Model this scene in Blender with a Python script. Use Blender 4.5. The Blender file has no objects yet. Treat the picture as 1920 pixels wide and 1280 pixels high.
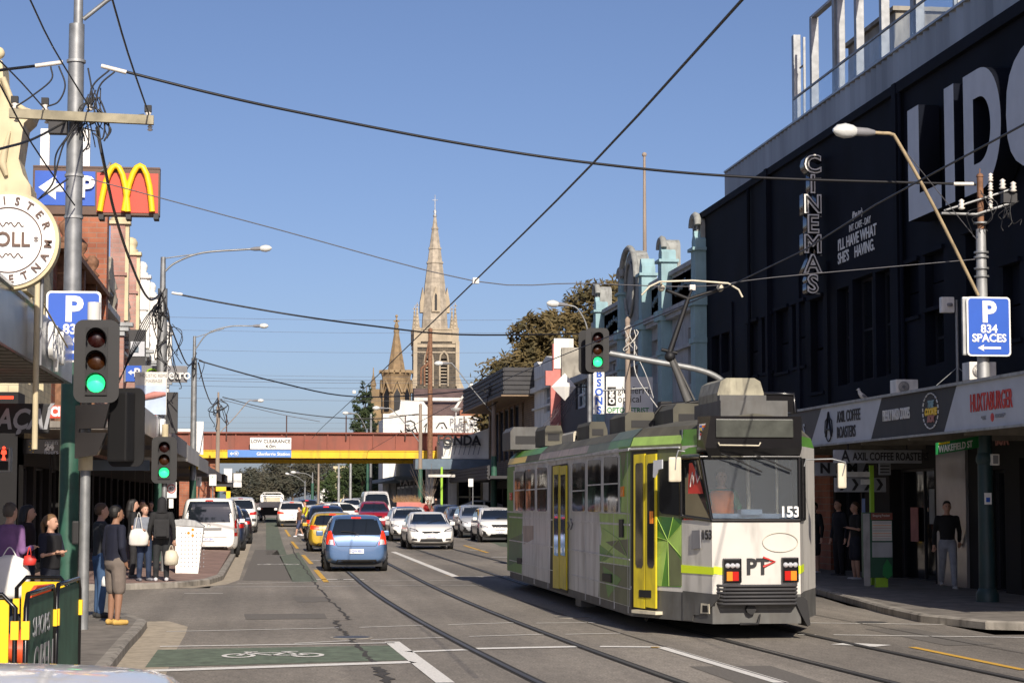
import bpy, bmesh, math, random
from math import sin, cos, pi, radians as rad, sqrt, atan, tan, atan2
from mathutils import Vector as V, Matrix
from mathutils.bvhtree import BVHTree
sc = bpy.context.scene
COL = sc.collection
# ---------- camera ----------
FPX, CH = 3800.0, 1.9
PITCH, YAW = atan(298/FPX), atan(460/FPX)
cam = bpy.data.cameras.new('camera'); camo = bpy.data.objects.new('camera', cam); COL.objects.link(camo)
cam.sensor_width = 36; cam.lens = 36*FPX/1920; cam.clip_start = .3; cam.clip_end = 6000
camo.location = (0, 0, CH); camo.rotation_euler = (pi/2+PITCH, 0, -YAW); sc.camera = camo
# ---------- sky and sun ----------
SUN_EL, SUN_AZ = 31, 180-6       # azimuth clockwise from +Y: behind the camera, a little to its right
w = bpy.data.worlds.new('World'); sc.world = w; w.use_nodes = True
nt = w.node_tree; sky = nt.nodes.new('ShaderNodeTexSky'); sky.sky_type = 'NISHITA'; sky.sun_disc = False
sky.sun_elevation = rad(SUN_EL); sky.sun_rotation = rad(SUN_AZ); sky.air_density = .7; sky.dust_density = 1.3; sky.ozone_density = 5
tint = nt.nodes.new('ShaderNodeMixRGB'); tint.blend_type = 'MULTIPLY'; tint.inputs[0].default_value = 1; tint.inputs[2].default_value = (1.19, 1.02, 1.0, 1)
nt.links.new(sky.outputs[0], tint.inputs[1]); nt.links.new(tint.outputs[0], nt.nodes['Background'].inputs[0]); nt.nodes['Background'].inputs[1].default_value = .1
sun = bpy.data.lights.new('sun', 'SUN'); sun.energy = 5.0; sun.angle = rad(.5); sun.color = (1, .9, .77)
suno = bpy.data.objects.new('sun', sun); COL.objects.link(suno)
sd = V((sin(rad(SUN_AZ))*cos(rad(SUN_EL)), cos(rad(SUN_AZ))*cos(rad(SUN_EL)), sin(rad(SUN_EL))))
suno.rotation_euler = sd.to_track_quat('Z', 'Y').to_euler()
sc.view_settings.view_transform = 'Standard'; sc.view_settings.look = 'None'; sc.view_settings.gamma = 1
sc.view_settings.exposure = 0.12
# ---------- measuring: a pixel of the photograph to a point of the place ----------
_F = V((sin(YAW)*cos(PITCH), cos(YAW)*cos(PITCH), sin(PITCH))); _R = V((cos(YAW), -sin(YAW), 0)); _U = _R.cross(_F)
def ray(x, y): return _F*FPX+_R*(x-960)+_U*(640-y)
def G(x, y, z=0): r = ray(x, y); return V((0, 0, CH))+r*((z-CH)/r.z)
def PX(x, y, X): r = ray(x, y); return V((0, 0, CH))+r*(X/r.x)
def PY(x, y, Y): r = ray(x, y); return V((0, 0, CH))+r*(Y/r.y)
def gz(y): return 0.0 if y < 90 else (.008*(min(y, 250)-90))
# ---------- materials ----------
M = {}
def mat(name, c, rough=.7, metal=0, var=.12, scale=3, bump=0, bscale=40, emit=0, stretch=None, spec=None, coat=0, dirt=0):
    m = bpy.data.materials.new(name); m.use_nodes = True; n = m.node_tree; L = n.links
    b = n.nodes['Principled BSDF']; b.inputs['Roughness'].default_value = rough; b.inputs['Metallic'].default_value = metal
    if spec is not None: b.inputs['Specular IOR Level'].default_value = spec
    if coat: b.inputs['Coat Weight'].default_value = coat; b.inputs['Coat Roughness'].default_value = .05
    tc = n.nodes.new('ShaderNodeTexCoord'); mp = n.nodes.new('ShaderNodeMapping'); L.new(tc.outputs['Object'], mp.inputs[0])
    if stretch: mp.inputs['Scale'].default_value = stretch
    if var:
        no = n.nodes.new('ShaderNodeTexNoise'); no.inputs['Scale'].default_value = scale; no.inputs['Detail'].default_value = 6
        L.new(mp.outputs[0], no.inputs[0]); cr = n.nodes.new('ShaderNodeValToRGB'); L.new(no.outputs[0], cr.inputs[0])
        cr.color_ramp.elements[0].position = .3; cr.color_ramp.elements[1].position = .7
        cr.color_ramp.elements[0].color = [v*(1-var) for v in c]+[1]; cr.color_ramp.elements[1].color = [min(1, v*(1+var)) for v in c]+[1]
        out = cr.outputs[0]
        if dirt:
            n2 = n.nodes.new('ShaderNodeTexNoise'); n2.inputs['Scale'].default_value = scale*2.7; n2.inputs['Detail'].default_value = 8
            mp2 = n.nodes.new('ShaderNodeMapping'); mp2.inputs['Scale'].default_value = (1, 1, .25); L.new(tc.outputs['Object'], mp2.inputs[0]); L.new(mp2.outputs[0], n2.inputs[0])
            c2 = n.nodes.new('ShaderNodeValToRGB'); c2.color_ramp.elements[0].position = .5; c2.color_ramp.elements[1].position = .68; L.new(n2.outputs[0], c2.inputs[0])
            mm = n.nodes.new('ShaderNodeMath'); mm.operation = 'MULTIPLY'; mm.inputs[1].default_value = dirt; L.new(c2.outputs[0], mm.inputs[0])
            mx = n.nodes.new('ShaderNodeMixRGB'); mx.inputs[2].default_value = (.07, .06, .05, 1); L.new(mm.outputs[0], mx.inputs[0]); L.new(out, mx.inputs[1]); out = mx.outputs[0]
        L.new(out, b.inputs['Base Color'])
    else: b.inputs['Base Color'].default_value = list(c)+[1]
    if bump:
        n3 = n.nodes.new('ShaderNodeTexNoise'); n3.inputs['Scale'].default_value = bscale; n3.inputs['Detail'].default_value = 5; L.new(mp.outputs[0], n3.inputs[0])
        bp = n.nodes.new('ShaderNodeBump'); bp.inputs['Strength'].default_value = bump; bp.inputs['Distance'].default_value = .02
        L.new(n3.outputs[0], bp.inputs['Height']); L.new(bp.outputs[0], b.inputs['Normal'])
    if emit: b.inputs['Emission Color'].default_value = list(c)+[1]; b.inputs['Emission Strength'].default_value = emit
    M[name] = m; return m
def brick(name, c1, c2, mortar, sc_=1.0, rough=.85, w=.5, h=.165, off=.5):
    m = bpy.data.materials.new(name); m.use_nodes = True; n = m.node_tree; L = n.links; b = n.nodes['Principled BSDF']
    b.inputs['Roughness'].default_value = rough
    tc = n.nodes.new('ShaderNodeTexCoord'); sp = n.nodes.new('ShaderNodeSeparateXYZ'); L.new(tc.outputs['Object'], sp.inputs[0])
    ad = n.nodes.new('ShaderNodeMath'); L.new(sp.outputs[0], ad.inputs[0]); L.new(sp.outputs[1], ad.inputs[1])
    cb = n.nodes.new('ShaderNodeCombineXYZ'); L.new(ad.outputs[0], cb.inputs[0]); L.new(sp.outputs[2], cb.inputs[1])
    bt = n.nodes.new('ShaderNodeTexBrick'); bt.inputs['Scale'].default_value = 1/sc_; bt.inputs['Color1'].default_value = list(c1)+[1]; bt.inputs['Color2'].default_value = list(c2)+[1]
    bt.inputs['Mortar'].default_value = list(mortar)+[1]; bt.inputs['Brick Width'].default_value = w; bt.inputs['Row Height'].default_value = h; bt.inputs['Mortar Size'].default_value = .012; bt.offset = off
    L.new(cb.outputs[0], bt.inputs[0])
    no = n.nodes.new('ShaderNodeTexNoise'); no.inputs['Scale'].default_value = 1.5; no.inputs['Detail'].default_value = 8; L.new(tc.outputs['Object'], no.inputs[0])
    mr = n.nodes.new('ShaderNodeMapRange'); mr.inputs[1].default_value = .3; mr.inputs[2].default_value = .7; mr.inputs[3].default_value = .65; mr.inputs[4].default_value = 1.15; L.new(no.outputs[0], mr.inputs[0])
    mx = n.nodes.new('ShaderNodeMixRGB'); mx.blend_type = 'MULTIPLY'; mx.inputs[0].default_value = 1; L.new(bt.outputs[0], mx.inputs[1]); L.new(mr.outputs[0], mx.inputs[2]); L.new(mx.outputs[0], b.inputs['Base Color'])
    bp = n.nodes.new('ShaderNodeBump'); bp.inputs['Strength'].default_value = .5; bp.inputs['Distance'].default_value = .01; bp.invert = True; L.new(bt.outputs[1], bp.inputs['Height']); L.new(bp.outputs[0], b.inputs['Normal'])
    M[name] = m; return m
def glass(name, c=(.01, .012, .015), rough=.06, trans=0):
    m = mat(name, c, rough, 0, var=.0, spec=.8); b = m.node_tree.nodes['Principled BSDF']
    n = m.node_tree; no = n.nodes.new('ShaderNodeTexNoise'); no.inputs['Scale'].default_value = .8
    tc = n.nodes['Texture Coordinate']; n.links.new(tc.outputs['Object'], no.inputs[0])
    bp = n.nodes.new('ShaderNodeBump'); bp.inputs['Strength'].default_value = .12; bp.inputs['Distance'].default_value = .1; n.links.new(no.outputs[0], bp.inputs['Height']); n.links.new(bp.outputs[0], b.inputs['Normal'])
    if trans: b.inputs['Transmission Weight'].default_value = trans; b.inputs['IOR'].default_value = 1.15
    return m
# ---------- mesh builder ----------
OFF = {}
class MB:
    def __init__(s): s.v = []; s.f = []; s.m = []; s.sm = []
    def add(s, vs, fs, m=0, smooth=False):
        o = len(s.v); s.v += [V(p) for p in vs]
        for f in fs: s.f.append([i+o for i in f]); s.m.append(m); s.sm.append(smooth)
        return s
    def box(s, x0, x1, y0, y1, z0, z1, m=0, bev=0):
        if bev:
            b = bmesh.new(); bmesh.ops.create_cube(b, size=1)
            for v in b.verts: v.co = V(((x0+x1)/2+v.co.x*(x1-x0), (y0+y1)/2+v.co.y*(y1-y0), (z0+z1)/2+v.co.z*(z1-z0)))
            bmesh.ops.bevel(b, geom=b.edges[:], offset=bev, segments=2, affect='EDGES', profile=.7)
            b.verts.index_update(); s.add([v.co.copy() for v in b.verts], [[v.index for v in f.verts] for f in b.faces], m); b.free(); return s
        p = [(x0, y0, z0), (x1, y0, z0), (x1, y1, z0), (x0, y1, z0), (x0, y0, z1), (x1, y0, z1), (x1, y1, z1), (x0, y1, z1)]
        return s.add(p, [(0, 3, 2, 1), (4, 5, 6, 7), (0, 1, 5, 4), (1, 2, 6, 5), (2, 3, 7, 6), (3, 0, 4, 7)], m)
    def quad(s, a, b, c, d, m=0): return s.add([a, b, c, d], [(0, 1, 2, 3)], m)
    def cyl(s, p, q, r, r2=None, n=12, m=0, caps=True):
        p, q = V(p), V(q); r2 = r if r2 is None else r2; d = (q-p).normalized(); u = d.orthogonal().normalized(); t = d.cross(u); vs = []
        for c, rr in ((p, r), (q, r2)):
            for i in range(n): a = 2*pi*i/n; vs.append(c+(u*cos(a)+t*sin(a))*rr)
        s.add(vs, [(i, (i+1) % n, n+(i+1) % n, n+i) for i in range(n)], m, True)
        if caps: s.add(vs[:n], [list(range(n))[::-1]], m); s.add(vs[n:], [list(range(n))], m)
        return s
    def tube(s, pts, r, n=6, m=0, rs=None):
        pts = [V(p) for p in pts]; vs = []; k = len(pts); u = None
        for i, p in enumerate(pts):
            d = (pts[min(i+1, k-1)]-pts[max(i-1, 0)]).normalized()
            if u is None: u = d.orthogonal().normalized()
            u = (u-d*u.dot(d)).normalized(); t = d.cross(u); rr = rs[i] if rs else r
            for j in range(n): a = 2*pi*j/n; vs.append(p+(u*cos(a)+t*sin(a))*rr)
        fs = [(i*n+j, i*n+(j+1) % n, (i+1)*n+(j+1) % n, (i+1)*n+j) for i in range(k-1) for j in range(n)]
        s.add(vs, fs, m, True); s.add(vs[:n], [list(range(n))[::-1]], m); s.add(vs[-n:], [list(range(n))], m); return s
    def prism(s, poly, o, ux, uy, depth, m=0, ms=None):
        o, ux, uy = V(o), V(ux), V(uy); nn = ux.cross(uy).normalized()*depth; n = len(poly); ms = m if ms is None else ms
        a = [o+ux*p[0]+uy*p[1] for p in poly]; b = [p-nn for p in a]
        s.add(a, [list(range(n))], m); s.add(b, [list(range(n))[::-1]], ms); s.add(a+b, [(i, n+i, n+(i+1) % n, (i+1) % n) for i in range(n)], ms); return s
    def lathe(s, c, prof, n=16, m=0, sc=(1, 1), smooth=True):
        c = V(c); vs = []
        for r, z in prof:
            for i in range(n): a = 2*pi*(i+.5)/n; vs.append(c+V((cos(a)*r*sc[0], sin(a)*r*sc[1], z)))
        k = len(prof); s.add(vs, [(i*n+j, i*n+(j+1) % n, (i+1)*n+(j+1) % n, (i+1)*n+j) for i in range(k-1) for j in range(n)], m, smooth)
        s.add(vs[:n], [list(range(n))[::-1]], m); s.add(vs[-n:], [list(range(n))], m); return s
    def ball(s, c, r, n=12, m=0, sz=1, sx=1, sy=1):
        return s.lathe(c, [(max(.001, r*sin(pi*i/8)), -r*sz*cos(pi*i/8)) for i in range(9)], n, m, (sx, sy))
    def build(s, name, mats, parent=None, o=None, solid=True):
        off = OFF.get(parent.name, V()) if parent else (V(o) if o is not None else V())
        me = bpy.data.meshes.new(name); me.from_pydata([p-off for p in s.v], [], s.f)
        if not isinstance(mats, (list, tuple)): mats = [mats]
        for k in mats: me.materials.append(M[k])
        me.polygons.foreach_set('material_index', s.m); me.polygons.foreach_set('use_smooth', s.sm); me.update()
        ob = bpy.data.objects.new(name, me); COL.objects.link(ob)
        if parent: ob.parent = parent
        else: ob.location = off
        OFF[ob.name] = off; return ob
def tag(o, label=None, cat=None, group=None, kind=None):
    if label: o['label'] = label
    if cat: o['category'] = cat
    if group: o['group'] = group
    if kind: o['kind'] = kind
    return o
def thing(name, label, cat, loc=(0, 0, 0), group=None):
    o = bpy.data.objects.new(name, None); o.empty_display_size = .3; COL.objects.link(o); o.location = loc; OFF[o.name] = V(loc)
    return tag(o, label, cat, group)
KIDS = {}
def kids(o): return [c for c in COL.objects if c.parent == o]
def dup(root, loc, rz, label, group=None, swap=None):
    def cp(o, par):
        c = o.copy(); COL.objects.link(c); c.parent = par
        if swap and c.type == 'MESH' and any(sl.material and sl.material.name in swap for sl in c.material_slots):
            c.data = c.data.copy()
            for i, mm in enumerate(c.data.materials):
                if mm.name in swap: c.data.materials[i] = M[swap[mm.name]]
        for ch in kids(o): cp(ch, c)
        return c
    r = cp(root, None); r.location = loc; r.rotation_euler = (0, 0, rz); r['label'] = label
    if group: r['group'] = group
    return r
def text(s, size, o, ux, uz, mt, parent, name='lettering', depth=.01, sx=1, al='LEFT', bold=0, z0=0, shear=0, spacing=1):
    """lettering standing proud of a face; o = anchor, ux = reading direction, uz = up"""
    cu = bpy.data.curves.new('t', 'FONT'); cu.body = s; cu.size = size; cu.extrude = depth/2; cu.align_x = al; cu.align_y = 'CENTER'; cu.offset = bold; cu.resolution_u = 3; cu.shear = shear; cu.space_character = spacing
    ob = bpy.data.objects.new('t', cu); COL.objects.link(ob); dg = bpy.context.evaluated_depsgraph_get(); me = bpy.data.meshes.new_from_object(ob.evaluated_get(dg))
    bpy.data.objects.remove(ob); ux, uz, o = V(ux).normalized(), V(uz).normalized(), V(o); nn = ux.cross(uz); off = OFF.get(parent.name, V()) if parent else o
    for v in me.vertices: v.co = o+ux*v.co.x*sx+uz*v.co.y+nn*(v.co.z+depth/2+z0)-off
    me.materials.clear(); me.materials.append(M[mt]); me.update()
    r = bpy.data.objects.new(name, me); COL.objects.link(r)
    if parent: r.parent = parent
    else: r.location = off
    OFF[r.name] = off; return r
CAMX, UPZ = (1, 0, 0), (0, 0, 1)      # reading direction of a face that looks at the camera
def holes_wall(mb, axis, c, a0, a1, z0, z1, holes, depth, m=0, back=1):
    """wall in plane axis=c running a0..a1, with rectangular openings (a,b,za,zb) recessed by depth"""
    A = sorted({a0, a1}|{h[0] for h in holes}|{h[1] for h in holes}); Z = sorted({z0, z1}|{h[2] for h in holes}|{h[3] for h in holes})
    P = (lambda a, z, d=0: (c+d, a, z)) if axis == 'x' else (lambda a, z, d=0: (a, c+d, z))
    for i in range(len(A)-1):
        for j in range(len(Z)-1):
            ca, cz = (A[i]+A[i+1])/2, (Z[j]+Z[j+1])/2
            if not any(h[0] < ca < h[1] and h[2] < cz < h[3] for h in holes): mb.quad(P(A[i], Z[j]), P(A[i+1], Z[j]), P(A[i+1], Z[j+1]), P(A[i], Z[j+1]), m)
    for a, b, za, zb in holes:
        for (p, q), (r, t) in (((a, za), (b, za)), ((b, za), (b, zb)), ((b, zb), (a, zb)), ((a, zb), (a, za))): mb.quad(P(p, q), P(r, t), P(r, t, depth), P(p, q, depth), m)
        mb.quad(P(a, za, depth), P(b, za, depth), P(b, zb, depth), P(a, zb, depth), back)
def window(parent, axis, c, a, b, za, zb, fm='frame_white', gm='glass', nx=1, nz=2, t=.06, d=.05, name='window'):
    """a window of its own in an opening: frame with bars, pane as sub-part; c = plane of the pane's back, d = towards the street (signed)"""
    mb = MB(); sgn = 1 if d > 0 else -1
    def bar(a0, a1, z0, z1, dd):
        lo, hi = sorted((c+sgn*.01, c+dd)); (mb.box(lo, hi, a0, a1, z0, z1) if axis == 'x' else mb.box(a0, a1, lo, hi, z0, z1))
    bar(a, a+t, za, zb, d); bar(b-t, b, za, zb, d); bar(a+t, b-t, za, za+t, d*.96); bar(a+t, b-t, zb-t, zb, d*.96)
    for i in range(1, nx): x = a+(b-a)*i/nx; bar(x-t*.4, x+t*.4, za+t, zb-t, d*.8)
    for i in range(1, nz): z = za+(zb-za)*i/nz; bar(a+t, b-t, z-t*.4, z+t*.4, d*.7)
    fr = mb.build(name, fm, parent); g = MB(); lo, hi = sorted((c+sgn*.005, c+d*.4))
    (g.box(lo, hi, a+t*.5, b-t*.5, za+t*.5, zb-t*.5) if axis == 'x' else g.box(a+t*.5, b-t*.5, lo, hi, za+t*.5, zb-t*.5)); g.build('pane', gm, fr); return fr
# ---------- material set ----------
mat('asphalt_dirt', (.09, .085, .078), .9)
def asphalt():
    m = bpy.data.materials.new('asphalt'); m.use_nodes = True; n = m.node_tree; L = n.links; b = n.nodes['Principled BSDF']; b.inputs['Roughness'].default_value = .82
    tc = n.nodes.new('ShaderNodeTexCoord')
    def noise(scale, st, det=6):
        mp = n.nodes.new('ShaderNodeMapping'); mp.inputs['Scale'].default_value = st; L.new(tc.outputs['Object'], mp.inputs[0])
        o = n.nodes.new('ShaderNodeTexNoise'); o.inputs['Scale'].default_value = scale; o.inputs['Detail'].default_value = det; L.new(mp.outputs[0], o.inputs[0]); return o.outputs[0]
    def rng(s, a, b_, lo, hi):
        r = n.nodes.new('ShaderNodeMapRange'); r.inputs[1].default_value = a; r.inputs[2].default_value = b_; r.inputs[3].default_value = lo; r.inputs[4].default_value = hi; L.new(s, r.inputs[0]); return r.outputs[0]
    def mul(a, b_):
        r = n.nodes.new('ShaderNodeMath'); r.operation = 'MULTIPLY'; L.new(a, r.inputs[0]); L.new(b_, r.inputs[1]); return r.outputs[0]
    speck = noise(38, (1, 1, 1), 8); big = noise(.28, (1, .5, 1)); tyre = noise(1.1, (1.3, .03, 1), 4); fine = noise(9, (1, .35, 1))
    k = mul(mul(rng(speck, .25, .75, .4, 1.6), rng(big, .35, .65, .78, 1.16)), mul(rng(tyre, .3, .7, .78, 1.15), rng(fine, .3, .7, .85, 1.15)))
    mx = n.nodes.new('ShaderNodeMixRGB'); mx.blend_type = 'MULTIPLY'; mx.inputs[0].default_value = 1; mx.inputs[1].default_value = (.235, .21, .175, 1); L.new(k, mx.inputs[2]); L.new(mx.outputs[0], b.inputs['Base Color'])
    bp = n.nodes.new('ShaderNodeBump'); bp.inputs['Strength'].default_value = .6; bp.inputs['Distance'].default_value = .01; L.new(speck, bp.inputs['Height']); L.new(bp.outputs[0], b.inputs['Normal']); M['asphalt'] = m
asphalt()
mat('asphalt_patch', (.15, .137, .118), .85, var=.25, scale=30, bump=.4, bscale=60)
mat('path', (.2, .18, .155), .9, var=.25, scale=2.5, bump=.3, bscale=40, dirt=.35)
mat('path_brick', (.26, .17, .14), .9, var=.25, scale=3, bump=.3)
mat('kerb', (.3, .275, .235), .9, var=.25, scale=2.5, bump=.3, dirt=.5)
mat('gutter', (.42, .36, .27), .9, var=.2, scale=4, bump=.2, dirt=.3)
mat('white_line', (.8, .78, .72), .7, var=.1, scale=14, dirt=.3)
mat('yellow_line', (.72, .42, .06), .7, var=.12, scale=14, dirt=.3)
mat('green_faded', (.125, .15, .11), .9, var=.3, scale=5, bump=.3, bscale=60, dirt=.3); mat('green_lane', (.13, .165, .115), .85, var=.3, scale=5, bump=.3, bscale=60, dirt=.35)
mat('rail', (.12, .115, .105), .5, .35, var=.2, stretch=(1, .1, 1)); mat('rail_groove', (.03, .028, .026), .9)
mat('sealant', (.055, .05, .045), .9, var=.2)
mat('earth', (.16, .14, .11), .95, scale=.2)
mat('navy', (.004, .006, .013), .85, spec=.18, var=.45, scale=.6, bump=.12, bscale=3); mat('navy_dark', (.006, .008, .014), .8)
mat('black', (.008, .008, .009), .6); mat('black_gloss', (.008, .008, .009), .2); mat('charcoal', (.045, .045, .048), .7, dirt=.2)
mat('galv', (.27, .28, .285), .5, .5, var=.2, scale=6); mat('galv_dull', (.4, .41, .41), .55, .5, var=.2, scale=3, dirt=.3)
mat('corrugated', (.34, .36, .38), .45, .6, var=.25, scale=1.2, stretch=(1, 1, .1))
mat('grey_letter', (.52, .54, .58), .5, var=.06); mat('white', (.82, .81, .77), .55, var=.05); mat('white_pure', (.9, .9, .88), .5, var=.03)
mat('off_white', (.7, .68, .62), .75, var=.12, scale=1.2, dirt=.25); mat('wall_white', (.78, .76, .7), .8, var=.1, scale=.7, dirt=.2)
mat('cream', (.62, .53, .34), .8, var=.15, scale=1.5, dirt=.25); mat('pink', (.5, .22, .19), .8, var=.15, dirt=.15); mat('salmon', (.56, .2, .17), .8, var=.12)
mat('teal', (.2, .34, .38), .75, var=.15, scale=1.2, dirt=.3); mat('teal_light', (.27, .42, .45), .75, var=.12, scale=1.5, dirt=.2); mat('stucco', (.4, .42, .43), .85, var=.15, scale=1.5, dirt=.3)
mat('teal_dark', (.13, .2, .23), .7); mat('render_grey', (.32, .3, .25), .9, var=.3, scale=1.5, dirt=.5)
mat('steel_blue', (.12, .17, .22), .6); mat('frame_white', (.65, .67, .68), .6); mat('frame_dark', (.03, .03, .035), .5)
mat('rust', (.2, .1, .055), .8, var=.4, scale=8); mat('wood_pole', (.3, .24, .19), .85, var=.3, scale=5, stretch=(1, 1, .1)); mat('timber', (.3, .27, .19), .9, var=.3, scale=4)
mat('bridge_red', (.24, .075, .05), .7, var=.18, scale=.5, dirt=.35); mat('bridge_yellow', (.78, .5, .015), .6, var=.08, scale=1, dirt=.3); mat('bridge_dark', (.06, .03, .025), .8)
mat('sign_blue', (.02, .1, .5), .4, var=.04); mat('sign_blue_light', (.1, .25, .62), .5, var=.05); mat('sign_red', (.55, .06, .03), .4, var=.05); mat('golden', (.95, .6, .02), .4, var=.03)
mat('sign_brown', (.12, .07, .05), .6); mat('pole_green', (.035, .11, .075), .5, var=.2, scale=5, dirt=.25); mat('street_green', (.02, .22, .06), .45, var=.05)
mat('letter_black', (.012, .012, .014), .5); mat('letter_grey', (.3, .31, .33), .5); mat('red', (.6, .04, .03), .5); mat('orange_red', (.75, .1, .03), .5)
mat('dark_green_paint', (.02, .09, .05), .5); mat('lime', (.3, .55, .03), .5); mat('hivis', (.75, .95, .02), .6, emit=.0)
mat('mesh_green', (.05, .13, .085), .6, var=.25, scale=4); mat('insulator', (.7, .66, .6), .3); mat('wire', (.012, .012, .014), .5, var=0); mat('wire_grey', (.1, .1, .11), .5, var=0)
mat('lens_green', (.03, .95, .25), .3, var=0, emit=1.6); mat('lens_red_on', (1, .07, .03), .3, var=0, emit=2.0); mat('signal_board', (.018, .018, .019), .6); mat('lens_off_red', (.022, .004, .003), .25, var=0); mat('lens_off_amber', (.04, .013, .003), .25, var=0)
mat('slate', (.13, .085, .075), .8, var=.3, scale=1); mat('stone_light', (.4, .335, .24), .85, var=.25, scale=.35, dirt=.25); mat('stone_tan', (.28, .2, .11), .85, var=.3, scale=.5, dirt=.3)
mat('rubber', (.015, .015, .016), .85); mat('alloy', (.5, .5, .52), .3, .9); mat('plastic_dark', (.02, .02, .022), .6)
mat('chrome', (.7, .7, .72), .12, 1, var=0); mat('lamp_red', (.5, .015, .01), .2, var=0); mat('lamp_red_on', (.9, .03, .01), .2, var=0, emit=1.2); mat('lamp_clear', (.75, .75, .76), .1, .4, var=0); mat('lamp_orange', (.85, .25, .02), .25, var=0)
mat('plate', (.75, .76, .76), .4); mat('skin', (.52, .3, .21), .6); mat('skin_tan', (.3, .16, .1), .6); mat('glass_lamp', (.75, .76, .72), .15, .2, var=0)
mat('bark', (.17, .13, .1), .9, var=.3, scale=6); mat('plastic_white', (.75, .73, .68), .45, dirt=.15)
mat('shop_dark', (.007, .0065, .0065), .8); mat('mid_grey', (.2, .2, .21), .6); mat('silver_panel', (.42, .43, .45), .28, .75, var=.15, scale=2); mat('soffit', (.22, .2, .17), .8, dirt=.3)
mat('wood', (.32, .17, .09), .7, var=.2, scale=6); mat('brown_panel', (.27, .19, .12), .8, var=.15); mat('lit_window', (1, .75, .45), .5, var=0, emit=.5)
glass('glass'); glass('clear_glass', (.8, .88, .95), .02, .92); glass('glass_blue', (.04, .07, .11)); glass('car_glass', (.012, .016, .022), .04)
brick('brick_red', (.4, .15, .08), (.33, .11, .06), (.3, .2, .15)); brick('brick_pink', (.47, .27, .22), (.4, .22, .18), (.4, .3, .26)); brick('brick_cream', (.62, .55, .36), (.55, .48, .31), (.45, .4, .28))
brick('bluestone', (.045, .04, .035), (.11, .09, .065), (.2, .16, .11), 1, w=.75, h=.36); brick('stone_block', (.3, .21, .11), (.23, .155, .085), (.27, .2, .12), 1, w=1.1, h=.5); brick('spire_stone', (.46, .4, .31), (.38, .33, .26), (.42, .37, .29), 1, w=1.8, h=.8)
brick('tile_brown', (.29, .2, .12), (.25, .17, .1), (.1, .07, .05), 1, w=4, h=.12)
def foliage(name, a, b_, em=0):
    m = bpy.data.materials.new(name); m.use_nodes = True; n = m.node_tree; L = n.links; b = n.nodes['Principled BSDF']; b.inputs['Roughness'].default_value = .55
    tc = n.nodes.new('ShaderNodeTexCoord'); no = n.nodes.new('ShaderNodeTexNoise'); no.inputs['Scale'].default_value = .55; no.inputs['Detail'].default_value = 8; L.new(tc.outputs['Object'], no.inputs[0])
    cr = n.nodes.new('ShaderNodeValToRGB'); cr.color_ramp.elements[0].color = list(a)+[1]; cr.color_ramp.elements[1].color = list(b_)+[1]; cr.color_ramp.elements[0].position = .35; cr.color_ramp.elements[1].position = .65
    L.new(no.outputs[0], cr.inputs[0]); L.new(cr.outputs[0], b.inputs['Base Color']); M[name] = m
foliage('leaf_gum', (.07, .06, .025), (.16, .115, .045)); foliage('leaf_green', (.035, .06, .02), (.085, .11, .035)); foliage('leaf_dark', (.02, .035, .014), (.05, .07, .025)); foliage('leaf_far', (.05, .055, .04), (.1, .09, .06)); foliage('leaf_dry', (.22, .13, .06), (.35, .22, .1))
# ---------- the ground ----------
YB = [90, 250]
def strip(mb, x0, x1, y0, y1, z, m=0, ox=None):
    ys = [y0]+[b for b in YB if y0 < b < y1]+[y1]
    for a, b in zip(ys, ys[1:]): mb.quad((x0, a, gz(a)+z), (x1, a, gz(a)+z), (x1, b, gz(b)+z), (x0, b, gz(b)+z), m)
def structure(mb, name, m): return tag(mb.build(name, m), kind='structure')
mb = MB(); strip(mb, -900, 900, -60, 3500, -.06); structure(mb, 'ground', 'earth')
mb = MB(); strip(mb, -1.2, 11.6, -40, 500, 0); strip(mb, -60, -1.2, 31.5, 45, 0); strip(mb, -30, -1.2, -40, 10.5, 0); strip(mb, -1.7, -1.2, 10.5, 31.5, 0); strip(mb, 11.6, 60, 14, 28, 0)
mb.quad((11.6, 28, 0), (11.6, 45, 0), (10.5, 36, 0), (10.3, 28, 0)); structure(mb, 'road', 'asphalt')
def slab(pts, h=.13, top='path', name='footpath', kerbw=.15):
    """raised footpath from an outline (counter-clockwise), with kerb stones round it"""
    n = len(pts); P = [V((p[0], p[1], 0)) for p in pts]; mb = MB(); inn = []
    for i in range(n):
        a, b, c = P[i-1], P[i], P[(i+1) % n]; d1 = (b-a).normalized(); d2 = (c-b).normalized(); n1 = V((-d1.y, d1.x, 0)); n2 = V((-d2.y, d2.x, 0)); k = (n1+n2).normalized(); inn.append(b+k*kerbw/max(.4, k.dot(n1)))
    for q in P+inn: q.z = gz(q.y)
    u = V((0, 0, h)); mb.add([q+u for q in inn], [list(range(n))], 1)
    mb.add([q for q in P]+[q+u*.8 for q in P]+[q+u for q in inn]+[q+(i_-q)*.25+u for q, i_ in zip(P, inn)], sum([[(i, (i+1) % n, n+(i+1) % n, n+i), (n+i, n+(i+1) % n, 3*n+(i+1) % n, 3*n+i), (3*n+i, 3*n+(i+1) % n, 2*n+(i+1) % n, 2*n+i)] for i in range(n)], []), 0)
    o = mb.build(name, ['kerb', top]); return tag(o, kind='structure')
def arc(cx, cy, r, a0, a1, k=7): return [(cx+r*cos(rad(a0+(a1-a0)*i/k)), cy+r*sin(rad(a0+(a1-a0)*i/k))) for i in range(k+1)]
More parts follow.
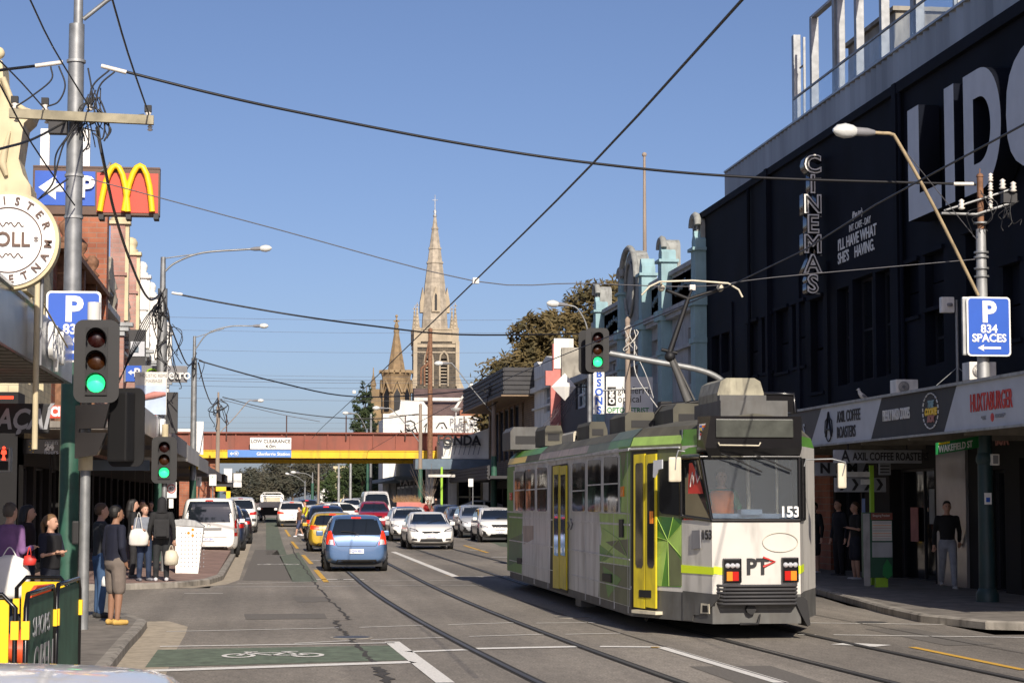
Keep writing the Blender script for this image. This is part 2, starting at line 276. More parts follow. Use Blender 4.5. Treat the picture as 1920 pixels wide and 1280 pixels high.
# near-left corner, far-left block, right block
slab([(-40, 10), (-2.4, 10), (-1.75, 10.6), (-1.6, 12), (-1.58, 18), (-1.66, 21.75)]+[(-1.72, 26.5), (-1.72, 29.3), (-1.75, 31.0), (-2.1, 32.6), (-2.9, 33.4), (-5, 33.8), (-40, 34)])
slab([(-60, 44), (-4.5, 44), (-3, 44.3), (-1.9, 45.2), (-1.25, 46.9), (-1.0, 49.5), (-1.0, 90), (-1.0, 250), (-1.0, 500), (-60, 500), (-60, 250), (-60, 90)], top='path_brick')
slab([(60, 28.2), (60, 90), (60, 250), (60, 500), (11.6, 500), (11.6, 250), (11.6, 90), (11.5, 46), (11.2, 41), (10.75, 36.9), (10.35, 33.5), (10.2, 31), (10.6, 29.2), (11.8, 28.3)])
mb = MB()
def gut(pts, wd, z=.002):
    P = [V((p[0], p[1], z)) for p in pts]
    for i in range(len(P)-1):
        a, b = P[i], P[i+1]
        def nor(j): d = (P[min(j+1, len(P)-1)]-P[max(j-1, 0)]).normalized(); return V((d.y, -d.x, 0))
        mb.quad(a, b, b+nor(i+1)*wd, a+nor(i)*wd)
gut([(-1.6, 12), (-1.58, 18), (-1.66, 21.75), (-1.72, 26.5), (-1.72, 29.3), (-1.75, 31.2), (-2.1, 32.6)], .6); gut([(-1.9, 45.2), (-1.25, 46.9), (-1.0, 49.5), (-1.0, 89.9)], .38); gut([(11.5, 46), (11.2, 41), (10.75, 36.9), (10.35, 33.5), (10.2, 31), (10.6, 29.2), (11.8, 28.3)], -.35)
structure(mb, 'gutter', 'gutter')
# markings
RC = lambda y: .0009*(48-y)**2 if y < 48 else 0
mb = MB()
def line(x0, y0, x1, y1, w_, m=0, z=.008):
    a, b = V((x0, y0, gz(y0)+z)), V((x1, y1, gz(y1)+z)); d = (b-a).normalized(); q = V((-d.y, d.x, 0))*w_/2; mb.quad(a-q, b-q, b+q, a+q, m)
def pl(p, q, w_): a, b = G(*p), G(*q); line(a.x, a.y, b.x, b.y, w_)
pl((300, 1212), (740, 1205), .13); pl((270, 1258), (775, 1241), .3); pl((735, 1203), (835, 1280), .2); pl((765, 1222), (873, 1218), .22); pl((893, 1216), (1090, 1212), .25); pl((1125, 1212), (1240, 1213), .2); pl((1240, 1213), (1465, 1280), .17)
pl((312, 1184), (636, 1177), .07); pl((674, 1176), (798, 1172), .07); pl((840, 1171), (968, 1167), .07); pl((1005, 1168), (1115, 1167), .07)
pl((552, 1206), (656, 1201), .07); pl((696, 1199), (832, 1195), .07); pl((880, 1193), (1020, 1189), .07); pl((1060, 1189), (1165, 1187), .07)
pl((1468, 1167), (1800, 1171), .09); pl((1497, 1190), (1530, 1190), .1); pl((1563, 1190), (1920, 1195), .1)
pl((444, 1094), (596, 1090), .07); pl((606, 1090), (692, 1089), .07); pl((700, 1089), (782, 1088), .07); pl((806, 1088), (880, 1087), .07)
pl((400, 1100), (592, 1099), .07); pl((603, 1099), (686, 1098), .07); pl((714, 1098), (798, 1097), .07); pl((826, 1097), (905, 1097), .07); pl((345, 1112), (418, 1112), .1)
pl((737, 1034), (855, 1081), .2); pl((855, 1081), (952, 1081), .2)
a = G(1630, 1208); line(a.x-.35, a.y+.2, a.x+.1, a.y-.3, .42)
for (x, y) in ((601, 1104-18), (588, 1050), (577, 1030), (566, 1015), (556, 1003), (640, 1086), (545, 992)):
    g_ = G(x, y); line(g_.x-.1, g_.y, g_.x+.55, g_.y, .28)
for y in (99, 107, 116, 126): line(1.9, y, 2.4, y, .3)
for x, y in ((873+20, 1031), (935, 1044)): g_ = G(x, y); line(g_.x-.25, g_.y, g_.x+.35, g_.y, .35)
structure(mb, 'road_marking', 'white_line')
mb = MB()
for (x0, y0, x1, y1) in ((592, 1068, 612, 1091), (568, 1040, 584, 1057), (547, 1016, 558, 1028), (535, 1000, 543, 1009), (527, 989, 531, 996), (520, 980, 523, 985), (870, 1022, 915, 1036)):
    a, b = G(x0, y0), G(x1, y1); line(a.x, a.y, b.x, b.y, .13)
a, b = G(1710, 1213), G(1920, 1256); line(a.x, a.y, b.x, b.y, .11)
for x, y in ((790, 1040), (745, 1040), (800, 1058), (780, 1057), (838, 1079), (858, 1080), (1228, 1214), (765, 1052)): g_ = G(x, y); line(g_.x-.05, g_.y, g_.x+.06, g_.y, .1, z=.014)
structure(mb, 'yellow_marking', 'yellow_line')
mb = MB(); p = [G(296, 1217, .004), G(272, 1250, .004), G(768, 1236, .004), G(733, 1209, .004)]; mb.quad(*p)
structure(mb, 'green_lane', 'green_lane'); mb = MB()
def pq(*ps): mb.quad(*[G(x, y, .004) for x, y in ps])
pq((548, 1090), (596, 1090), (560, 1035), (524, 1042)); strip(mb, .02, .75, 72, 160, .004); mb.quad((9.7, 84, .004), (11.2, 70, .004), (11.3, 89.9, .004), (10.1, 89.9, .004)); strip(mb, 10.1, 11.3, 90, 130, .004)
structure(mb, 'green_lane', 'green_faded')
mb = MB(); pq((455, 1087), (548, 1087), (520, 1030), (478, 1030)); structure(mb, 'road_patch', 'asphalt_patch')
for (x, y, a_, b_) in ((4.9, 20.5, .9, 2.6), (-.3, 33, 1.3, 1.6), (8.9, 26, .7, 3.5), (.6, 38.5, .6, 2.2)): mb = MB(); mb.quad((x, y, .004), (x+a_, y+.1, .004), (x+a_, y+b_, .004), (x-.05, y+b_, .004)); structure(mb, 'road_patch', 'asphalt_patch')
for (x, y) in ((1.2, 28.5), (5.0, 33), (9.4, 31)): mb = MB(); mb.cyl((x, y, -.05), (x, y, .009), .3, n=24); mb.cyl((x, y, 0), (x, y, .012), .26, n=24, m=1); structure(mb, 'manhole_cover', ['kerb', 'rail'])
# bicycle symbols
def bike_sym(cx, cy, s, flip=1):
    mb = MB()
    def P(x, y): return (cx+x*s*flip, cy+y*s*1.6, .011)
    def seg(a, b, w_=.18):
        a, b = V(P(*a)), V(P(*b)); d = (b-a).normalized(); q = V((-d.y, d.x, 0))*w_*s/2; mb.quad(a-q, b-q, b+q, a+q)
    for wx in (-1, 1):
        k = 20
        for i in range(k):
            a0, a1 = 2*pi*i/k, 2*pi*(i+1)/k; mb.quad(P(wx+.5*cos(a0), .5*sin(a0)), P(wx+.5*cos(a1), .5*sin(a1)), P(wx+.35*cos(a1), .35*sin(a1)), P(wx+.35*cos(a0), .35*sin(a0)))
    seg((-1, 0), (-.65, .9)); seg((-.85, .9), (-.45, .9)); seg((-.75, .6), (.45, .6)); seg((-.7, .6), (0, 0)); seg((0, 0), (.5, .9)); seg((0, 0), (1, 0)); seg((.45, .6), (1, 0)); seg((.25, .92), (.75, .92), .14)
    structure(mb, 'bicycle_symbol', 'white_line')
a = G(512, 1229); bike_sym(a.x, a.y, .42); a = G(528, 1058); bike_sym(a.x-.1, a.y, .42)
# tram tracks
for c in (2.93, 6.57):
    for s_ in (-.735, .735):
        mb = MB(); ys = [-10+3*i for i in range(21)]+[60, 90, 250, 400]
        for a, b in zip(ys, ys[1:]):
            for x0, x1, z, m in ((-.03, .025, .016, 0), (.025, .075, .012, 1), (-.06, -.03, .012, 1)):
                mb.quad((c+s_+RC(a)+x0, a, gz(a)+z), (c+s_+RC(a)+x1, a, gz(a)+z), (c+s_+RC(b)+x1, b, gz(b)+z), (c+s_+RC(b)+x0, b, gz(b)+z), m)
        tag(mb.build('tram_rail', ['rail', 'rail_groove']), kind='structure')
# sealed cracks
random.seed(4)
def crack(pts, w_, name='road_crack'):
    mb = MB(); P = [G(*p) for p in pts]; Q = []
    for a, b in zip(P, P[1:]):
        for i in range(8): q = a.lerp(b, i/8); Q.append((q+V((random.uniform(-.04, .04), 0, 0)), w_*random.uniform(.5, 1.3)))
    Q.append((P[-1], w_))
    for (a, wa), (b, wb) in zip(Q, Q[1:]): mb.quad((a.x-wa/2, a.y, .006), (a.x+wa/2, a.y, .006), (b.x+wb/2, b.y, .006), (b.x-wb/2, b.y, .006))
    structure(mb, name, 'sealant')
crack([(730, 1280), (715, 1262), (705, 1250)], .13); crack([(700, 1245), (690, 1230), (668, 1208), (655, 1195), (650, 1188), (635, 1176), (630, 1163), (657, 1161)], .07); crack([(655, 1161), (635, 1142), (612, 1120), (600, 1105), (585, 1085), (560, 1050), (545, 1020), (525, 995)], .045)
mb = MB()
for (x, z_) in ((8.9, .009), (4.75, .009)):
    for a in range(-10, 45, 3): mb.quad((x+RC(a)-.012, a, z_), (x+RC(a)+.012, a, z_), (x+RC(a+3)+.012, a+3, z_), (x+RC(a+3)-.012, a+3, z_))
structure(mb, 'road_seam', 'sealant')
# ================= right side of the street (wall plane x = 14) =================
WX = 14.0
def yz(x, y, X=WX): p = PX(x, y, X); return p.y, p.z
def rect(x0, x1, yt, yb, X=WX):
    """opening seen between columns x0<x1 and rows yt (at x0, top), yb (at x0, bottom) on the wall"""
    a, zt = yz(x0, yt, X); b, _ = yz(x1, yt, X); zb = yz(x0, yb, X)[1]; return (min(a, b), max(a, b), zb, zt)
cin = thing('cinema_building', 'dark navy rendered cinema with giant pale letters and a metal rooftop screen', 'cinema', (WX, 45, 0))
black_open = [rect(1569, 1591, 543, 724), rect(1598, 1636, 525, 717), rect(1641, 1668, 511, 708), rect(1734, 1769, 583, 687), rect(1334, 1349, 632, 708), rect(1352, 1368, 626, 700)]
blind = [rect(1401, 1421, 608, 707), rect(1428, 1449, 597, 700), rect(1455, 1478, 584, 700), rect(1485, 1509, 573, 690), rect(1519, 1543, 564, 737), rect(1734, 1769, 479, 580), rect(1690, 1722, 500, 600), rect(1810, 1850, 440, 560), rect(1880, 1912, 500, 640)]
mb = MB(); holes_wall(mb, 'x', WX, 30, 65, 4.2, 11.15, black_open+blind, .3, 0, 0); mb.quad((WX, 30, 11.15), (WX, 65, 11.15), (28, 65, 11.15), (28, 30, 11.15)); mb.quad((WX, 65, 0), (WX, 65, 11.15), (28, 65, 11.15), (28, 65, 0)); mb.quad((WX, 30, 0), (WX, 30, 11.15), (28, 30, 11.15), (28, 30, 0))
mb.box(WX-.12, WX, 30, 43.4, 10.95, 11.2); mb.box(WX-.1, WX, 43.4, 65, 11.0, 11.2)
for y in (43.6, 55.4, 65): mb.box(WX-.14, WX, y-.25, y+.02, 4.2, 11.2)
for y in (34.5, 49.5, 52.2, 60): mb.box(WX-.06, WX, y-.15, y+.15, 4.2, 7.9)
mb.build('wall', ['navy', 'black'], cin)
for i, (a, b, za, zb) in enumerate(black_open):
    window(cin, 'x', WX+.29, a, b, za, zb, 'navy_dark', 'glass', 2 if b-a > 1.2 else 1, 2, .07, -.06)
for a, b, za, zb in blind:
    mb = MB(); mb.box(WX-.07, WX-.005, a-.08, b+.08, zb, zb+.09); mb.box(WX-.05, WX-.005, a-.08, b+.08, za-.08, za)
    mb.box(WX+.15, WX+.25, a+.05, b-.05, za, za+(zb-za)*.45); mb.box(WX+.17, WX+.25, a+.05, b-.05, za+(zb-za)*.48, zb)
    mb.build('blind_window', 'navy', cin)
# corrugated rooftop screen
mb = MB(); ya, yb_, zt, zl = 29.0, 60.9, 12.0, 11.2; n = 150
for i in range(n):
    y0, y1 = ya+(yb_-ya)*i/n, ya+(yb_-ya)*(i+1)/n; x0, x1 = (WX+.1, WX) if i % 2 else (WX, WX+.1)
    mb.quad((x0, y0, zl), (x1, y1, zl), (x1, y1, zt), (x0, y0, zt))
mb.box(WX-.03, WX+.1, ya, yb_, zt, zt+.05); mb.box(WX+.1, WX+.14, ya, yb_, zl, zt); mb.quad((WX, yb_, zl), (WX+10, yb_, zl), (WX+10, yb_, zt), (WX, yb_, zt))
mb.build('corrugated_screen', 'corrugated', cin)
for x, yt_, w_ in ((1495, 65, .22), (1529, 32, .2), (1572, -70, .2), (1614, -90, .2), (1662, -100, .2), (1722, -110, .24), (1580, -60, .05), (1730, -110, .05), (1802, -60, .1)):
    p = PX(x, 300, WX+.3); zt_ = PX(x, yt_, WX+.3).z; mb = MB(); mb.box(WX+.2, WX+.4, p.y-w_/2, p.y+w_/2, 11.2, zt_, bev=.01); mb.build('steel_column', 'galv', cin)
p = PX(1508, 300, WX+.3); mb = MB(); mb.box(WX+.3, WX+.36, p.y-.03, p.y+.03, 11.2, PX(1508, 68, WX+.3).z); mb.box(WX+.3, WX+.34, p.y, p.y+.4, 13.6, 13.64); mb.build('steel_bracket', 'galv', cin)
mb = MB(); y0 = PX(1529, 300, WX+.3).y; zt_ = PX(1529, 32, WX+.3).z; mb.box(WX+.22, WX+.38, 42.5, y0+.15, zt_, zt_+.07); mb.build('steel_beam', 'galv_dull', cin)
mb = MB(); mb.box(WX+.15, WX+.17, 40, 53.2, 12.05, 12.75); gb = mb.build('glass_balustrade', 'clear_glass', cin); mb = MB(); mb.box(WX+.13, WX+.19, 40, 53.2, 12.75, 12.8); mb.build('handrail', 'galv', gb)
mb = MB(); a, b = PX(1590, 90, 17), PX(1680, 90, 17); mb.box(17, 20, b.y, a.y, 11.2, a.z, bev=.03); mb.box(16.9, 20.1, b.y-.1, a.y+.1, a.z, a.z+.12); mb.build('roof_cabin', 'render_grey', cin)
# giant letters
def wall_poly(mb, poly, X, d, m=0, ms=None): mb.prism([(-y, z) for y, z in poly], (X, 0, 0), (0, -1, 0), (0, 0, 1), d, m, ms)
def Lp(*px): return [yz(x, y, WX-.5) for x, y in px]
def letter(polys, name='giant_letter', lab=None):
    mb = MB()
    for p in polys: wall_poly(mb, p, WX-.5, .45, 0, 1)
    o = mb.build(name, ['grey_letter', 'navy'], cin)
    if lab: o['label'] = lab
y1, z1 = yz(1701, 209, WX-.5); zb = yz(1703, 416, WX-.5)[1]; zm = yz(1703, 367, WX-.5)[1]; ye = yz(1765, 340, WX-.5)[0]; yv = yz(1722, 209, WX-.5)[0]
H = z1-zb; letter([[(y1, zb), (yv, zb), (yv, z1), (y1, z1)], [(yv, zb), (ye, zb), (ye, zb+H*.21), (yv, zb+H*.21)]])
a, b = yz(1770, 200, WX-.5)[0], yz(1788, 200, WX-.5)[0]; letter([[(a, zb), (b, zb), (b, z1), (a, z1)]])
def ring(ya, yb2, full=True, th=.27):
    """D or O: outer and inner outline joined into quads"""
    hw = (ya-yb2); zc = (z1+zb)/2; hh = (z1-zb)/2; out = []; inn = []; n = 24; mb = MB()
    for i in range(n+1 if not full else n):
        if full: t = 2*pi*i/n; ce = lambda v: math.copysign(abs(v)**.75, v); out.append((ya-hw/2-hw/2*ce(cos(t)), zc+hh*ce(sin(t)))); inn.append((ya-hw/2-hw/2*(1-2*th)*ce(cos(t)), zc+hh*(1-th*hw/hh)*ce(sin(t))))
        else:
            t = pi/2-pi*i/n; r = hw*.6; out.append((ya-hw*.4-r*cos(t)**.9 if cos(t) > 0 else ya-hw*.4, zc+hh*sin(t))); inn.append((ya-hw*.4-(r-th*hw)*(cos(t)**.9 if cos(t) > 0 else 0), zc+(hh-th*hw)*sin(t)))
    if not full: out = [(ya, zc+hh)]+out+[(ya, zc-hh)]; inn = [(ya-th*hw, zc+hh-th*hw)]+inn+[(ya-th*hw, zc-hh+th*hw)]
    k = len(out)
    for i in range(k):
        j = (i+1) % k; wall_poly(mb, [out[i], inn[i], inn[j], out[j]], WX-.5, .45, 0, 1)
    mb.build('giant_letter', ['grey_letter', 'navy'], cin)
a, b = yz(1806, 200, WX-.5)[0], yz(1876, 200, WX-.5)[0]; ring(a, b, False)
a = yz(1886, 200, WX-.5)[0]; ring(a, a-3.9, True)
# quotation painted on the wall
SW = (0, -1, 0)
for s_, x, y, sz, sxx in (('(Pan to:)', 1598, 407, .24, 1.0), ('INT. CAFE - DAY', 1592, 432, .24, 1.0), ("I'LL HAVE WHAT", 1571, 464, .38, 1.12), ("SHE'S    HAVING.", 1571, 489, .38, 1.08)):
    y_, z_ = yz(x, y-2, WX-.01); text(s_, sz, (WX-.005, y_, z_), SW, UPZ, 'white', cin, 'painted_lettering', .01, sxx, bold=.006 if sz > .3 else 0)
for y in (43.2, 57.5): mb = MB(); mb.cyl((WX-.08, y, 4.2), (WX-.08, y, 11), .05, n=8); mb.build('downpipe', 'navy', cin)
# blade sign: neon letters one above the other
bl = thing('cinema_blade_sign', 'vertical neon sign of white outlined letters projecting from the navy wall', 'sign', (WX-.9, 50, 5))
for i, ch in enumerate('CINEMAS'):
    p = PY(1513, 316+i*37, 50); q = thing('x', '', '') if False else None
    l1 = text(ch, .62, (p.x, 49.8, p.z), CAMX, UPZ, 'black_gloss', bl, 'neon_letter', .35, 1, 'CENTER', .05); l1['label'] = 'outlined letter '+ch
    text(ch, .62, (p.x, 49.8, p.z), CAMX, UPZ, 'white', l1, 'letter_edge', .02, .98, 'CENTER', .03, z0=.36)
    text(ch, .62, (p.x, 49.8, p.z), CAMX, UPZ, 'black', l1, 'letter_face', .02, .98, 'CENTER', -.008, z0=.385)
mb = MB(); pt, pb = PY(1545, 300, 50), PY(1545, 552, 50)
for dx in (0, .08): mb.box(pt.x+dx, pt.x+.025+dx, 49.95, 49.98, pb.z, pt.z)
for i in range(8): z = pb.z+(pt.z-pb.z)*i/7; mb.box(pt.x-.35, WX, 49.95, 49.98, z, z+.03)
mb.build('support_rail', 'galv_dull', bl)
# awning with shop fascias
aw = thing('shop_awning', 'long street awning with coffee, cookie and burger shop panels on its fascia', 'awning', (11.7, 35, 3))
AX = 11.6
mb = MB(); mb.box(AX+.02, WX, 26.5, 65, 3.12, 3.3); mb.box(AX+.02, WX, 26.5, 65, 3.3, 3.34)
for y in range(27, 65, 3): mb.box(AX+.1, WX, y, y+.1, 3.0, 3.12)
mb.build('awning_roof', ['soffit'], aw)
ZT, ZB = 3.84, 3.08
fy = lambda x, y: PX(x, y, AX)
cuts = [1510, 1519, 1655, 1632, 1792, 1767, 1990, 1965]   # panel edges, top x then bottom x
def panel(pts, m, nm='fascia_panel'):
    mb = MB(); wall_poly(mb, pts, AX, .03, 0); return mb.build(nm, m, aw)
Yt = lambda x: PX(x, 740, AX).y
y_a, y_a2 = Yt(1540), Yt(1518); y_b, y_b2 = Yt(1653), Yt(1632); y_c, y_c2 = Yt(1794), Yt(1769); y_d, y_d2 = 26.6, 26.6
panel([(65, ZB), (y_a2, ZB), (y_a, ZT), (65, ZT)], 'mid_brown' if 'mid_brown' in M else 'frame_dark')
p1 = panel([(y_a2, ZB), (y_b2, ZB), (y_b, ZT), (y_a, ZT)], 'grey_letter'); p2 = panel([(y_b2, ZB), (y_c2, ZB), (y_c, ZT), (y_b, ZT)], 'charcoal'); p3 = panel([(y_c2, ZB), (y_d2, ZB), (y_d, ZT), (y_c, ZT)], 'grey_letter')
mb = MB(); mb.box(AX-.05, AX+.06, 26.5, 65, ZT, ZT+.05); mb.box(AX-.04, AX+.04, 26.5, 65, ZB-.04, ZB); mb.build('fascia_trim', 'galv_dull', aw)
def ftext(s_, x, y, sz, m, par, sxx=1, bold=0): p = fy(x, y); return text(s_, sz, (AX-.005, p.y, p.z), SW, UPZ, m, par, 'lettering', .012, sxx, bold=bold)
ftext('AXIL COFFEE', 1570, 783, .33, 'letter_black', p1, .85, .002); ftext('ROASTERS', 1570, 812, .33, 'letter_black', p1, .85, .002)
p = fy(1555, 800); mb = MB()
for pts in ([(-.16, -.2), (0, .3), (.16, -.2)], [(-.1, -.05), (.1, -.05)]): mb.tube([(AX-.02, p.y-a*1.3, p.z+b) for a, b in pts], .025, 4)
for sg in (-1, 1): mb.tube([(AX-.02, p.y-a*sg*1.2, p.z+b) for a, b in [(.05, .2), (.2, .12), (.24, -.1), (.12, -.25), (.02, -.3)]], .014, 4)
mb.build('emblem', 'letter_black', p1)
ftext('FRESHLY BAKED COOKIES', 1656, 781, .3, 'white', p2, .46, 0)
p = fy(1746, 770); mb = MB()
for k in range(20):
    a = 2*pi*k/20; b = a+.2; mb.tube([(AX-.015, p.y+cos(t)*.42, p.z+sin(t)*.31) for t in (a, b)], .012, 4)
mb.build('badge_ring', 'white', p2)
for s_, dz, m in (('THE', .11, 'teal_light'), ('COOKIE', -.02, 'golden'), ('BOX', -.14, 'pink')): text(s_, .17, (AX-.01, p.y, p.z+dz), (0, -1, 0), UPZ, m, p2, 'badge_lettering', .012, 1, 'CENTER', .01, shear=.3)
ftext('HUXTABURGER', 1820, 758, .42, 'red', p3, .64, .003); p = fy(1861, 782); mb = MB(); mb.cyl((AX-.01, p.y, p.z), (AX+.0, p.y, p.z), .07, n=8); mb.build('emblem', 'red', p3)
ftext('* EST.', 1841, 784, .09, 'letter_grey', p3); ftext('COOKED *', 1867, 780, .09, 'letter_grey', p3)
ftext('S', 1506, 808, .4, 'grey_letter', aw)
# shopfronts beneath
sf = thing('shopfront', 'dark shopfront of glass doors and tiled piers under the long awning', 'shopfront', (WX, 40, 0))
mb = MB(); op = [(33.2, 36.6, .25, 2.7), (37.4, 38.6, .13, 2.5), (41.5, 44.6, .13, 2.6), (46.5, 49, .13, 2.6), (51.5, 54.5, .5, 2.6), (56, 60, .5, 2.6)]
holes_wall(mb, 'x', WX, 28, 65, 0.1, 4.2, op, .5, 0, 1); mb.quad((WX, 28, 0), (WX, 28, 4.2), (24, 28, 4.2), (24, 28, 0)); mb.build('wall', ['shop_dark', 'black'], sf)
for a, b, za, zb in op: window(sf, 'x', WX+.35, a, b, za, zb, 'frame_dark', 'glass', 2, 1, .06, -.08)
for i, (a, z_, m_) in enumerate(((34, 1.1, 'golden'), (42, 1.4, 'stucco'), (43.3, 1.0, 'pink'), (47, 1.2, 'sign_blue_light'), (52, 1.5, 'off_white'), (57, 1.3, 'salmon'))): mb = MB(); mb.box(WX+.22, WX+.24, a, a+.5, z_, z_+.75); mb.build('poster', m_, sf)
mb = MB(); mb.box(WX-.08, WX, 49.2, 50.8, .1, 3.1); mb.build('brick_pier', 'brick_red', sf); mb = MB(); mb.box(WX-.06, WX, 39.4, 41.2, .1, 3.1); mb.build('metal_pier', 'silver_panel', sf)
y0 = 39.3
text('2024', .3, (WX+.25, 36.2, 2.25), SW, UPZ, 'grey_letter', sf, 'window_lettering', .01, .6); 
for i, s_ in enumerate(('AUSTRALIA', 'BARISTA', 'CHAMPION')): text(s_, .13, (WX+.25, 36.25, 1.98-i*.17), SW, UPZ, 'letter_grey', sf, 'window_lettering', .01, .7)
text('2023', .24, (WX+.25, 36.2, 1.35), SW, UPZ, 'letter_grey', sf, 'window_lettering', .01, .7)
for s_, x, m in (('THE', 1765, 'steel_blue'), ('COOKIE', 1800, 'sign_brown'), ('BOX', 1866, 'pink')): p = PX(x, 822, WX-.02); text(s_, .42, (WX-.01, p.y, p.z), SW, UPZ, m, sf, 'lettering', .02, .8, bold=.01)
def hang_sign(name, lab, x0, x1, yt_, yb_, Y, bodym, cat='sign', th=.12, group=None):
    a, b = PY(x0, yt_, Y), PY(x1, yb_, Y); t = thing(name, lab, cat, (a.x, Y, b.z), group)
    mb = MB(); mb.box(a.x, b.x, Y-th/2, Y+th/2, b.z, a.z, bev=.015); pn = mb.build('sign_box', bodym, t); return t, pn, a, b
def ct(s_, x, y, Y, sz, m, par, sxx=1, bold=0, al='LEFT', nm='lettering', th=.12, z0=0, **k): p = PY(x, y, Y-th/2-.001); return text(s_, sz, p, CAMX, UPZ, m, par, nm, .01, sxx, al, bold, z0, **k)
t, pn, a, b = hang_sign('hanging_sign', 'grey under-awning sign with black coffee roaster lettering and emblem', 1563, 1727, 843, 868, 40, 'letter_grey'); ct('AXIL COFFEE ROASTERS', 1599, 856, 40, .22, 'letter_black', t, .66, .005); ct('A', 1585, 856, 40, .34, 'letter_black', t, .8, .006, 'CENTER', 'emblem')
for x in (1590, 1700): p = PY(x, 843, 40); mb = MB(); mb.box(p.x-.015, p.x+.015, 39.99, 40.01, p.z, 3.15); mb.build('hanger', 'frame_dark', t)
t, pn, a, b = hang_sign('hanging_sign', 'grey under-awning sign with widely spaced black cinema lettering', 1480, 1625, 866, 892, 43, 'letter_grey'); ct('CINEMAS', 1494, 878, 43, .3, 'letter_black', t, 1, .012, spacing=1.75)
t, pn, a, b = hang_sign('hanging_sign', 'grey under-awning sign with a row of black chevrons', 1565, 1660, 895, 922, 41.5, 'letter_grey')
mb = MB()
for k in range(4):
    p = PY(1574+k*23, 908, 41.43); mb.prism([(0, .12), (.07, .12), (.15, 0), (.07, -.12), (0, -.12), (.08, 0)], p, (1, 0, 0), (0, 0, 1), .01)
mb.build('chevron', 'letter_black', t)
t, pn, a, b = hang_sign('notice_board', 'small pale timetable notice under the awning', 1648, 1669, 868, 890, 41, 'letter_grey', 'notice'); mb = MB()
for k in range(3): p = PY(1650, 874+k*6, 40.93); mb.box(p.x, p.x+.2, 40.92, 40.93, p.z, p.z+.02)
mb.build('printed_line', 'letter_black', t)
# things on the awning
def acunit(x, y, X, Y, s_, lab):
    p = PY(x, y, Y); t = thing('air_conditioner', lab, 'air conditioner', (p.x, Y, p.z)); mb = MB(); mb.box(p.x, p.x+.95*s_, Y, Y+.4, p.z, p.z+.62*s_, bev=.02); c = mb.build('casing', 'plastic_white', t)
    mb = MB()
    for r in (.08, .13, .18, .22): mb.tube([(p.x+.33*s_+r*s_*cos(a), Y-.012, p.z+.31*s_+r*s_*sin(a)) for a in [2*pi*i/14 for i in range(15)]], .007, 4)
    mb.cyl((p.x+.33*s_, Y-.005, p.z+.31*s_), (p.x+.33*s_, Y-.02, p.z+.31*s_), .06*s_, n=10); mb.build('fan_grille', 'mid_grey', t)
acunit(1680, 739, 0, 40.5, .5, 'small white air conditioner on the awning above the cookie panel'); acunit(1818, 712, 0, 36.5, .55, 'larger air conditioner on the awning behind the parking sign')
# gull-like pigeon
def bird(x, y, Y, lab, flip=1, body='letter_grey'):
    p = PY(x, y, Y); t = thing('pigeon', lab, 'bird', p); mb = MB()
    ax = [V((-.14, 0, .02)), V((-.06, 0, .07)), V((.02, 0, .12)), V((.07, 0, .18)), V((.085, 0, .235))]; mb.tube([p+V((a.x*flip, 0, a.z)) for a in ax], .05, 10, rs=[.012, .045, .06, .042, .028]); mb.ball(p+V((.09*flip, 0, .25)), .034, 10); mb.cyl(p+V((.12*flip, 0, .25)), p+V((.155*flip, 0, .24)), .009, .001, 6)
    mb.build('body', body, t); mb = MB(); mb.tube([p+V((.0, .012, .08)), p+V((.005, .012, 0))], .006, 5); mb.tube([p+V((.0, -.02, .08)), p+V((.01, -.02, 0))], .006, 5); mb.build('leg', 'pink', t)
    mb = MB(); mb.tube([p+V((.03*flip, -.055, .13)), p+V((-.05*flip, -.055, .08)), p+V((-.15*flip, -.03, .03))], .03, 6, rs=[.02, .032, .006]); mb.build('wing', 'mid_grey', t)
bird(1618, 752, 42.5, 'pale pigeon perched on the edge of the right-hand awning', -1, 'off_white')
# ---- turquoise victorian building ----
tq = thing('turquoise_building', 'ornate turquoise and white two-storey building with arched parapets and pilasters', 'building', (WX, 75, 0))
Y0, Y1 = 65.05, 87
wins = []
for xa, xb, yt_, yb_ in ((1290, 1307, 615, 720), (1222, 1245, 640, 720), (1180, 1196, 660, 730), (1140, 1155, 680, 740)): wins.append(rect(xa, xb, yt_, yb_))
mb = MB(); holes_wall(mb, 'x', WX, Y0, Y1, 3.4, 9.6, wins, .25, 0, 1); mb.quad((WX, Y1, 0), (WX, Y1, 9.6), (26, Y1, 9.6), (26, Y1, 0)); mb.quad((WX, Y0, 9.6), (WX, Y1, 9.6), (26, Y1, 9.6), (26, Y0, 9.6)); mb.build('wall', ['stucco', 'teal_dark'], tq)
for h in wins: window(tq, 'x', WX+.24, *h, 'frame_white', 'glass', 3, 2, .06, -.06)
mb = MB(); mb.box(WX-.35, WX, Y0, Y1, 8.3, 8.5); mb.box(WX-.25, WX, Y0, Y1, 8.15, 8.3); mb.box(WX-.14, WX, Y0, Y1, 7.0, 7.12); mb.box(WX-.12, WX, Y0, Y1, 3.4, 3.9); mb.build('cornice', 'stucco', tq)
pil = [Yt_ for Yt_ in (PX(1303, 500, WX-.3).y, PX(1240, 500, WX-.3).y, PX(1203, 500, WX-.3).y, PX(1163, 500, WX-.3).y, PX(1117, 500, WX-.3).y)]
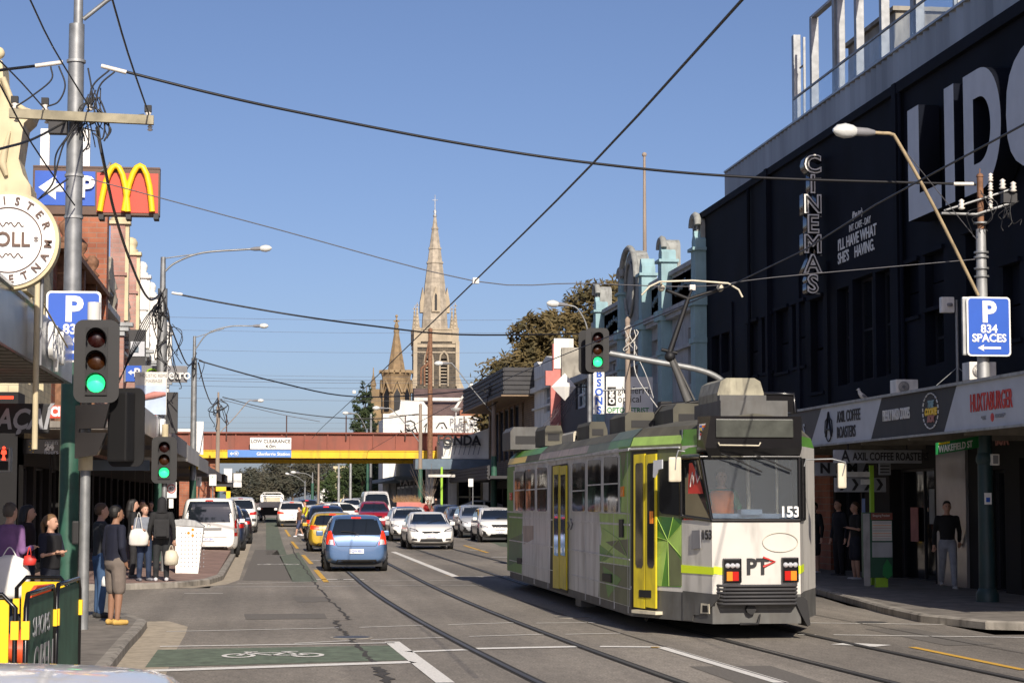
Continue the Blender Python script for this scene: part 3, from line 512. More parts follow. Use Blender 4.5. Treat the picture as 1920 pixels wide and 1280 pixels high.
for i, y in enumerate(pil):
    top = yz((1303, 1246, 1195, 1158, 1117)[i], (450, 470, 505, 540, 570)[i])[1]; mb = MB()
    mb.box(WX-.38, WX, y-.35, y+.35, 3.4, 8.15); mb.box(WX-.5, WX, y-.45, y+.45, 8.15, 8.5); mb.box(WX-.36, WX+.2, y-.32, y+.32, 8.5, top-.55); mb.box(WX-.46, WX+.25, y-.42, y+.42, top-.55, top-.45); mb.box(WX-.44, WX, y-.4, y+.4, 6.95, 7.12)
    mb.prism([(-.3, 0), (.3, 0), (.3, .25), (.15, .4), (.1, .55), (-.1, .55), (-.15, .4), (-.3, .25)], (WX-.34, y, top-.45), (0, -1, 0), (0, 0, 1), .5); mb.build('pilaster', 'teal_light' if i else 'teal_light', tq)
for i in range(4):
    a, b = pil[i]+.35, pil[i+1]-.35; mb = MB(); arch = (i == 2) or (i == 0)
    zt_ = 9.95 if i != 2 else 10.3; mb.box(WX, WX+.3, a, b, 8.5, zt_-.25); mb.box(WX-.12, WX+.35, a, b, zt_-.25, zt_-.1); mb.build('parapet', 'stucco', tq)
    mb = MB(); c = (a+b)/2; mb.tube([(WX-.04, c+k*(b-a)*.3, 9.2-.18*abs(k)) for k in (-1, -.5, 0, .5, 1)], .05, 5)
    for k in range(7):
        t = k/6*2-1; mb.ball((WX-.04, c+t*(b-a)*.32, 9.22-.2*abs(t)+.05*(k % 2)), .1, 6, 0, 1.3, .5)
    mb.build('garland', 'teal_dark', tq)
def curved_gable(y, r, zt_, zb, nm='curved_gable'):
    mb = MB(); pts = [(-r, zb), (r, zb)]+[(r*cos(pi*i/12), zt_-r*.8+r*.8*sin(pi*i/12)) for i in range(13)]; wall_poly(mb, [(y+a, z) for a, z in pts], WX-.15, .5); 
    mb.tube([(WX-.25, y+r*1.08*cos(pi*i/12), zt_-r*.8+r*.86*sin(pi*i/12)) for i in range(13)], .12, 6); mb.tube([(WX-.22, y+r*.6*cos(pi*i/12), zt_-r*1.0+r*.7*sin(pi*i/12)) for i in range(24)], .06, 5); mb.build(nm, mat('gable_grey', (.3, .31, .29), .85, var=.2, dirt=.4) and 'gable_grey', tq)
yc = PX(1190, 500, WX).y; curved_gable(yc, 1.5, yz(1190, 470)[1], 8.5); curved_gable(pil[0]+.2, .42, yz(1303, 415)[1], 8.6); curved_gable(pil[1]+.2, .4, yz(1256, 448)[1], 8.6); curved_gable(pil[3]+.2, .4, yz(1158, 517)[1], 8.6); curved_gable(pil[4]+.2, .4, yz(1117, 545)[1], 8.6)
mb = MB(); p = PX(1209, 470, WX+1); q = PX(1209, 293, WX+1); mb.cyl((p.x, p.y, 9.3), (p.x, p.y, q.z), .1, .05, 8); mb.ball((p.x, p.y, q.z+.08), .1, 8); mb.build('flagpole', 'wood_pole', tq)
mb = MB(); mb.box(WX-2.6, WX, Y0, Y1, 3.2, 3.35); mb.box(WX-2.62, WX-2.55, Y0, Y1, 2.9, 3.6); mb.box(WX+.4, WX+.5, Y0, Y1, 0, 3.3); mb.build('awning', 'frame_dark', tq)
# ---- dark shop, pink shop, brown building ----
dk = thing('black_building', 'black-painted two-storey shop with a white-framed window beside the turquoise building', 'building', (WX, 90, 0))
h = [rect(1079, 1097, 715, 768)]; mb = MB(); holes_wall(mb, 'x', WX, 87.05, 96, 3.3, 7.4, h, .2, 0, 0); mb.quad((WX, 87.05, 7.4), (WX, 96, 7.4), (25, 96, 7.4), (25, 87.05, 7.4)); mb.build('wall', 'charcoal', dk); window(dk, 'x', WX+.19, *h[0], 'frame_white', 'glass_blue', 2, 2, .12, -.08)
mb = MB(); mb.prism([(0, 0), (9, 0), (9, .3), (0, .3)], (WX-.2, 96, 7.2), (0, -1, .0), (0, 0, 1), .3); mb.build('gutter_board', 'stucco', dk); mb = MB(); mb.box(WX-2.5, WX, 87, 96, 3.1, 3.3); mb.box(WX+.3, WX+.4, 87, 96, 0, 3.3); mb.build('awning', 'frame_dark', dk)
mb = MB()
for k in range(7): mb.tube([(WX-.02, 95-k*.9, 6.8), (WX-2.4, 95.6-k*.9, 3.35)], .02, 4)
mb.build('stay_rod', 'wire_grey', dk)
mb = MB(); mb.box(WX, 25, 95.8, 96.1, 7.4, 9.2); mb.build('side_wall', 'render_grey', dk)
pk = thing('pink_shop', 'white shop with a stepped parapet and salmon pink side beside the black building', 'building', (WX, 100, 0))
ym = 96.1; mb = MB(); h = [rect(1020, 1035, 720, 775)]; holes_wall(mb, 'x', WX, ym, 105.8, 0, 8.3, h, .2, 0, 0); mb.quad((WX, ym, 8.3), (WX, 105.8, 8.3), (25, 105.8, 8.3), (25, ym, 8.3))
wall_poly(mb, [(ym, 8.2), (105.6, 8.2), (105.6, 9.1), (104.4, 9.1), (103.2, 8.8), (101, 9.15), (98.6, 8.9), (97.6, 9.6), (ym, 9.6)], WX-.05, .3); mb.box(WX-.25, WX, ym, 105.8, 7.5, 7.75); mb.box(WX-.15, WX, ym, 105.8, 6.6, 6.7); mb.build('wall', 'wall_white', pk); window(pk, 'x', WX+.19, *h[0], 'frame_white', 'glass_blue', 2, 2, .1, -.06)
mb = MB(); mb.box(WX-.5, WX-.02, ym-.05, ym+.25, 3.2, 7.4); mb.box(WX-.75, WX-.02, ym-.06, ym+.26, 7.4, 8.1); mb.box(WX-.4, WX-.02, ym-.05, ym+.25, 8.1, 9.4); mb.build('corner_pilaster', 'salmon', pk); mb = MB(); mb.box(WX-.35, WX+.6, ym-.1, ym-.06, 8.2, 9.65); mb.build('chimney_block', 'wall_white', pk)
bb = thing('brown_office_building', 'brown brick building with deep louvred eaves and tall dark windows', 'building', (WX, 115, 0))
ya, yb2 = 105.9, 128; mb = MB(); h = [(110.2, 111, 4, 7.3)]+[(112.6+i*2.5, 114.8+i*2.5, 4.2, 7.3) for i in range(6)]; holes_wall(mb, 'x', WX, ya, yb2, 3.3, 7.4, h, .25, 0, 1); mb.quad((WX, ya, 3), (WX, ya, 7.4), (25, ya, 7.4), (25, ya, 3)); mb.build('wall', ['tile_brown', 'black'], bb)
for q in h: window(bb, 'x', WX+.24, *q, 'frame_dark', 'glass_blue', 1, 1, .1, -.15)
mb = MB(); mb.prism([(0, 0), (1.6, 0), (1.6, 1.45), (0, 1.45)], (WX-1.6, ya, 7.45), (1, 0, 0), (0, 0, 1), (yb2-ya)) 
mb.box(WX, WX+8, ya, yb2, 7.45, 8.9)
for k in range(6): mb.box(WX-1.66, WX-1.6, ya, yb2, 7.5+k*.24, 7.66+k*.24); mb.box(WX-1.6, WX+8, ya-.06, ya, 7.5+k*.24, 7.66+k*.24)
mb.build('louvred_eaves', 'charcoal', bb); mb = MB(); mb.box(WX-1.75, WX, ya, yb2, 7.38, 7.45); mb.build('soffit', 'brown_panel', bb)
mb = MB(); mb.box(WX-2.4, WX, ya, yb2, 3.05, 3.2); mb.box(WX-2.45, WX-2.35, ya, yb2, 3.0, 3.75)
for k in range(4): mb.box(WX-2.5, WX-2.45, ya, yb2, 3.05+k*.18, 3.17+k*.18)
mb.build('awning', 'charcoal', bb); mb = MB(); holes_wall(mb, 'x', WX, ya, yb2, 0, 3.1, [(107+i*3.4, 109.8+i*3.4, .4, 2.6) for i in range(6)], .2, 0, 1); mb.build('shop_wall', ['shop_dark', 'glass'], bb)
# ================= left side of the street (wall plane x = -5.5) =================
LX = -5.5
# near-left block: awning, fascia, round sign (only its corner shows)
nb = thing('corner_awning', 'silver-edged shop awning with raised white letters near the left edge', 'awning', (-4, 25, 3))
mb = MB(); mb.box(-7, -2.83, 12, 29.4, 3.62, 3.78)
for i in range(30): mb.box(-7, -2.85, 12+i*.58, 12.3+i*.58, 3.55, 3.62)
mb.build('awning_roof', 'soffit', nb)
mb = MB(); mb.box(-2.83, -2.78, 12, 25.3, 3.56, 4.2); mb.box(-2.83, -2.74, 12, 25.3, 4.2, 4.24); mb.build('fascia', 'silver_panel', nb)
mb = MB(); mb.box(-2.83, -2.76, 25.4, 29.4, 3.56, 4.2); mb.box(-7, -2.83, 29.34, 29.4, 3.56, 4.2); f2 = mb.build('fascia', 'silver_panel', nb)
text('Crêperie', .62, (-2.74, 25.9, 3.9), (0, 1, 0), UPZ, 'white_pure', f2, 'raised_lettering', .06, .72, bold=.015)
mb = MB(); mb.cyl((-2.7, 24.3, 2.5), (-2.7, 24.3, 4.5), .035, n=8); mb.build('awning_post', 'cream', nb)
mb = MB(); mb.tube([(-2.72, 24.5, 4.35), (-2.6, 27, 3.9)], .012, 4); mb.build('stay_rod', 'cream', nb)
rs = thing('round_sign', 'round white hanging sign with a gold rim and bakery lettering above the silver awning', 'sign', PY(18, 452, 22.5))
c = PY(18, 452, 22.5); mb = MB(); mb.cyl((c.x, 22.62, c.z), (c.x, 22.42, c.z), .54, n=48); mb.build('rim', 'golden' if False else 'cream', rs)
mb = MB(); mb.cyl((c.x, 22.42, c.z), (c.x, 22.40, c.z), .5, n=48); fc = mb.build('face', 'white_pure', rs)
mb = MB(); mb.tube([(c.x+.355*cos(a), 22.395, c.z+.355*sin(a)) for a in [2*pi*i/48 for i in range(49)]], .008, 4); mb.build('ring', 'sign_brown', fc)
for s_, a0 in (('MISTER', 115), ('VIETNAM', -125)):
    for i, ch in enumerate(s_):
        a = rad(a0-(18.5*i)) if a0 > 0 else rad(a0+20*i); r = .43
        ux = (sin(a), 0, -cos(a)) if a0 > 0 else (-sin(a), 0, cos(a)); uz = (cos(a), 0, sin(a)) if a0 > 0 else (-cos(a), 0, -sin(a))
        text(ch, .12, (c.x+r*cos(a), 22.39, c.z+r*sin(a)), ux, uz, 'sign_brown', fc, 'lettering', .01, 1, 'CENTER', .002)
text('ROLL', .22, (c.x-.02, 22.39, c.z), CAMX, UPZ, 'sign_brown', fc, 'lettering', .01, .95, 'CENTER', .004); text('®', .07, (c.x+.27, 22.39, c.z+.01), CAMX, UPZ, 'sign_brown', fc)
mb = MB()
for dz in (.17, -.17):
    for sg in (-1, 1): mb.tube([(c.x+sg*t*.16, 22.39, c.z+dz+.025*sin(t*12)) for t in [i/10 for i in range(11)]], .006, 4)
mb.build('flourish', 'sign_brown', fc)
for dx in (.35, -.3): mb = MB(); mb.cyl((c.x+dx, 22.55, 3.78), (c.x+dx, 22.55, c.z-.35), .02); mb.build('support', 'galv', rs)
def lsign(name, lab, x0, x1, yt_, yb_, Y, m, th=.12, cat='sign', hang=None, group=None):
    t, pn, a, b = hang_sign(name, lab, x0, x1, yt_, yb_, Y, m, cat, th, group)
    if hang:
        for f_ in (.15, .85): x = a.x+(b.x-a.x)*f_; mb = MB(); mb.box(x-.015, x+.015, Y-.01, Y+.01, a.z, hang); mb.build('hanger', 'frame_dark', t)
    return t
t = lsign('hanging_sign', 'black under-awning sign with grey italic dessert lettering', -60, 92, 756, 812, 26.5, 'black', hang=3.55); ct('AÇAÍ', -8, 787, 26.5, .36, 'letter_grey', t, .8, .01, shear=.25)
mb = MB(); p, q = PY(0, 745, 26.3), PY(25, 745, 26.3); mb.cyl(p+V((-1, 0, 0)), q, .02, n=6); tag(mb.build('neon_tube', 'lens_red_on'), 'red neon tube under the near-left awning', 'neon tube')
t = lsign('hanging_sign', 'red and white sign end under the far-left awning', 93, 114, 760, 784, 50, 'sign_red'); ct('CI', 95, 772, 50, .3, 'white_pure', t, .8, .015)
t = lsign('hanging_sign', 'black all-hours opening sign with a moon and sun emblem', 42, 112, 822, 851, 47, 'black_gloss'); ct('open', 84, 829, 47, .16, 'grey_letter', t, .9); ct('24', 84, 838, 47, .2, 'white', t, 1, .012); ct('hours', 83, 847, 47, .15, 'grey_letter', t, .9)
p = PY(66, 837, 46.93); mb = MB(); mb.prism([(.09*cos(a), .09*sin(a)) for a in [rad(90+18*i) for i in range(11)]]+[(.05*cos(a)-.02, .08*sin(a)) for a in [rad(270-18*i) for i in range(11)]], p, (1, 0, 0), (0, 0, 1), .01)
for k in range(5): a = rad(110+k*35); mb.cyl(p+V((.13*cos(a), 0, .13*sin(a))), p+V((.13*cos(a), -.01, .13*sin(a))), .014, n=6)
mb.build('emblem', 'golden', t)
# ---- the row of shops ----
def rowb(name, lab, ya, yb2, top, m, wins=(), fm='frame_white', extra=None, end=True):
    t = thing(name, lab, 'building', (LX, (ya+yb2)/2, 0)); mb = MB(); g = gz(ya)
    hs = [(a, b, c+g, d+g) for a, b, c, d in wins]; holes_wall(mb, 'x', LX, ya, yb2, 3.3+g, top, hs, -.25, 0, 1)
    mb.quad((LX, ya, g), (LX, ya, top), (LX-14, ya, top), (LX-14, ya, g)); mb.quad((LX, ya, top), (LX, yb2, top), (LX-14, yb2, top), (LX-14, ya, top)); mb.build('wall', [m, 'black'], t)
    for h in hs: window(t, 'x', LX-.24, *h, fm, 'glass', 1, 2, .08, .06)
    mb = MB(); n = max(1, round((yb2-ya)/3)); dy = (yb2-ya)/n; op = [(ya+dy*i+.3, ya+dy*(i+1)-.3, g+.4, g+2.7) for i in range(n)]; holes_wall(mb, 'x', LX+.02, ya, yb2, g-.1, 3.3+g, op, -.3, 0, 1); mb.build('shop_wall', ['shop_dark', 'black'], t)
    for i, h in enumerate(op):
        wn = window(t, 'x', LX-.2, *h, 'frame_dark', 'glass', 2, 1, .05, .06, 'shop_window'); q_ = ('off_white', 'sign_blue', 'salmon', 'stucco', 'golden')[(i*3+int(ya)) % 5]; mb = MB(); z_ = g+.9+.3*((i*7) % 3); mb.box(LX-.17, LX-.155, h[0]+.3, h[0]+1.0, z_, z_+.8); mb.build('poster', q_, wn)
    return t
def lawn(ya, yb2, z0, z1, m, lab, xo=-2.8, under='soffit', endm=None):
    g = gz(ya); t = thing('shop_awning', lab, 'awning', (xo, ya, z0+g)); mb = MB(); mb.box(LX, xo-.04, ya+.05, yb2, z0+g+.06, z0+g+.2)
    k = int((yb2-ya)/.5)
    for i in range(k): mb.box(LX, xo-.05, ya+.1+i*.5, ya+.35+i*.5, z0+g+.02, z0+g+.06)
    mb.build('awning_roof', under, t); mb = MB(); mb.box(xo-.04, xo, ya, yb2, z0+g, z1+g); mb.build('fascia', m, t)
    mb = MB(); mb.box(LX if not endm else xo-.42, xo-.04, ya, ya+.04, z0+g, z1+g); mb.build('end_fascia', endm or m, t); return t
# cream corner building
cb = rowb('cream_corner_building', 'cream painted brick corner building with a scrolled stone tower top', 46, 53, 8.0, 'brick_cream', [(47.2, 48.4, 4.6, 6.8), (50, 51.2, 4.6, 6.8)])
mb = MB(); mb.box(LX-3, LX+.02, 45.95, 47.2, 4.3, 9.0); mb.box(LX-3.1, LX+.18, 45.8, 47.4, 6.55, 6.75); mb.box(LX-3.1, LX+.22, 45.75, 47.4, 8.15, 8.3); mb.box(LX-3.1, LX+.15, 45.8, 47.4, 6.2, 6.3); mb.build('corner_pier', 'brick_cream', cb); mb = MB(); mb.box(LX-3, LX+.02, 45.95, 47.2, .1, 4.3); mb.build('corner_shopfront', 'shop_dark', cb)
mb = MB(); mb.prism([(-2.6, 0), (.15, 0), (.25, .3), (.22, .6), (.05, .85), (-.05, 1.2), (.05, 2.0), (.2, 2.15), (.25, 2.3), (-.05, 2.4), (-.25, 2.6), (-.42, 3.0), (-.45, 3.4), (-.65, 3.5), (-2.6, 3.5)], (LX-.0, 45.75, 8.3), (1, 0, 0), (0, 0, 1), 1.2); mb.ball((LX-.55, 45.9, 11.9), .14); mb.tube([(LX+.2, 45.7, 10.5), (LX-.2, 45.68, 10.75), (LX-.42, 45.68, 11.3)], .07, 6); mb.tube([(LX-.25, 45.7, 10.1), (LX-.4, 45.68, 9.4), (LX-.3, 45.68, 9.1)], .09, 6, rs=[.03, .1, .05])
mb.build('scrolled_gable', 'cream', cb)
# fast-food and parking sign
ms = thing('projecting_sign', 'large red and blue projecting sign with yellow double arches and a parking arrow', 'sign', PY(180, 405, 50)); a, b = PY(62, 313, 50), PY(299, 405, 50)
mb = MB(); mb.box(a.x, b.x, 50, 50.35, b.z, a.z, bev=.02); mb.box(a.x, b.x, 49.98, 50.37, a.z, a.z+.04); mb.build('sign_box', 'sign_brown', ms)
def face(x0, x1, y0, y1, Y, m, par, nm='sign_face'): p, q = PY(x0, y0, Y), PY(x1, y1, Y); mb = MB(); mb.box(p.x, q.x, Y-.02, Y, q.z, p.z); return mb.build(nm, m, par)
bf = face(66, 178, 320, 386, 50, 'sign_blue', ms); face(182, 296, 324, 400, 50, 'sign_red', ms)
mb = MB(); p = PY(72, 351, 49.97); mb.prism([(0, 0), (.42, .3), (.42, .1), (.6, .1), (.6, -.1), (.42, -.1), (.42, -.3)], p, (1.0, 0, 0), (0, 0, 1), .01); mb.build('arrow', 'white', bf); ct('P', 148, 352, 49.97, .7, 'white', bf, 1, .03)
for xo in (0, 45.5):
    mb = MB(); pts = [PY(x, y, 49.88) for x, y in ((187+xo, 396), (191+xo, 372), (197+xo, 345), (204+xo, 325), (211+xo, 314), (217+xo, 311), (223+xo, 314), (230+xo, 328), (235+xo, 350), (238+xo, 375), (240+xo, 397))]; mb.tube(pts, .075, 8); mb.build('arch', 'golden', ms)
for x in (185, 236, 288): p = PY(x, 402, 49.9); mb = MB(); mb.box(p.x, p.x+.12, 49.85, 50.3, p.z-.12, p.z); mb.build('bracket', 'charcoal', ms)
bird(199, 325, 49.9, 'dark pigeon perched on the projecting sign between arrow and arches', 1, 'mid_grey')
for i, x in enumerate((84, 160)): p, q = PY(x-8, 241, 56), PY(x+8, 320, 56); mb = MB(); mb.box(p.x, q.x, 56, 56.15, q.z-.5, p.z, bev=.02); tag(mb.build('mobile_antenna', 'white'), ('white antenna panel rising left of the main pole', 'white antenna panel rising right of the main pole')[i], 'antenna')
# victorian brick terrace
W4 = lambda ya, n, z=4.3: [(ya+1.1+i*3.2, ya+2.2+i*3.2, z, z+2.3) for i in range(n)]
br = rowb('red_brick_shop', 'red brick Victorian shop with a high party wall beside the cream corner building', 53.05, 66, 8.6, 'brick_red', W4(53.2, 4))
mb = MB(); mb.box(-12, -5.1, 65.2, 66.0, 6.5, 11.4); mb.build('party_wall', 'brick_red', br); mb = MB()
for y in (54, 58, 62): mb.box(LX, LX+.35, y, y+.4, 3.4, 8.6); mb.lathe((LX+.2, y+.2, 8.6), [(.12, 0), (.24, .1), (.1, .25), (.2, .4), (.22, .55), (.08, .7)], 8)
for z in (6.9, 8.4): mb.box(LX, LX+.45, 53.1, 66, z, z+.15)
mb.build('cornice', 'rust', br)
specs = [(66.05, 73.6, 'brick_pink', 'cream'), (73.65, 80, 'brick_pink', 'cream'), (80.05, 86.8, 'brick_pink', 'wall_white'), (86.85, 93.5, 'brick_pink', 'wall_white'), (93.55, 100, 'off_white', 'wall_white'), (100.05, 107, 'off_white', 'wall_white')]
labs = ['pink brick terrace shop nearest the red brick party wall', 'second pink brick terrace shop, under the yellow-capped pilaster', 'third terrace shop, pink brick with a white-capped pilaster beyond', 'fourth terrace shop with white pilasters behind the lamp pole', 'fifth terrace shop, painted off-white, left of the lamp pole', 'last terrace shop of the row before the grey roofline']
for (ya, yb2, m, cap), lab in zip(specs, labs):
    t = rowb('terrace_shop', lab, ya, yb2, 9.0, m, W4(ya, 2)); y = yb2; top = {73.6: 12.45, 80: 12.1, 86.8: 11.95, 93.5: 11.8, 100: 11.6, 107: 11.2}[y]; pm = 'brick_pink' if cap == 'cream' else 'wall_white'
    mb = MB(); mb.box(LX-.1, LX+.42, y-.5, y-.02, 3.3, top-.7); mb.box(LX-.16, LX+.5, y-.56, y-.0, 9.9, 10.0); mb.build('pilaster', pm, t)
    mb = MB(); mb.box(LX+.42, LX+.55, y-.45, y-.05, 8.3, top-.7); mb.box(LX-.2, LX+.6, y-.6, y-.0, top-.7, top-.58); mb.lathe((LX+.16, y-.27, top-.58), [(.3, 0), (.32, .1), (.22, .16), (.28, .3), (.29, .42), (.22, .54), (.1, .6)], 10); mb.build('pilaster_cap', cap, t)
    mb = MB()
    for k in range(3): mb.box(LX+.0, LX+.45+k*.14, y-.62, y-.0, 7.75+k*.17, 7.88+k*.17)
    mb.box(LX, LX+.3, ya, yb2-.6, 8.2, 8.4); mb.box(LX, LX+.18, ya, yb2-.6, 7.4, 7.5); mb.box(LX, LX+.2, ya, yb2-.6, 8.9, 9.05); mb.build('cornice', 'stucco', t)
    mb = MB(); c_ = (ya+yb2)/2-.3; mb.prism([(-1.5, 0), (1.5, 0), (1.3, .5), (.7, .7), (.4, 1.1), (-.4, 1.1), (-.7, .7), (-1.3, .5)], (LX+.25, c_, 9.0), (0, 1, 0), (0, 0, 1), .25)
    for dy in (-1.7, 1.4): mb.lathe((LX+.15, c_+dy, 8.4), [(.2, 0), (.1, .15), (.2, .4), (.12, .75), (.2, .8), (.05, 1.3)], 8)
    mb.build('pediment', 'render_grey', t); mb = MB()
    for a in (ya+1.1, ya+4.3): mb.box(LX, LX+.15, a-.15, a+1.25, 6.65, 6.8); mb.box(LX, LX+.12, a-.1, a+1.2, 4.2, 4.3)
    mb.build('window_hood', 'off_white', t)
t = rowb('grey_shop', 'dark grey two-storey shop beyond the Victorian terrace', 107.05, 118, 7.9, 'charcoal', [(108, 110, 4.5, 6.5), (112, 114, 4.5, 6.5)]); t = rowb('low_shop', 'low white shop with a small chimney near the railway bridge', 118.05, 131, 5.9, 'off_white', [(120, 122, 3.9, 5.2)])
mb = MB(); mb.box(LX-1, LX+.1, 118, 119, 5.9, 7.2); mb.box(LX-.7, LX-.1, 118.1, 118.8, 7.2, 8.3); mb.build('chimney', 'off_white', t)
t = rowb('distant_shop', 'plain shop just beyond the bridge on the left', 139, 158, 6.3, 'mid_grey', [(142, 144, 4, 5.4)]); t = rowb('distant_shop', 'pale shop row far down the left side', 158.05, 220, 7.4, 'off_white', [(162, 164, 4, 5.4), (170, 172, 4, 5.4)])
lawn(45.6, 52.8, 3.45, 4.05, 'silver_panel', 'grey awning with an orange-red end, first beyond the side street', endm='orange_red'); lawn(53.1, 61, 3.5, 4.1, 'silver_panel', 'grey awning carrying raised white script, below the massage sign', endm='orange_red')
p = PX(293, 785, -2.8); text('Grill', .6, (-2.78, 54, 3.8), (0, 1, 0), UPZ, 'white_pure', None, 'raised_lettering', .1, .8, bold=.02); o = COL.objects['raised_lettering.001'] if 'raised_lettering.001' in COL.objects else None
aw2 = [q for q in COL.objects if q.get('label', '').startswith('grey awning carrying')][0]
for q in COL.objects:
    if q.name.startswith('raised_lettering') and q.parent is None: q.parent = aw2; q.location = q.location-aw2.location
lawn(61.1, 73, 3.4, 3.95, 'mid_grey', 'long grey awning behind the second traffic light'); lawn(73.1, 86, 3.3, 3.9, 'off_white', 'dirty white awning beside the lamp pole'); lawn(86.1, 100, 3.2, 3.8, 'galv_dull', 'awning with a bright yellow end panel', endm='golden'); lawn(100.1, 130, 3.0, 3.5, 'mid_grey', 'last grey awning before the railway bridge'); lawn(139, 200, 2.8, 3.3, 'charcoal', 'dark awning beyond the railway bridge')
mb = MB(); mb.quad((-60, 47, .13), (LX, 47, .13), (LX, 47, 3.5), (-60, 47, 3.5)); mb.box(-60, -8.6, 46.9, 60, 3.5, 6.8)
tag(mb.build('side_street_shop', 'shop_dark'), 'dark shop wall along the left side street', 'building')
# shop signs
t = lsign('projecting_sign', 'grey projecting sign with a blue parking end and white lettering', 233, 351, 685, 717, 62, 'mid_grey'); face(236, 265, 685, 715, 61.93, 'sign_blue', t); ct('P', 251, 699, 61.9, .36, 'white', t, 1, .01); p = PY(240, 698, 61.9); mb = MB(); mb.prism([(0, 0), (.1, .08), (.1, .03), (.2, .03), (.2, -.03), (.1, -.03), (.1, -.08)], p, (1, 0, 0), (0, 0, 1), .01); mb.build('arrow', 'white', t); ct('Metro', 297, 702, 61.9, .42, 'white', t, .9, .004); p = PY(285, 698, 61.9); mb = MB(); mb.tube([p+V((.15*cos(a), 0, .1*sin(a))) for a in [2*pi*i/12 for i in range(13)]], .03, 5); mb.build('emblem', 'lime', t)
t = lsign('projecting_sign', 'tall pale sign with massage lettering and a blue wash', 253, 312, 697, 778, 57, 'off_white', .06); ct('HOLISTIC REMEDIAL', 262, 704, 57, .12, 'mid_grey', t, .9, th=.06); ct('MASSAGE', 273, 714, 57, .12, 'mid_grey', t, .9, th=.06)
f3 = face(254, 311, 722, 777, 56.97, 'sign_blue_light', t); f3.data.materials[0] = mat('pale_wash', (.45, .55, .7), .6)
p, q = PY(257, 745, 56.94), PY(311, 738, 56.94); mb = MB(); mb.tube([p, p.lerp(q, .3)+V((0, 0, -.02)), p.lerp(q, .6)+V((0, 0, .01)), p.lerp(q, .85), q], .08, 8, rs=[.1, .08, .1, .07, .05]); mb.build('printed_figure', 'pink', t)
t = lsign('projecting_sign', 'dark shop sign with a pale picture below an arched top', 242, 273, 618, 690, 64, 'charcoal'); face(245, 271, 640, 668, 63.93, 'grey_letter', t); face(252, 260, 650, 660, 63.9, 'steel_blue', t)
lsign('projecting_sign', 'dark grey blank sign panel behind the massage sign', 313, 333, 735, 812, 60, 'charcoal'); lsign('projecting_sign', 'small white and blue sign near the bridge abutment', 365, 381, 790, 852, 110, 'white')
t = lsign('hanging_sign', 'blue and grey under-awning sign behind the traffic lights', 160, 280, 862, 882, 52, 'steel_blue')
for x, y, lab in ((420, 896, 'small white square shop sign under the bridge'), (438, 905, 'green and white shop sign farthest down the left side')): t = lsign('hanging_sign', lab, x, x+15, y-18, y+8, 150, 'white')
# ================= railway bridge =================
BY = 134; bz = lambda y: PY(600, y, BY).z
bg = thing('railway_bridge', 'rust-red girder railway bridge with a yellow protection beam across the street', 'bridge', (4, BY, 0))
xl, xr = -9, 24; z0, z1 = bz(842), bz(813); mb = MB(); mb.box(xl, xr, BY, BY+.25, z0, z1); mb.box(xl, xr, BY-.22, BY+.4, z1, z1+.1); mb.box(xl, xr, BY-.22, BY+.4, z0-.06, z0)
for i in range(22): x = xl+1+i*1.5; mb.box(x-.04, x+.04, BY-.12, BY, z0, z1); 
mb.build('girder', 'bridge_red', bg); mb = MB(); mb.box(xl, xr, BY+.4, BY+6, z0, z0+.5); mb.box(xl, xr, BY+6, BY+6.4, z0-.1, z1); mb.build('deck', 'bridge_dark', bg)
mb = MB(); zy0, zy1 = bz(859), bz(844); mb.box(xl, 12.2, BY-.7, BY-.45, zy0, zy1-.08); mb.box(xl, 12.2, BY-.75, BY-.2, zy1-.08, zy1-.02); mb.build('protection_beam', 'bridge_yellow', bg)
mb = MB(); mb.box(xl, 13, BY+7, BY+7.3, zy0-.2, zy0+.1); mb.build('far_beam', 'bridge_yellow', bg); mb = MB(); mb.box(xl, 13, BY-.45, BY+6.4, zy0+.05, zy0+.25); mb.build('underside', 'bridge_dark', bg)
for i in range(7):
    x = xl+2.5+i*3.9; mb = MB(); mb.box(x-.04, x+.04, BY-.2, BY-.14, z1-.4, z1+1.2); mb.build('rail_post', 'bridge_dark', bg)
mb = MB()
for k in range(3): mb.tube([(xl, BY-.17, z1+.35+k*.35), (xr, BY-.17, z1+.35+k*.35)], .008, 4)
mb.build('fence_wire', 'wire_grey', bg)
for x0, x1, nm in ((-9, -3.3, 'abutment'), (12.3, 20, 'abutment')): mb = MB(); mb.box(x0, x1, BY-.1, BY+7, 0, z0-.06); mb.build(nm, 'brick_red', bg)
a, b = PY(469, 820, BY-.75), PY(546, 842, BY-.75); t = thing('clearance_sign', 'white low clearance sign on the red bridge girder', 'sign', a); mb = MB(); mb.box(a.x, b.x, BY-.8, BY-.72, b.z, a.z, bev=.02); mb.build('board', 'white', t)
text('LOW CLEARANCE', .31, PY(507.5, 827, BY-.81), CAMX, UPZ, 'letter_black', t, 'lettering', .02, 1.0, 'CENTER', .004); text('4.0m', .31, PY(507.5, 836.5, BY-.81), CAMX, UPZ, 'letter_black', t, 'lettering', .02, 1.1, 'CENTER', .004)
a, b = PY(427, 843, BY-.78), PY(546, 857, BY-.78); t = thing('station_sign', 'light blue railway station sign with an arrow on the yellow bridge beam', 'sign', a); mb = MB(); mb.box(a.x, b.x, BY-.84, BY-.78, b.z, a.z); mb.build('board', 'sign_blue_light', t)
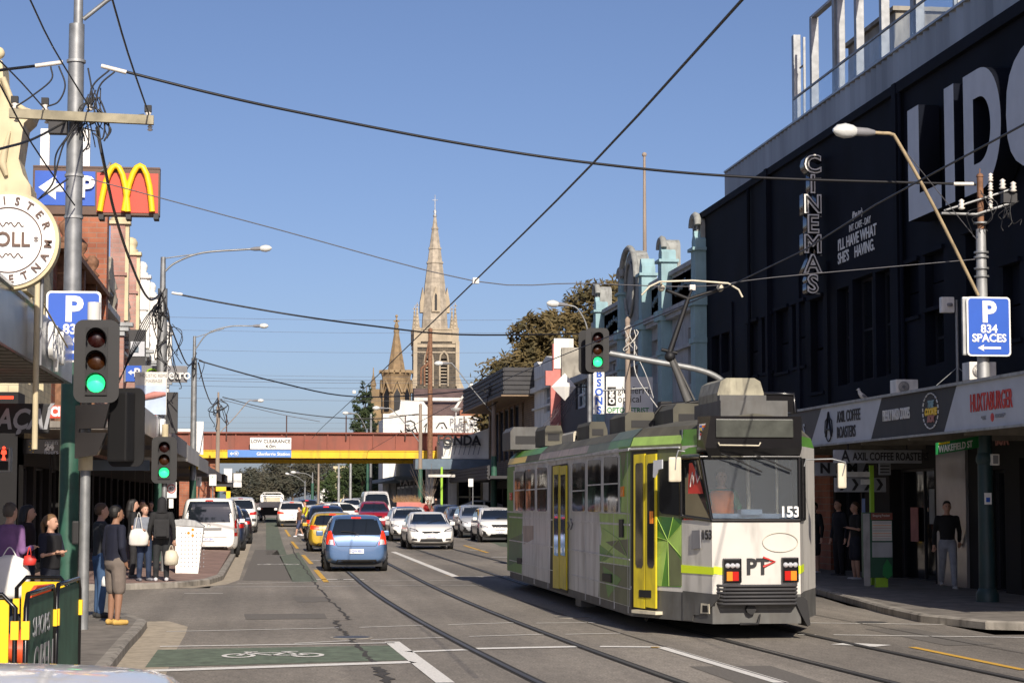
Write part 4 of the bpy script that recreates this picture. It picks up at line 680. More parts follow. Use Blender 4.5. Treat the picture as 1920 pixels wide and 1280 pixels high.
text('Glenferrie Station', .3, PY(544, 851, BY-.85), CAMX, UPZ, 'white', t, 'lettering', .02, 1, 'RIGHT', .006); p = PY(431, 850, BY-.86); mb = MB(); mb.prism([(0, 0), (.12, .12), (.12, .03), (.28, .03), (.28, -.03), (.12, -.03), (.12, -.12)], p, (1, 0, 0), (0, 0, 1), .02); mb.build('arrow', 'white', t); p = PY(443, 850, BY-.86); mb = MB(); mb.tube([p+V((.14*cos(a), 0, .14*sin(a))) for a in [2*pi*i/14 for i in range(15)]], .02, 4); mb.box(p.x-.06, p.x+.06, p.y-.02, p.y, p.z-.05, p.z+.07); mb.build('train_emblem', 'white', t)
# ---- corner cafe with the big sign ----
FY = 128.5; fp = lambda x, y, d=0: PY(x, y, FY+d)
cf = thing('white_corner_cafe', 'white rendered corner restaurant with big black rooftop lettering beside the bridge', 'building', fp(880, 940))
a, b = fp(831, 823), fp(926, 858); mb = MB(); zs = 3.0; mb.box(a.x, b.x+3, FY, FY+5, fp(880, 880).z, a.z); mb.box(a.x-.1, b.x+3, FY-.1, FY+.1, b.z-.05, b.z+.08); mb.prism([(0, 0), (4, 0), (4, 1.2), (3.1, 1.2), (2.6, .7), (.8, .1)], (a.x+.3, FY-.02, a.z), (1, 0, 0), (0, 0, 1), .4); mb.build('parapet', 'wall_white', cf)
a2, b2 = fp(700, 859), fp(922, 877); mb = MB(); mb.box(fp(775, 860).x, b.x+3, FY-1.8, FY, fp(800, 879, -1.8).z, fp(800, 860, -1.8).z); mb.build('awning', 'steel_blue', cf)
g0 = 0.3; a3, b3 = fp(860, 880), fp(912, 940); mb = MB(); holes_wall(mb, 'y', FY+1, fp(800, 900).x, b.x+3, g0, fp(880, 872).z, [(fp(861, 9).x, fp(910, 9).x, g0+.1, fp(880, 880).z), (fp(818, 9).x, fp(845, 9).x, g0+.6, fp(880, 892).z)], .3, 0, 1); mb.build('wall', ['off_white', 'black'], cf)
window(cf, 'y', FY+1.25, fp(861, 9).x, fp(910, 9).x, g0+.1, fp(880, 880).z, 'timber', 'glass', 2, 2, .14, -.1, 'door'); window(cf, 'y', FY+1.25, fp(818, 9).x, fp(845, 9).x, g0+.6, fp(880, 892).z, 'frame_dark', 'glass', 2, 1, .1, -.08)
text('FONDA', .86, fp(860, 826, -.3), CAMX, UPZ, 'letter_black', cf, 'sign_letters', .12, .92, 'CENTER', .025)
mb = MB()
for k in range(8): p = fp(833+k*9, 852, -.2); q = fp(838+k*9, 832, -.2); mb.tube([p, q], .025, 4)
mb.tube([fp(832, 832, -.2), fp(900, 832, -.2)], .03, 4); mb.build('sign_frame', 'mid_grey', cf)
# ---- backdrop: graffiti wall, roofs, church ----
YW = 170; wp = lambda x, y, d=0: PY(x, y, YW+d)
gw = thing('white_graffiti_building', 'white painted wall with black line graffiti above the bridge', 'building', wp(820, 840)); a, b = wp(735, 775), wp(902, 845)
mb = MB(); mb.box(wp(731, 9).x, wp(902, 9).x, YW, YW+14, 0, wp(800, 779).z); mb.box(wp(722, 9).x, wp(733, 9).x, YW-.2, YW+.2, 0, wp(800, 776).z); mb.box(wp(902, 9).x, wp(922, 9).x, YW+.3, YW+10, 0, wp(900, 802).z); mb.prism([(0, 0), (1.2, .5), (1.3, 1.3), (3.2, 1.2), (4, .1)], (wp(726, 9).x, YW-.1, wp(800, 779).z), (1, 0, 0), (0, 0, 1), .5); mb.build('wall', 'wall_white', gw)
def scribble(paths, par, w_=.06):
    for pts in paths:
        mb = MB(); mb.tube([wp(x, y, -.04) for x, y in pts], w_, 4); mb.build('graffiti', 'letter_black', par)
scribble([[(762, 790), (770, 788), (777, 792), (778, 802), (772, 806), (762, 805), (760, 797), (768, 797)], [(755, 820), (763, 808), (773, 807), (780, 815), (785, 826)], [(779, 800), (783, 812), (790, 822)], [(818, 802), (824, 793), (832, 792), (838, 803)], [(828, 800), (830, 802)], [(751, 806), (756, 815)], [(795, 800), (800, 793), (797, 810)]], gw)
for i, s_ in enumerate(('PLEASE', 'HELP', 'WALL')): text(s_, .9, wp(869, 792+i*9, -.05), CAMX, UPZ, 'mid_grey', gw, 'graffiti', .02, .85, 'CENTER')
mb = MB(); c = wp(855, 771, -.5); mb.lathe(c, [(.05, 0), (.35, .1), (.48, .3)], 12); mb.cyl(c+V((0, 0, -.8)), c, .03); tag(mb.build('satellite_dish', 'white'), 'white satellite dish on the roof left of the brown tiles', 'dish')
# brown tiled hall roof
YR = 215; rp = lambda x, y, d=0: PY(x, y, YR+d); hl = thing('church_hall', 'long brown tiled church hall roof below the stone tower', 'building', rp(830, 790))
mb = MB(); A, B, C_, D = rp(776, 782), rp(918, 782), rp(888, 729, 9), rp(776, 729, 9); mb.quad(A, B, C_, D); mb.quad(B, B+V((0, 20, 0)), C_+V((0, 2, 0)), C_); mb.box(A.x, B.x, YR, YR+.3, 0, A.z); mb.build('roof', 'slate', hl)
mb = MB(); a, b = rp(776, 748, 4), rp(880, 752, 4); mb.box(a.x, b.x, YR+3.5, YR+3.9, b.z-.02, b.z+.35); mb.build('roof_band', 'off_white', hl)
mb = MB(); c = rp(884, 767, -3); mb.lathe(c, [(1.9, 0), (.05, 2.6)], 8, smooth=False); mb.build('turret_roof', 'slate', hl); mb = MB(); a, b = rp(782, 0, -4), rp(922, 0, -4); mb.box(rp(862, 0, -4).x, b.x, YR-5, YR-4, 0, rp(900, 769, -4).z); mb.build('brick_wall', 'brick_red', hl)
mb = MB(); 
for k in range(8):
    a_ = 2*pi*(k+.5)/8; mb.tube([c+V((1.92*cos(a_), 1.92*sin(a_), 0.02)), c+V((0, 0, 2.65))], .16, 4)
mb.build('turret_rib', 'off_white', hl)
# church tower and spire
CY = 300; cp = lambda x, y, d=0: PY(x, y, CY+d)
ch = thing('stone_church', 'bluestone church tower with a tall pale stone spire and corner pinnacles', 'church', cp(820, 860)); cx = cp(820, 0).x; hw = (cp(858, 0).x-cp(780, 0).x)/2; z = lambda y: cp(820, y).z
yc_ = CY+hw; mb = MB(); dw = hw*.28; dz0, dz1 = z(724), z(672)
h = [(cx-hw*.52, cx-hw*.2, dz0+.3, dz1), (cx+hw*.2, cx+hw*.52, dz0+.3, dz1)]
holes_wall(mb, 'y', CY, cx-hw, cx+hw, 0, z(640), h, .5, 0, 1); mb.box(cx-hw, cx+hw, CY+2*hw-.1, CY+2*hw, 0, z(640)); mb.quad((cx-hw, CY, 0), (cx-hw, CY, z(640)), (cx-hw, CY+2*hw, z(640)), (cx-hw, CY+2*hw, 0)); mb.quad((cx+hw, CY, 0), (cx+hw, CY, z(640)), (cx+hw, CY+2*hw, z(640)), (cx+hw, CY+2*hw, 0)); mb.build('tower', ['bluestone', 'black'], ch)
for a, b, c1, d1 in h:
    mb = MB(); m_ = (a+b)/2
    for s_ in (-1, 1): mb.tube([(m_+s_*(b-a)*.62, CY-.1, c1-.3), (m_+s_*(b-a)*.62, CY-.1, d1-.3), (m_+s_*(b-a)*.5, CY-.1, d1+.5), (m_, CY-.1, d1+1.1)], .17, 5)
    for k in range(8): zz = c1+(d1-c1)*k/8; mb.box(a, b, CY+.05, CY+.25, zz, zz+.14)
    mb.prism([(-(b-a)/2, 0), ((b-a)/2, 0), (0, .8)], (m_, CY+.1, d1), (1, 0, 0), (0, 0, 1), .3); mb.build('louvred_window', 'stone_light', ch)
mb = MB(); e = .12
for y0, y1 in ((662, 659), (651, 645), (640, 632)): mb.box(cx-hw-e, cx+hw+e, CY-e, CY+2*hw+e, z(y0), z(y1))
for s_ in (-1, 1): mb.box(cx+s_*hw-.28, cx+s_*hw+.28, CY-.35, CY+.3, z(724), z(640))
for s_ in (-1, 1): mb.prism([(0, 0), (s_*1.1, 0), (0, 2.6)][::s_], (cx+s_*(hw-.1), CY-.3, z(728)), (1, 0, 0), (0, 0, 1), .5)
mb.box(cx-hw+.1, cx+hw-.1, CY+.1, CY+2*hw-.1, z(640), z(617)); mb.box(cx-hw, cx+hw, CY, CY+2*hw, z(618), z(615)); mb.build('stone_band', 'stone_light', ch)
mb = MB(); r0 = hw*.68; zb_, zt_ = z(625), z(402)
mb.lathe((cx, yc_, 0), [(r0, zb_), (r0*.77, z(532)), (r0*.43, z(463)), (.2, zt_)], 8, smooth=False)
for y_, rr in ((490, .58), (463, .44), (425, .22)): mb.lathe((cx, yc_, z(y_)), [(r0*rr+.1, 0), (r0*rr+.06, .3)], 8, smooth=False)
sp = mb.build('spire', 'spire_stone', ch); mb = MB(); mb.lathe((cx, yc_, zt_), [(.2, 0), (.34, .2), (.15, .5), (.28, .9), (.08, 1.2), (.05, 3.4)], 8); mb.tube([(cx-.4, yc_, zt_+2.6), (cx+.4, yc_, zt_+2.6)], .06, 4); mb.build('finial', 'galv_dull', sp)
for s_ in (-1, 0, 1):
    mb = MB(); X_ = cx+s_*r0*.86; yy = yc_-r0*.8 if s_ == 0 else yc_-.3; w_ = .62 if s_ == 0 else .4; zb2, zt2 = z(583), z(550); mb.prism([(-w_, 0), (w_, 0), (w_, (zt2-zb2)*.6), (0, zt2-zb2+1.2), (-w_, (zt2-zb2)*.6)], (X_, yy-.35, zb2), (1, 0, 0), (0, 0, 1), 1.6); lu = mb.build('spire_dormer', 'stone_light', sp)
    if s_ == 0: mb = MB(); mb.box(X_-.18, X_+.18, yy-.4, yy-.36, zb2+.2, zt2-.2); mb.prism([(-.18, 0), (.18, 0), (0, .4)], (X_, yy-.4, zt2-.2), (1, 0, 0), (0, 0, 1), .03); mb.build('opening', 'black', lu)
for sx_, sy_ in ((-1, 0), (1, 0), (-1, 1), (1, 1)):
    X_, Y_ = cx+sx_*(hw-.3), CY+.35+sy_*(2*hw-.7); mb = MB(); zz = z(640); mb.box(X_-.5, X_+.5, Y_-.5, Y_+.5, zz-.3, z(617)); mb.lathe((X_, Y_, z(617)), [(.62, 0), (.55, .25), (.42, .3), (.12, 2.9), (.2, 3.0), (.05, 3.3)], 8, smooth=False); mb.box(X_-.05, X_+.05, Y_-.05, Y_+.05, z(617)+3.2, z(617)+4.0); mb.box(X_-.28, X_+.28, Y_-.05, Y_+.05, z(617)+3.5, z(617)+3.62)
    for k in range(4): mb.ball((X_, Y_-.35+.06*k, z(617)+.6+k*.6), .14, 6)
    mb.build('pinnacle', 'stone_light', ch)
# smaller octagonal turret
TY = 262; tp = lambda x, y: PY(x, y, TY); tr = thing('octagonal_turret', 'tan sandstone octagonal turret with a short conical spire and crenellations', 'tower', tp(748, 860)); tx = tp(748, 0).x; r = (tp(776, 0).x-tp(720, 0).x)/2; z = lambda y: tp(748, y).z
mb = MB(); mb.lathe((tx, TY+r, 0), [(r, 0), (r, z(705)), (r*1.06, z(700)), (r*1.06, z(696))], 8, smooth=False); mb.build('wall', 'stone_block', tr)
for k in range(8):
    a_ = 2*pi*k/8-pi/2; n_ = V((cos(a_), sin(a_), 0)); s2 = V((-n_.y, n_.x, 0)); cc = V((tx, TY+r, 0))+n_*(r*.924)
    if n_.y < .3:
        mb = MB(); zb_, zt_ = z(770), z(738); w_ = r*.2; o = cc+V((0, 0, zb_))+n_*.12; mb.prism([(-w_, 0), (w_, 0), (w_, zt_-zb_), (0, zt_-zb_+.7), (-w_, zt_-zb_)], o, s2*-1 if s2.cross(V((0, 0, 1))).dot(n_) < 0 else s2, (0, 0, 1), .1); mb.build('window_opening', 'black', tr)
        mb = MB(); w2 = r*.34; mb.tube([cc+n_*.15+s2*-w2+V((0, 0, z(735))), cc+n_*.15+V((0, 0, z(712))), cc+n_*.15+s2*w2+V((0, 0, z(735)))], .18, 5); mb.build('gablet', 'stone_tan', tr)
mb = MB()
for k in range(16): a_ = 2*pi*k/16; p = V((tx+r*1.0*cos(a_), TY+r+r*1.0*sin(a_), 0)); mb.box(p.x-.28, p.x+.28, p.y-.28, p.y+.28, z(698), z(692.5))
mb.build('crenellation', 'stone_tan', tr); mb = MB(); mb.lathe((tx, TY+r, 0), [(r*.62, z(694)), (r*.17, z(622))], 8, smooth=False); sp = mb.build('spire', 'stone_block', tr)
mb = MB(); mb.lathe((tx, TY+r, z(622)), [(.35, 0), (.42, .3), (.25, .6), (.34, .9), (.12, 1.5)], 8); mb.box(tx-.1, tx+.1, TY+r-.1, TY+r+.1, z(612), z(593)); mb.box(tx-.38, tx+.38, TY+r-.1, TY+r+.1, z(601), z(598)); mb.ball((tx, TY+r, z(590)), .2, 8); mb.build('cross', 'stone_tan', sp)
mb = MB(); x0, x1 = tp(701, 0).x, tp(722, 0).x; mb.box(x0, x1, TY+2, TY+10, 0, z(728)); mb.box(x0, x0+.6, TY+1.6, TY+2.2, 0, z(722)); mb.lathe((x0+.3, TY+1.9, z(722)), [(.45, 0), (.1, 1.4), (.05, 2.4)], 8); mb.build('nave_wall', 'stone_tan', tr)
c = PY(943, 688, 250); mb = MB(); mb.box(c.x-.09, c.x+.09, 250, 250.15, c.z-2.5, c.z+1.1); mb.box(c.x-.55, c.x+.55, 250, 250.15, c.z+.1, c.z+.28); tag(mb.build('roof_cross', 'charcoal'), 'dark metal cross standing above the louvred brown eaves', 'cross')
mb = MB(); a, b = PY(890, 722, 240), PY(922, 770, 240); mb.box(a.x, b.x+5, 240, 250, 0, a.z); tb = mb.build('glass_office', 'stucco'); tag(tb, 'small grey and green glass office behind the church hall', 'building'); 
a, b = PY(893, 726, 239.9), PY(910, 752, 239.9); mb = MB(); mb.box(a.x, b.x, 239.8, 239.95, b.z, a.z)
q = mb.build('glazing', 'glass_blue', tb)
# buildings under the bridge, right
rb = thing('tattoo_shop', 'dark-fronted tattoo shop under the bridge on the right', 'building', (11, 146, 0)); p0, p1 = PY(715, 0, 150), PY(800, 0, 150); mb = MB(); mb.box(10.8, 16, 141, 175, .3, 5.2); mb.build('wall', 'shop_dark', rb); mb = MB(); mb.box(8.9, 10.8, 142, 175, 3.35, 3.6); mb.build('awning', 'steel_blue', rb); text('TATTOO', .5, PY(775, 905, 140.5), CAMX, UPZ, 'letter_grey', rb, 'lettering', .02, 1, 'CENTER', .01)
for k in range(5): window(rb, 'x', 10.75, 142+k*5, 145.5+k*5, .7, 3, 'frame_white', 'glass', 2, 1, .15, -.15, 'shop_window')
mb = MB(); p, q = PY(628, 878, 260), PY(650, 940, 260); mb.box(p.x, q.x, 260, 266, 1, p.z); mb.box(p.x-.2, q.x+.2, 259.9, 266, p.z, p.z+.3); o = mb.build('cream_house', 'cream'); tag(o, 'cream rendered building seen far under the bridge', 'building')
mb = MB(); p, q = PY(601, 915, 240), PY(615, 940, 240); mb.box(p.x, q.x, 240, 246, 1, p.z); tag(mb.build('white_shed', 'white'), 'plain white box-shaped shed beyond the cars', 'shed')
# building behind the camera on the right corner of the side street, which shades the right footpath
ob = thing('opposite_corner_building', 'plain two-storey corner building across the right side street', 'building', (15, 5, 0)); mb = MB(); mb.box(13.5, 34, -20, 12, 0, 9.5); mb.box(13.3, 13.5, -20, 12.2, 9.0, 9.8); mb.box(11.6, 13.5, -20, 12, 3.2, 3.5); mb.build('wall', 'brick_red', ob)
# ================= trees =================
def tree(name, lab, base, h, crown, r, leaf, n=2600, ls=.22, seed=0, group=None, trunk_r=.25, kind='round', bark='bark', gap=.0):
    """crown = list of (x,y,z,rx,rz) clump centres relative to base"""
    R = random.Random(seed); t = thing(name, lab, 'tree', base, group); b = V(base); mb = MB()
    mb.tube([b, b+V((.1, 0, h*.25)), b+V((0, .1, h*.55))], trunk_r, 8, rs=[trunk_r*1.3, trunk_r, trunk_r*.6])
    for c in crown: p = b+V(c[:3]); mb.tube([b+V((0, .1, h*.3)), b.lerp(p, .55)+V((0, 0, h*.12)), p+V((R.uniform(-.5, .5), 0, c[4]*.5))], .1, 5, rs=[trunk_r*.6, trunk_r*.35, .03])
    mb.build('trunk', bark, t); mb = MB(); tot = sum(c[3]*c[3]*c[4] for c in crown)
    for c in crown:
        k = int(n*c[3]*c[3]*c[4]/tot); nc = max(4, k//26); cl = []
        for _ in range(nc):
            while 1:
                d = V((R.gauss(0, 1), R.gauss(0, 1), R.gauss(0, 1))).normalized()*R.uniform(.35, 1)**.6
                if d.y < .5: break
            cl.append(b+V(c[:3])+V((d.x*c[3], d.y*c[3], d.z*c[4])))
        for q in cl:
            cr = R.uniform(.5, 1.2)*c[3]*.26
            for _ in range(26):
                p = q+V((R.gauss(0, .5)*cr, R.gauss(0, .5)*cr, R.gauss(0, .38)*cr)); u = V((R.gauss(0, 1), R.gauss(0, 1), R.gauss(0, .6))).normalized()*ls*R.uniform(.5, 1.3); v = u.orthogonal().normalized()*ls*R.uniform(.3, .7); mb.add([p-u-v*.3, p+v*.2-u*.2, p+u, p-v-u*.1], [(0, 1, 2, 3)])
    mb.build('crown', leaf, t); return t
p = PY(1050, 700, 135); tree('gum_tree', 'large olive-brown gum tree rising behind the pink and turquoise shops', (p.x+1.7, 135, .4), 13, [(-2.6, 0, 10.8, 2.6, 1.8), (-4, 0, 9.2, 3.2, 2.1), (-1.5, 0, 12.3, 3, 1.9), (1.5, 0, 14.5, 2.8, 1.9), (3.5, 0, 12, 3, 2.5), (-5.6, 0, 7.3, 2.2, 1.4), (0, 0, 8.8, 4, 2), (-3.5, 0, 12.8, 1.8, 1.2), (5, 0, 15, 1.5, 1.2)], 4, 'leaf_gum', 30000, .3, 1, trunk_r=.35)
p = PY(965, 690, 150); tree('gum_tree', 'smaller olive gum tree peeping above the louvred eaves', (p.x+1, 150, 0), 9, [(-.5, 0, 10.2, 2, 1.4), (1.5, 0, 11.2, 2, 1.3), (2.5, 0, 9.5, 2.5, 1.6)], 4, 'leaf_gum', 9000, .28, 2)
p = PY(681, 700, 190); tree('cypress_tree', 'dark upright cypress beside the stone turret', (p.x, 190, 1), 11, [(0, 0, 3, 1.7, 2.4), (-.2, 0, 5.5, 1.45, 1.8), (.1, 0, 7.8, 1.25, 1.7), (0, 0, 9.7, .95, 1.5), (.2, 0, 11, .6, 1.2)], 2, 'leaf_dark', 14000, .2, 3)
far = [((515, 400), [(-5, 0, 3.6, 4.5, 3.2), (0, 0, 3, 3.5, 2.6), (3, 0, 4.5, 3, 2.2)], 'rounded grey-green tree framed under the bridge, left'), ((548, 420), [(0, 0, 6, 6, 4), (6, 0, 5.5, 5.5, 3.6), (-3, 0, 4.5, 4, 3), (9, 0, 3.5, 4, 3)], 'broad grey-brown gum tree framed under the bridge, tallest')]
for i, ((x, Y), cr, lab) in enumerate(far): p = PY(x, 937, Y); tree('distant_tree', lab, (p.x, Y, 1), 5, cr, 4, 'leaf_far', 13000, .42, 10+i)
p = PY(648, 937, 230); tree('street_tree', 'green leafy tree right of the white shed under the bridge', (p.x, 230, 1.2), 5, [(-1.6, 0, 2, 1.6, 2), (1, 0, 2.6, 1.8, 2), (3, 0, 2, 1.5, 1.8), (-.5, 0, 3.4, 1.3, 1)], 3, 'leaf_green', 7000, .24, 21)
p = PY(690, 937, 215); tree('street_tree', 'very dark leafy tree beside the shops under the bridge', (p.x, 215, 1.2), 5, [(-.8, 0, 2.2, 1.4, 2.3), (1, 0, 2.6, 1.4, 2)], 3, 'leaf_dark', 6000, .24, 22)
p = PY(805, 940, 118); t = thing('bare_street_tree', 'young leafless street tree with a lime painted stake', 'tree', (p.x, 118, .3)); mb = MB(); R = random.Random(5)
b = V((p.x, 118, .3)); mb.tube([b, b+V((.1, 0, 1.6))], .04, 5)
for k in range(14): a_ = R.uniform(-.9, .7); mb.tube([b+V((.05, 0, .9+R.random())), b+V((a_*.6, 0, 2.2)), b+V((a_*1.3, R.uniform(-.3, .3), 3.2+R.random()*.6))], .015, 4, rs=[.02, .014, .006])
mb.build('branches', 'bark', t); p = PY(828, 940, 117); mb = MB(); mb.box(p.x-.06, p.x+.06, 116.95, 117.05, .2, PY(828, 875, 117).z); t = mb.build('street_name_post', 'lime'); tag(t, 'lime green street name post beside the leafless tree', 'sign post'); a, b = PY(803, 889, 117), PY(853, 894, 117); mb = MB(); mb.box(a.x, b.x, 116.9, 116.93, b.z, a.z); q = mb.build('name_blade', 'off_white', t)
# ================= poles, lamps, signals, wires =================
def crv(pts, k=8):
    P = [V(p) for p in pts]; P = [P[0]*2-P[1]]+P+[P[-1]*2-P[-2]]; o = []
    for i in range(1, len(P)-2):
        a, b, c, d = P[i-1:i+3]
        for j in range(k): t = j/k; o.append(.5*((2*b)+(c-a)*t+(2*a-5*b+4*c-d)*t*t+(3*b-a-3*c+d)*t*t*t))
    return o+[P[-2]]
def wire(name, lab, pts, r=.012, m='wire', k=8, group=None):
    mb = MB(); mb.tube(crv(pts, k), r, 5); return tag(mb.build(name, m), lab, 'cable', group)
def lamp_head(p, d, par, s_=1, m='glass_lamp'):
    """street lamp head at p pointing along d"""
    p, d = V(p), V(d).normalized(); mb = MB(); mb.tube([p, p+d*.16*s_, p+d*.4*s_], .07*s_, 10, rs=[.05*s_, .085*s_, .09*s_]); h = mb.build('lamp_housing', 'mid_grey', par)
    mb = MB(); mb.tube([p+d*.38*s_, p+d*.46*s_, p+d*.62*s_, p+d*.78*s_, p+d*.86*s_], .1*s_, 12, rs=[.08*s_, .125*s_, .15*s_, .11*s_, .03*s_]); mb.build('lamp_cover', m, par)
def loops(par, c, n, R, sx=.35, sz=.4, r=.012, m='wire'):
    for i in range(n):
        a = R.uniform(0, 6); p0 = V(c)+V((R.uniform(-.1, .12), -.15, R.uniform(-.1, .5))); p2 = V(c)+V((R.uniform(-sx, sx), -.15, -R.uniform(.1, 1)*sz)); p1 = (p0+p2)/2+V((R.uniform(-sx, sx)*1.2, -.1, R.uniform(-.2, .2))); mb = MB(); mb.tube(crv([p0, p1, p2, p2+V((R.uniform(-.1, .1), 0, -.1))], 5), r, 4); mb.build('cable_loop', m, par)
R = random.Random(7)
def insul(par, p, s_=1, m='insulator'):
    mb = MB(); mb.lathe(p, [(.03*s_, 0), (.06*s_, .02*s_), (.03*s_, .05*s_), (.055*s_, .08*s_), (.03*s_, .11*s_), (.05*s_, .14*s_), (.01, .17*s_)], 8); mb.build('insulator', m, par)
# main left pole
Y = 32; b = PY(133, 700, Y); X0 = b.x
t = thing('tram_pole', 'tall galvanised pole with timber crossarm and tangled cables at the left corner', 'pole', (X0, Y, .13)); z = lambda y: PY(140, y, Y).z
mb = MB(); mb.cyl((X0, Y, z(330)), (X0, Y, z(46)), .13, .12, 16); mb.cyl((X0, Y, z(640)), (X0, Y, z(330)), .14, .13, 16); mb.cyl((X0+.02, Y, z(48)), (X0+.02, Y, z(-60)), .075, .07, 12); mb.build('shaft', 'galv', t)
mb = MB(); mb.cyl((X0, Y, .13), (X0, Y, z(640)), .16, .145, 16); mb.lathe((X0, Y, .13), [(.24, 0), (.24, .1), (.17, .3)], 16); mb.build('base_sleeve', 'pole_green', t)
mb = MB()
for y in (118, 222, 332, 410): mb.lathe((X0, Y, z(y)), [(.15, 0), (.15, .04)], 14)
mb.build('clamp_band', 'galv_dull', t)
a, c = PY(22, 215, Y), PY(290, 232, Y); mb = MB(); mb.prism([(0, z(222)-.07), (c.x-a.x, z(229)-.07), (c.x-a.x, z(229)+.07), (0, z(222)+.07)], (a.x, Y-.24, 0), (1, 0, 0), (0, 0, 1), -.1); mb.build('crossarm', 'timber', t)
for x, y in ((28, 205), (85, 208), (168, 208), (278, 222)): p = PY(x, y, Y-.18); insul(t, p); insul(t, p+V((.03, 0, -.2)), .8); mb = MB(); mb.box(p.x-.06, p.x+.05, p.y-.05, p.y+.05, p.z+.1, p.z+.2); mb.build('line_clamp', 'black', t)
mb = MB(); p = PY(92, 225, Y-.2); mb.box(p.x, p.x+.28, Y-.3, Y-.1, p.z-.22, p.z); mb.build('junction_box', 'charcoal', t)
mb = MB(); mb.tube([(X0+.1, Y, z(36)), PY(200, 2, Y), PY(215, -8, Y)], .035, 8); mb.build('lamp_arm', 'galv', t)
for pts, nm in (((( 190, 124), (237, 136)), 'strain_insulator'), (((66, 124), (118, 117)), 'strain_insulator')):
    mb = MB(); mb.tube([PY(*pts[0], Y-.1), PY(*pts[1], Y-.1)], .035, 6); mb.build(nm, 'insulator', t)
def W(*p, Y0=32, Y1=None): 
    n = len(p); return [PY(x, y, Y0+((Y1 or Y0)-Y0)*i/(n-1)) for i, (x, y) in enumerate(p)]
for pts in (((165, 128), (172, 170), (170, 200)), ((205, 132), (175, 160), (165, 200)), ((215, 135), (188, 160), (178, 200)), ((95, 125), (96, 150), (60, 180), (30, 200)), ((110, 124), (122, 160), (110, 190), (88, 200)), ((185, 205), (200, 215), (240, 218), (270, 215)), ((175, 215), (207, 240), (200, 260)), ((160, 195), (130, 250), (105, 290), (100, 340), (75, 372)), ((168, 205), (125, 260), (110, 300), (98, 345), (72, 374)), ((150, 200), (165, 240), (165, 270), (155, 285)), ((128, 335), (100, 355), (70, 375)), ((175, 200), (185, 240), (190, 290), (185, 260)), ((178, 200), (195, 225), (192, 260), (175, 250)), ((170, 195), (186, 185), (205, 240), (195, 265))):
    mb = MB(); mb.tube(crv([PY(x, y, Y-.25) for x, y in pts], 6), .014, 5); mb.build('cable_loop', 'wire', t)
loops(t, PY(175, 215, Y), 10, R, .22, .5)
# left-side lamp poles
def lamp_pole(lab, x, yt_, X_, Y_, arm, head, thick=.09, gm='galv', green=True, grp='lamp poles along the left footpath'):
    z = lambda y: PY(x, y, Y_).z; t = thing('street_lamp', lab, 'street lamp', (X_, Y_, gz(Y_)+.13), grp); g = gz(Y_)+.13
    mb = MB(); mb.cyl((X_, Y_, g), (X_, Y_, z(yt_)-.9), thick*1.5, thick*1.15, 12); mb.cyl((X_, Y_, z(yt_)-.9), (X_, Y_, z(yt_)), thick*.7, thick*.6, 10); mb.build('shaft', gm, t)
    if green: mb = MB(); mb.cyl((X_, Y_, g), (X_, Y_, g+2.6), thick*1.6, thick*1.45, 12); mb.build('base_sleeve', 'pole_green', t)
    if arm:
        mb = MB(); pts = crv([PY(px_, py, Y_) for px_, py in arm[0]], 6); mb.tube(pts, .03, 6)
        if len(arm) > 1: mb.tube([PY(px_, py, Y_) for px_, py in arm[1]], .018, 5)
        mb.build('lamp_arm', gm, t); e = pts[-1]; d = (pts[-1]-pts[-2]).normalized(); lamp_head(e, V((d.x, -.1, d.z*.6)), t, head)
    return t
P2 = PY(305, 560, 58); t = lamp_pole('lamp pole behind the second traffic light, thick with tangled black cable', 305, 482, P2.x, 58, [[(306, 512), (330, 492), (380, 474), (470, 467)], [(310, 484), (400, 472)]], .7, .12)
loops(t, PY(304, 570, 58), 12, R, .2, 1.6, .018); loops(t, PY(318, 640, 58), 10, R, .35, 1.3, .015)
for k in range(5):
    mb = MB(); mb.tube(crv([PY(300, 555+k*2, 57.8), PY(280-k*4, 610, 57), PY(240-k*3, 680+k*6, 56), PY(222-k*3, 720, 55.6)], 6), .014, 4); mb.build('service_cable', 'wire', t)
P3 = PY(364, 700, 84); t = lamp_pole('slim lamp pole beyond the tangled one, in front of the bridge end', 364, 630, P3.x, 84, [[(366, 655), (390, 625), (430, 612), (474, 611)], [(367, 632), (420, 616)]], .75, .1)
loops(t, PY(364, 680, 84), 5, R, .3, .8, .02)
P4 = PY(409, 780, 127); t = lamp_pole('weathered wooden service pole with a lamp beside the red bridge', 409, 735, P4.x, 127, [[(411, 812), (440, 782), (465, 753), (474, 751)]], .8, .1, 'wood_pole')
loops(t, PY(411, 760, 127), 12, R, .6, 2.2, .03)
lamp_pole('distant lamp pole seen beneath the bridge, left of centre', 500, 885, PY(586, 900, 190).x, 190, [[(586, 895), (575, 888), (562, 886)]], 1, .09, grp='lamp poles seen under the bridge')
lamp_pole('distant lamp pole seen beneath the bridge, near the big gum', 572, 900, PY(572, 900, 240).x, 240, [[(572, 905), (560, 895), (548, 890)]], 1, .09, green=False, grp='lamp poles seen under the bridge')
for i, (x, yt_, Y_, lab) in enumerate(((597, 875, 210, 'wooden pole seen under the bridge, tallest'), (635, 875, 180, 'pale pole under the bridge in front of the green tree'), (657, 872, 165, 'pale pole with a yellow band under the bridge'), (689, 870, 150, 'grey-green pole beside the dark shops under the bridge'))):
    p = PY(x, 930, Y_); mb = MB(); mb.cyl((p.x, Y_, gz(Y_)), (p.x, Y_, PY(x, yt_-6, Y_).z), .13, .1, 8); tag(mb.build('service_pole', ('wood_pole', 'galv_dull', 'galv_dull', 'pole_green')[i]), lab, 'pole')
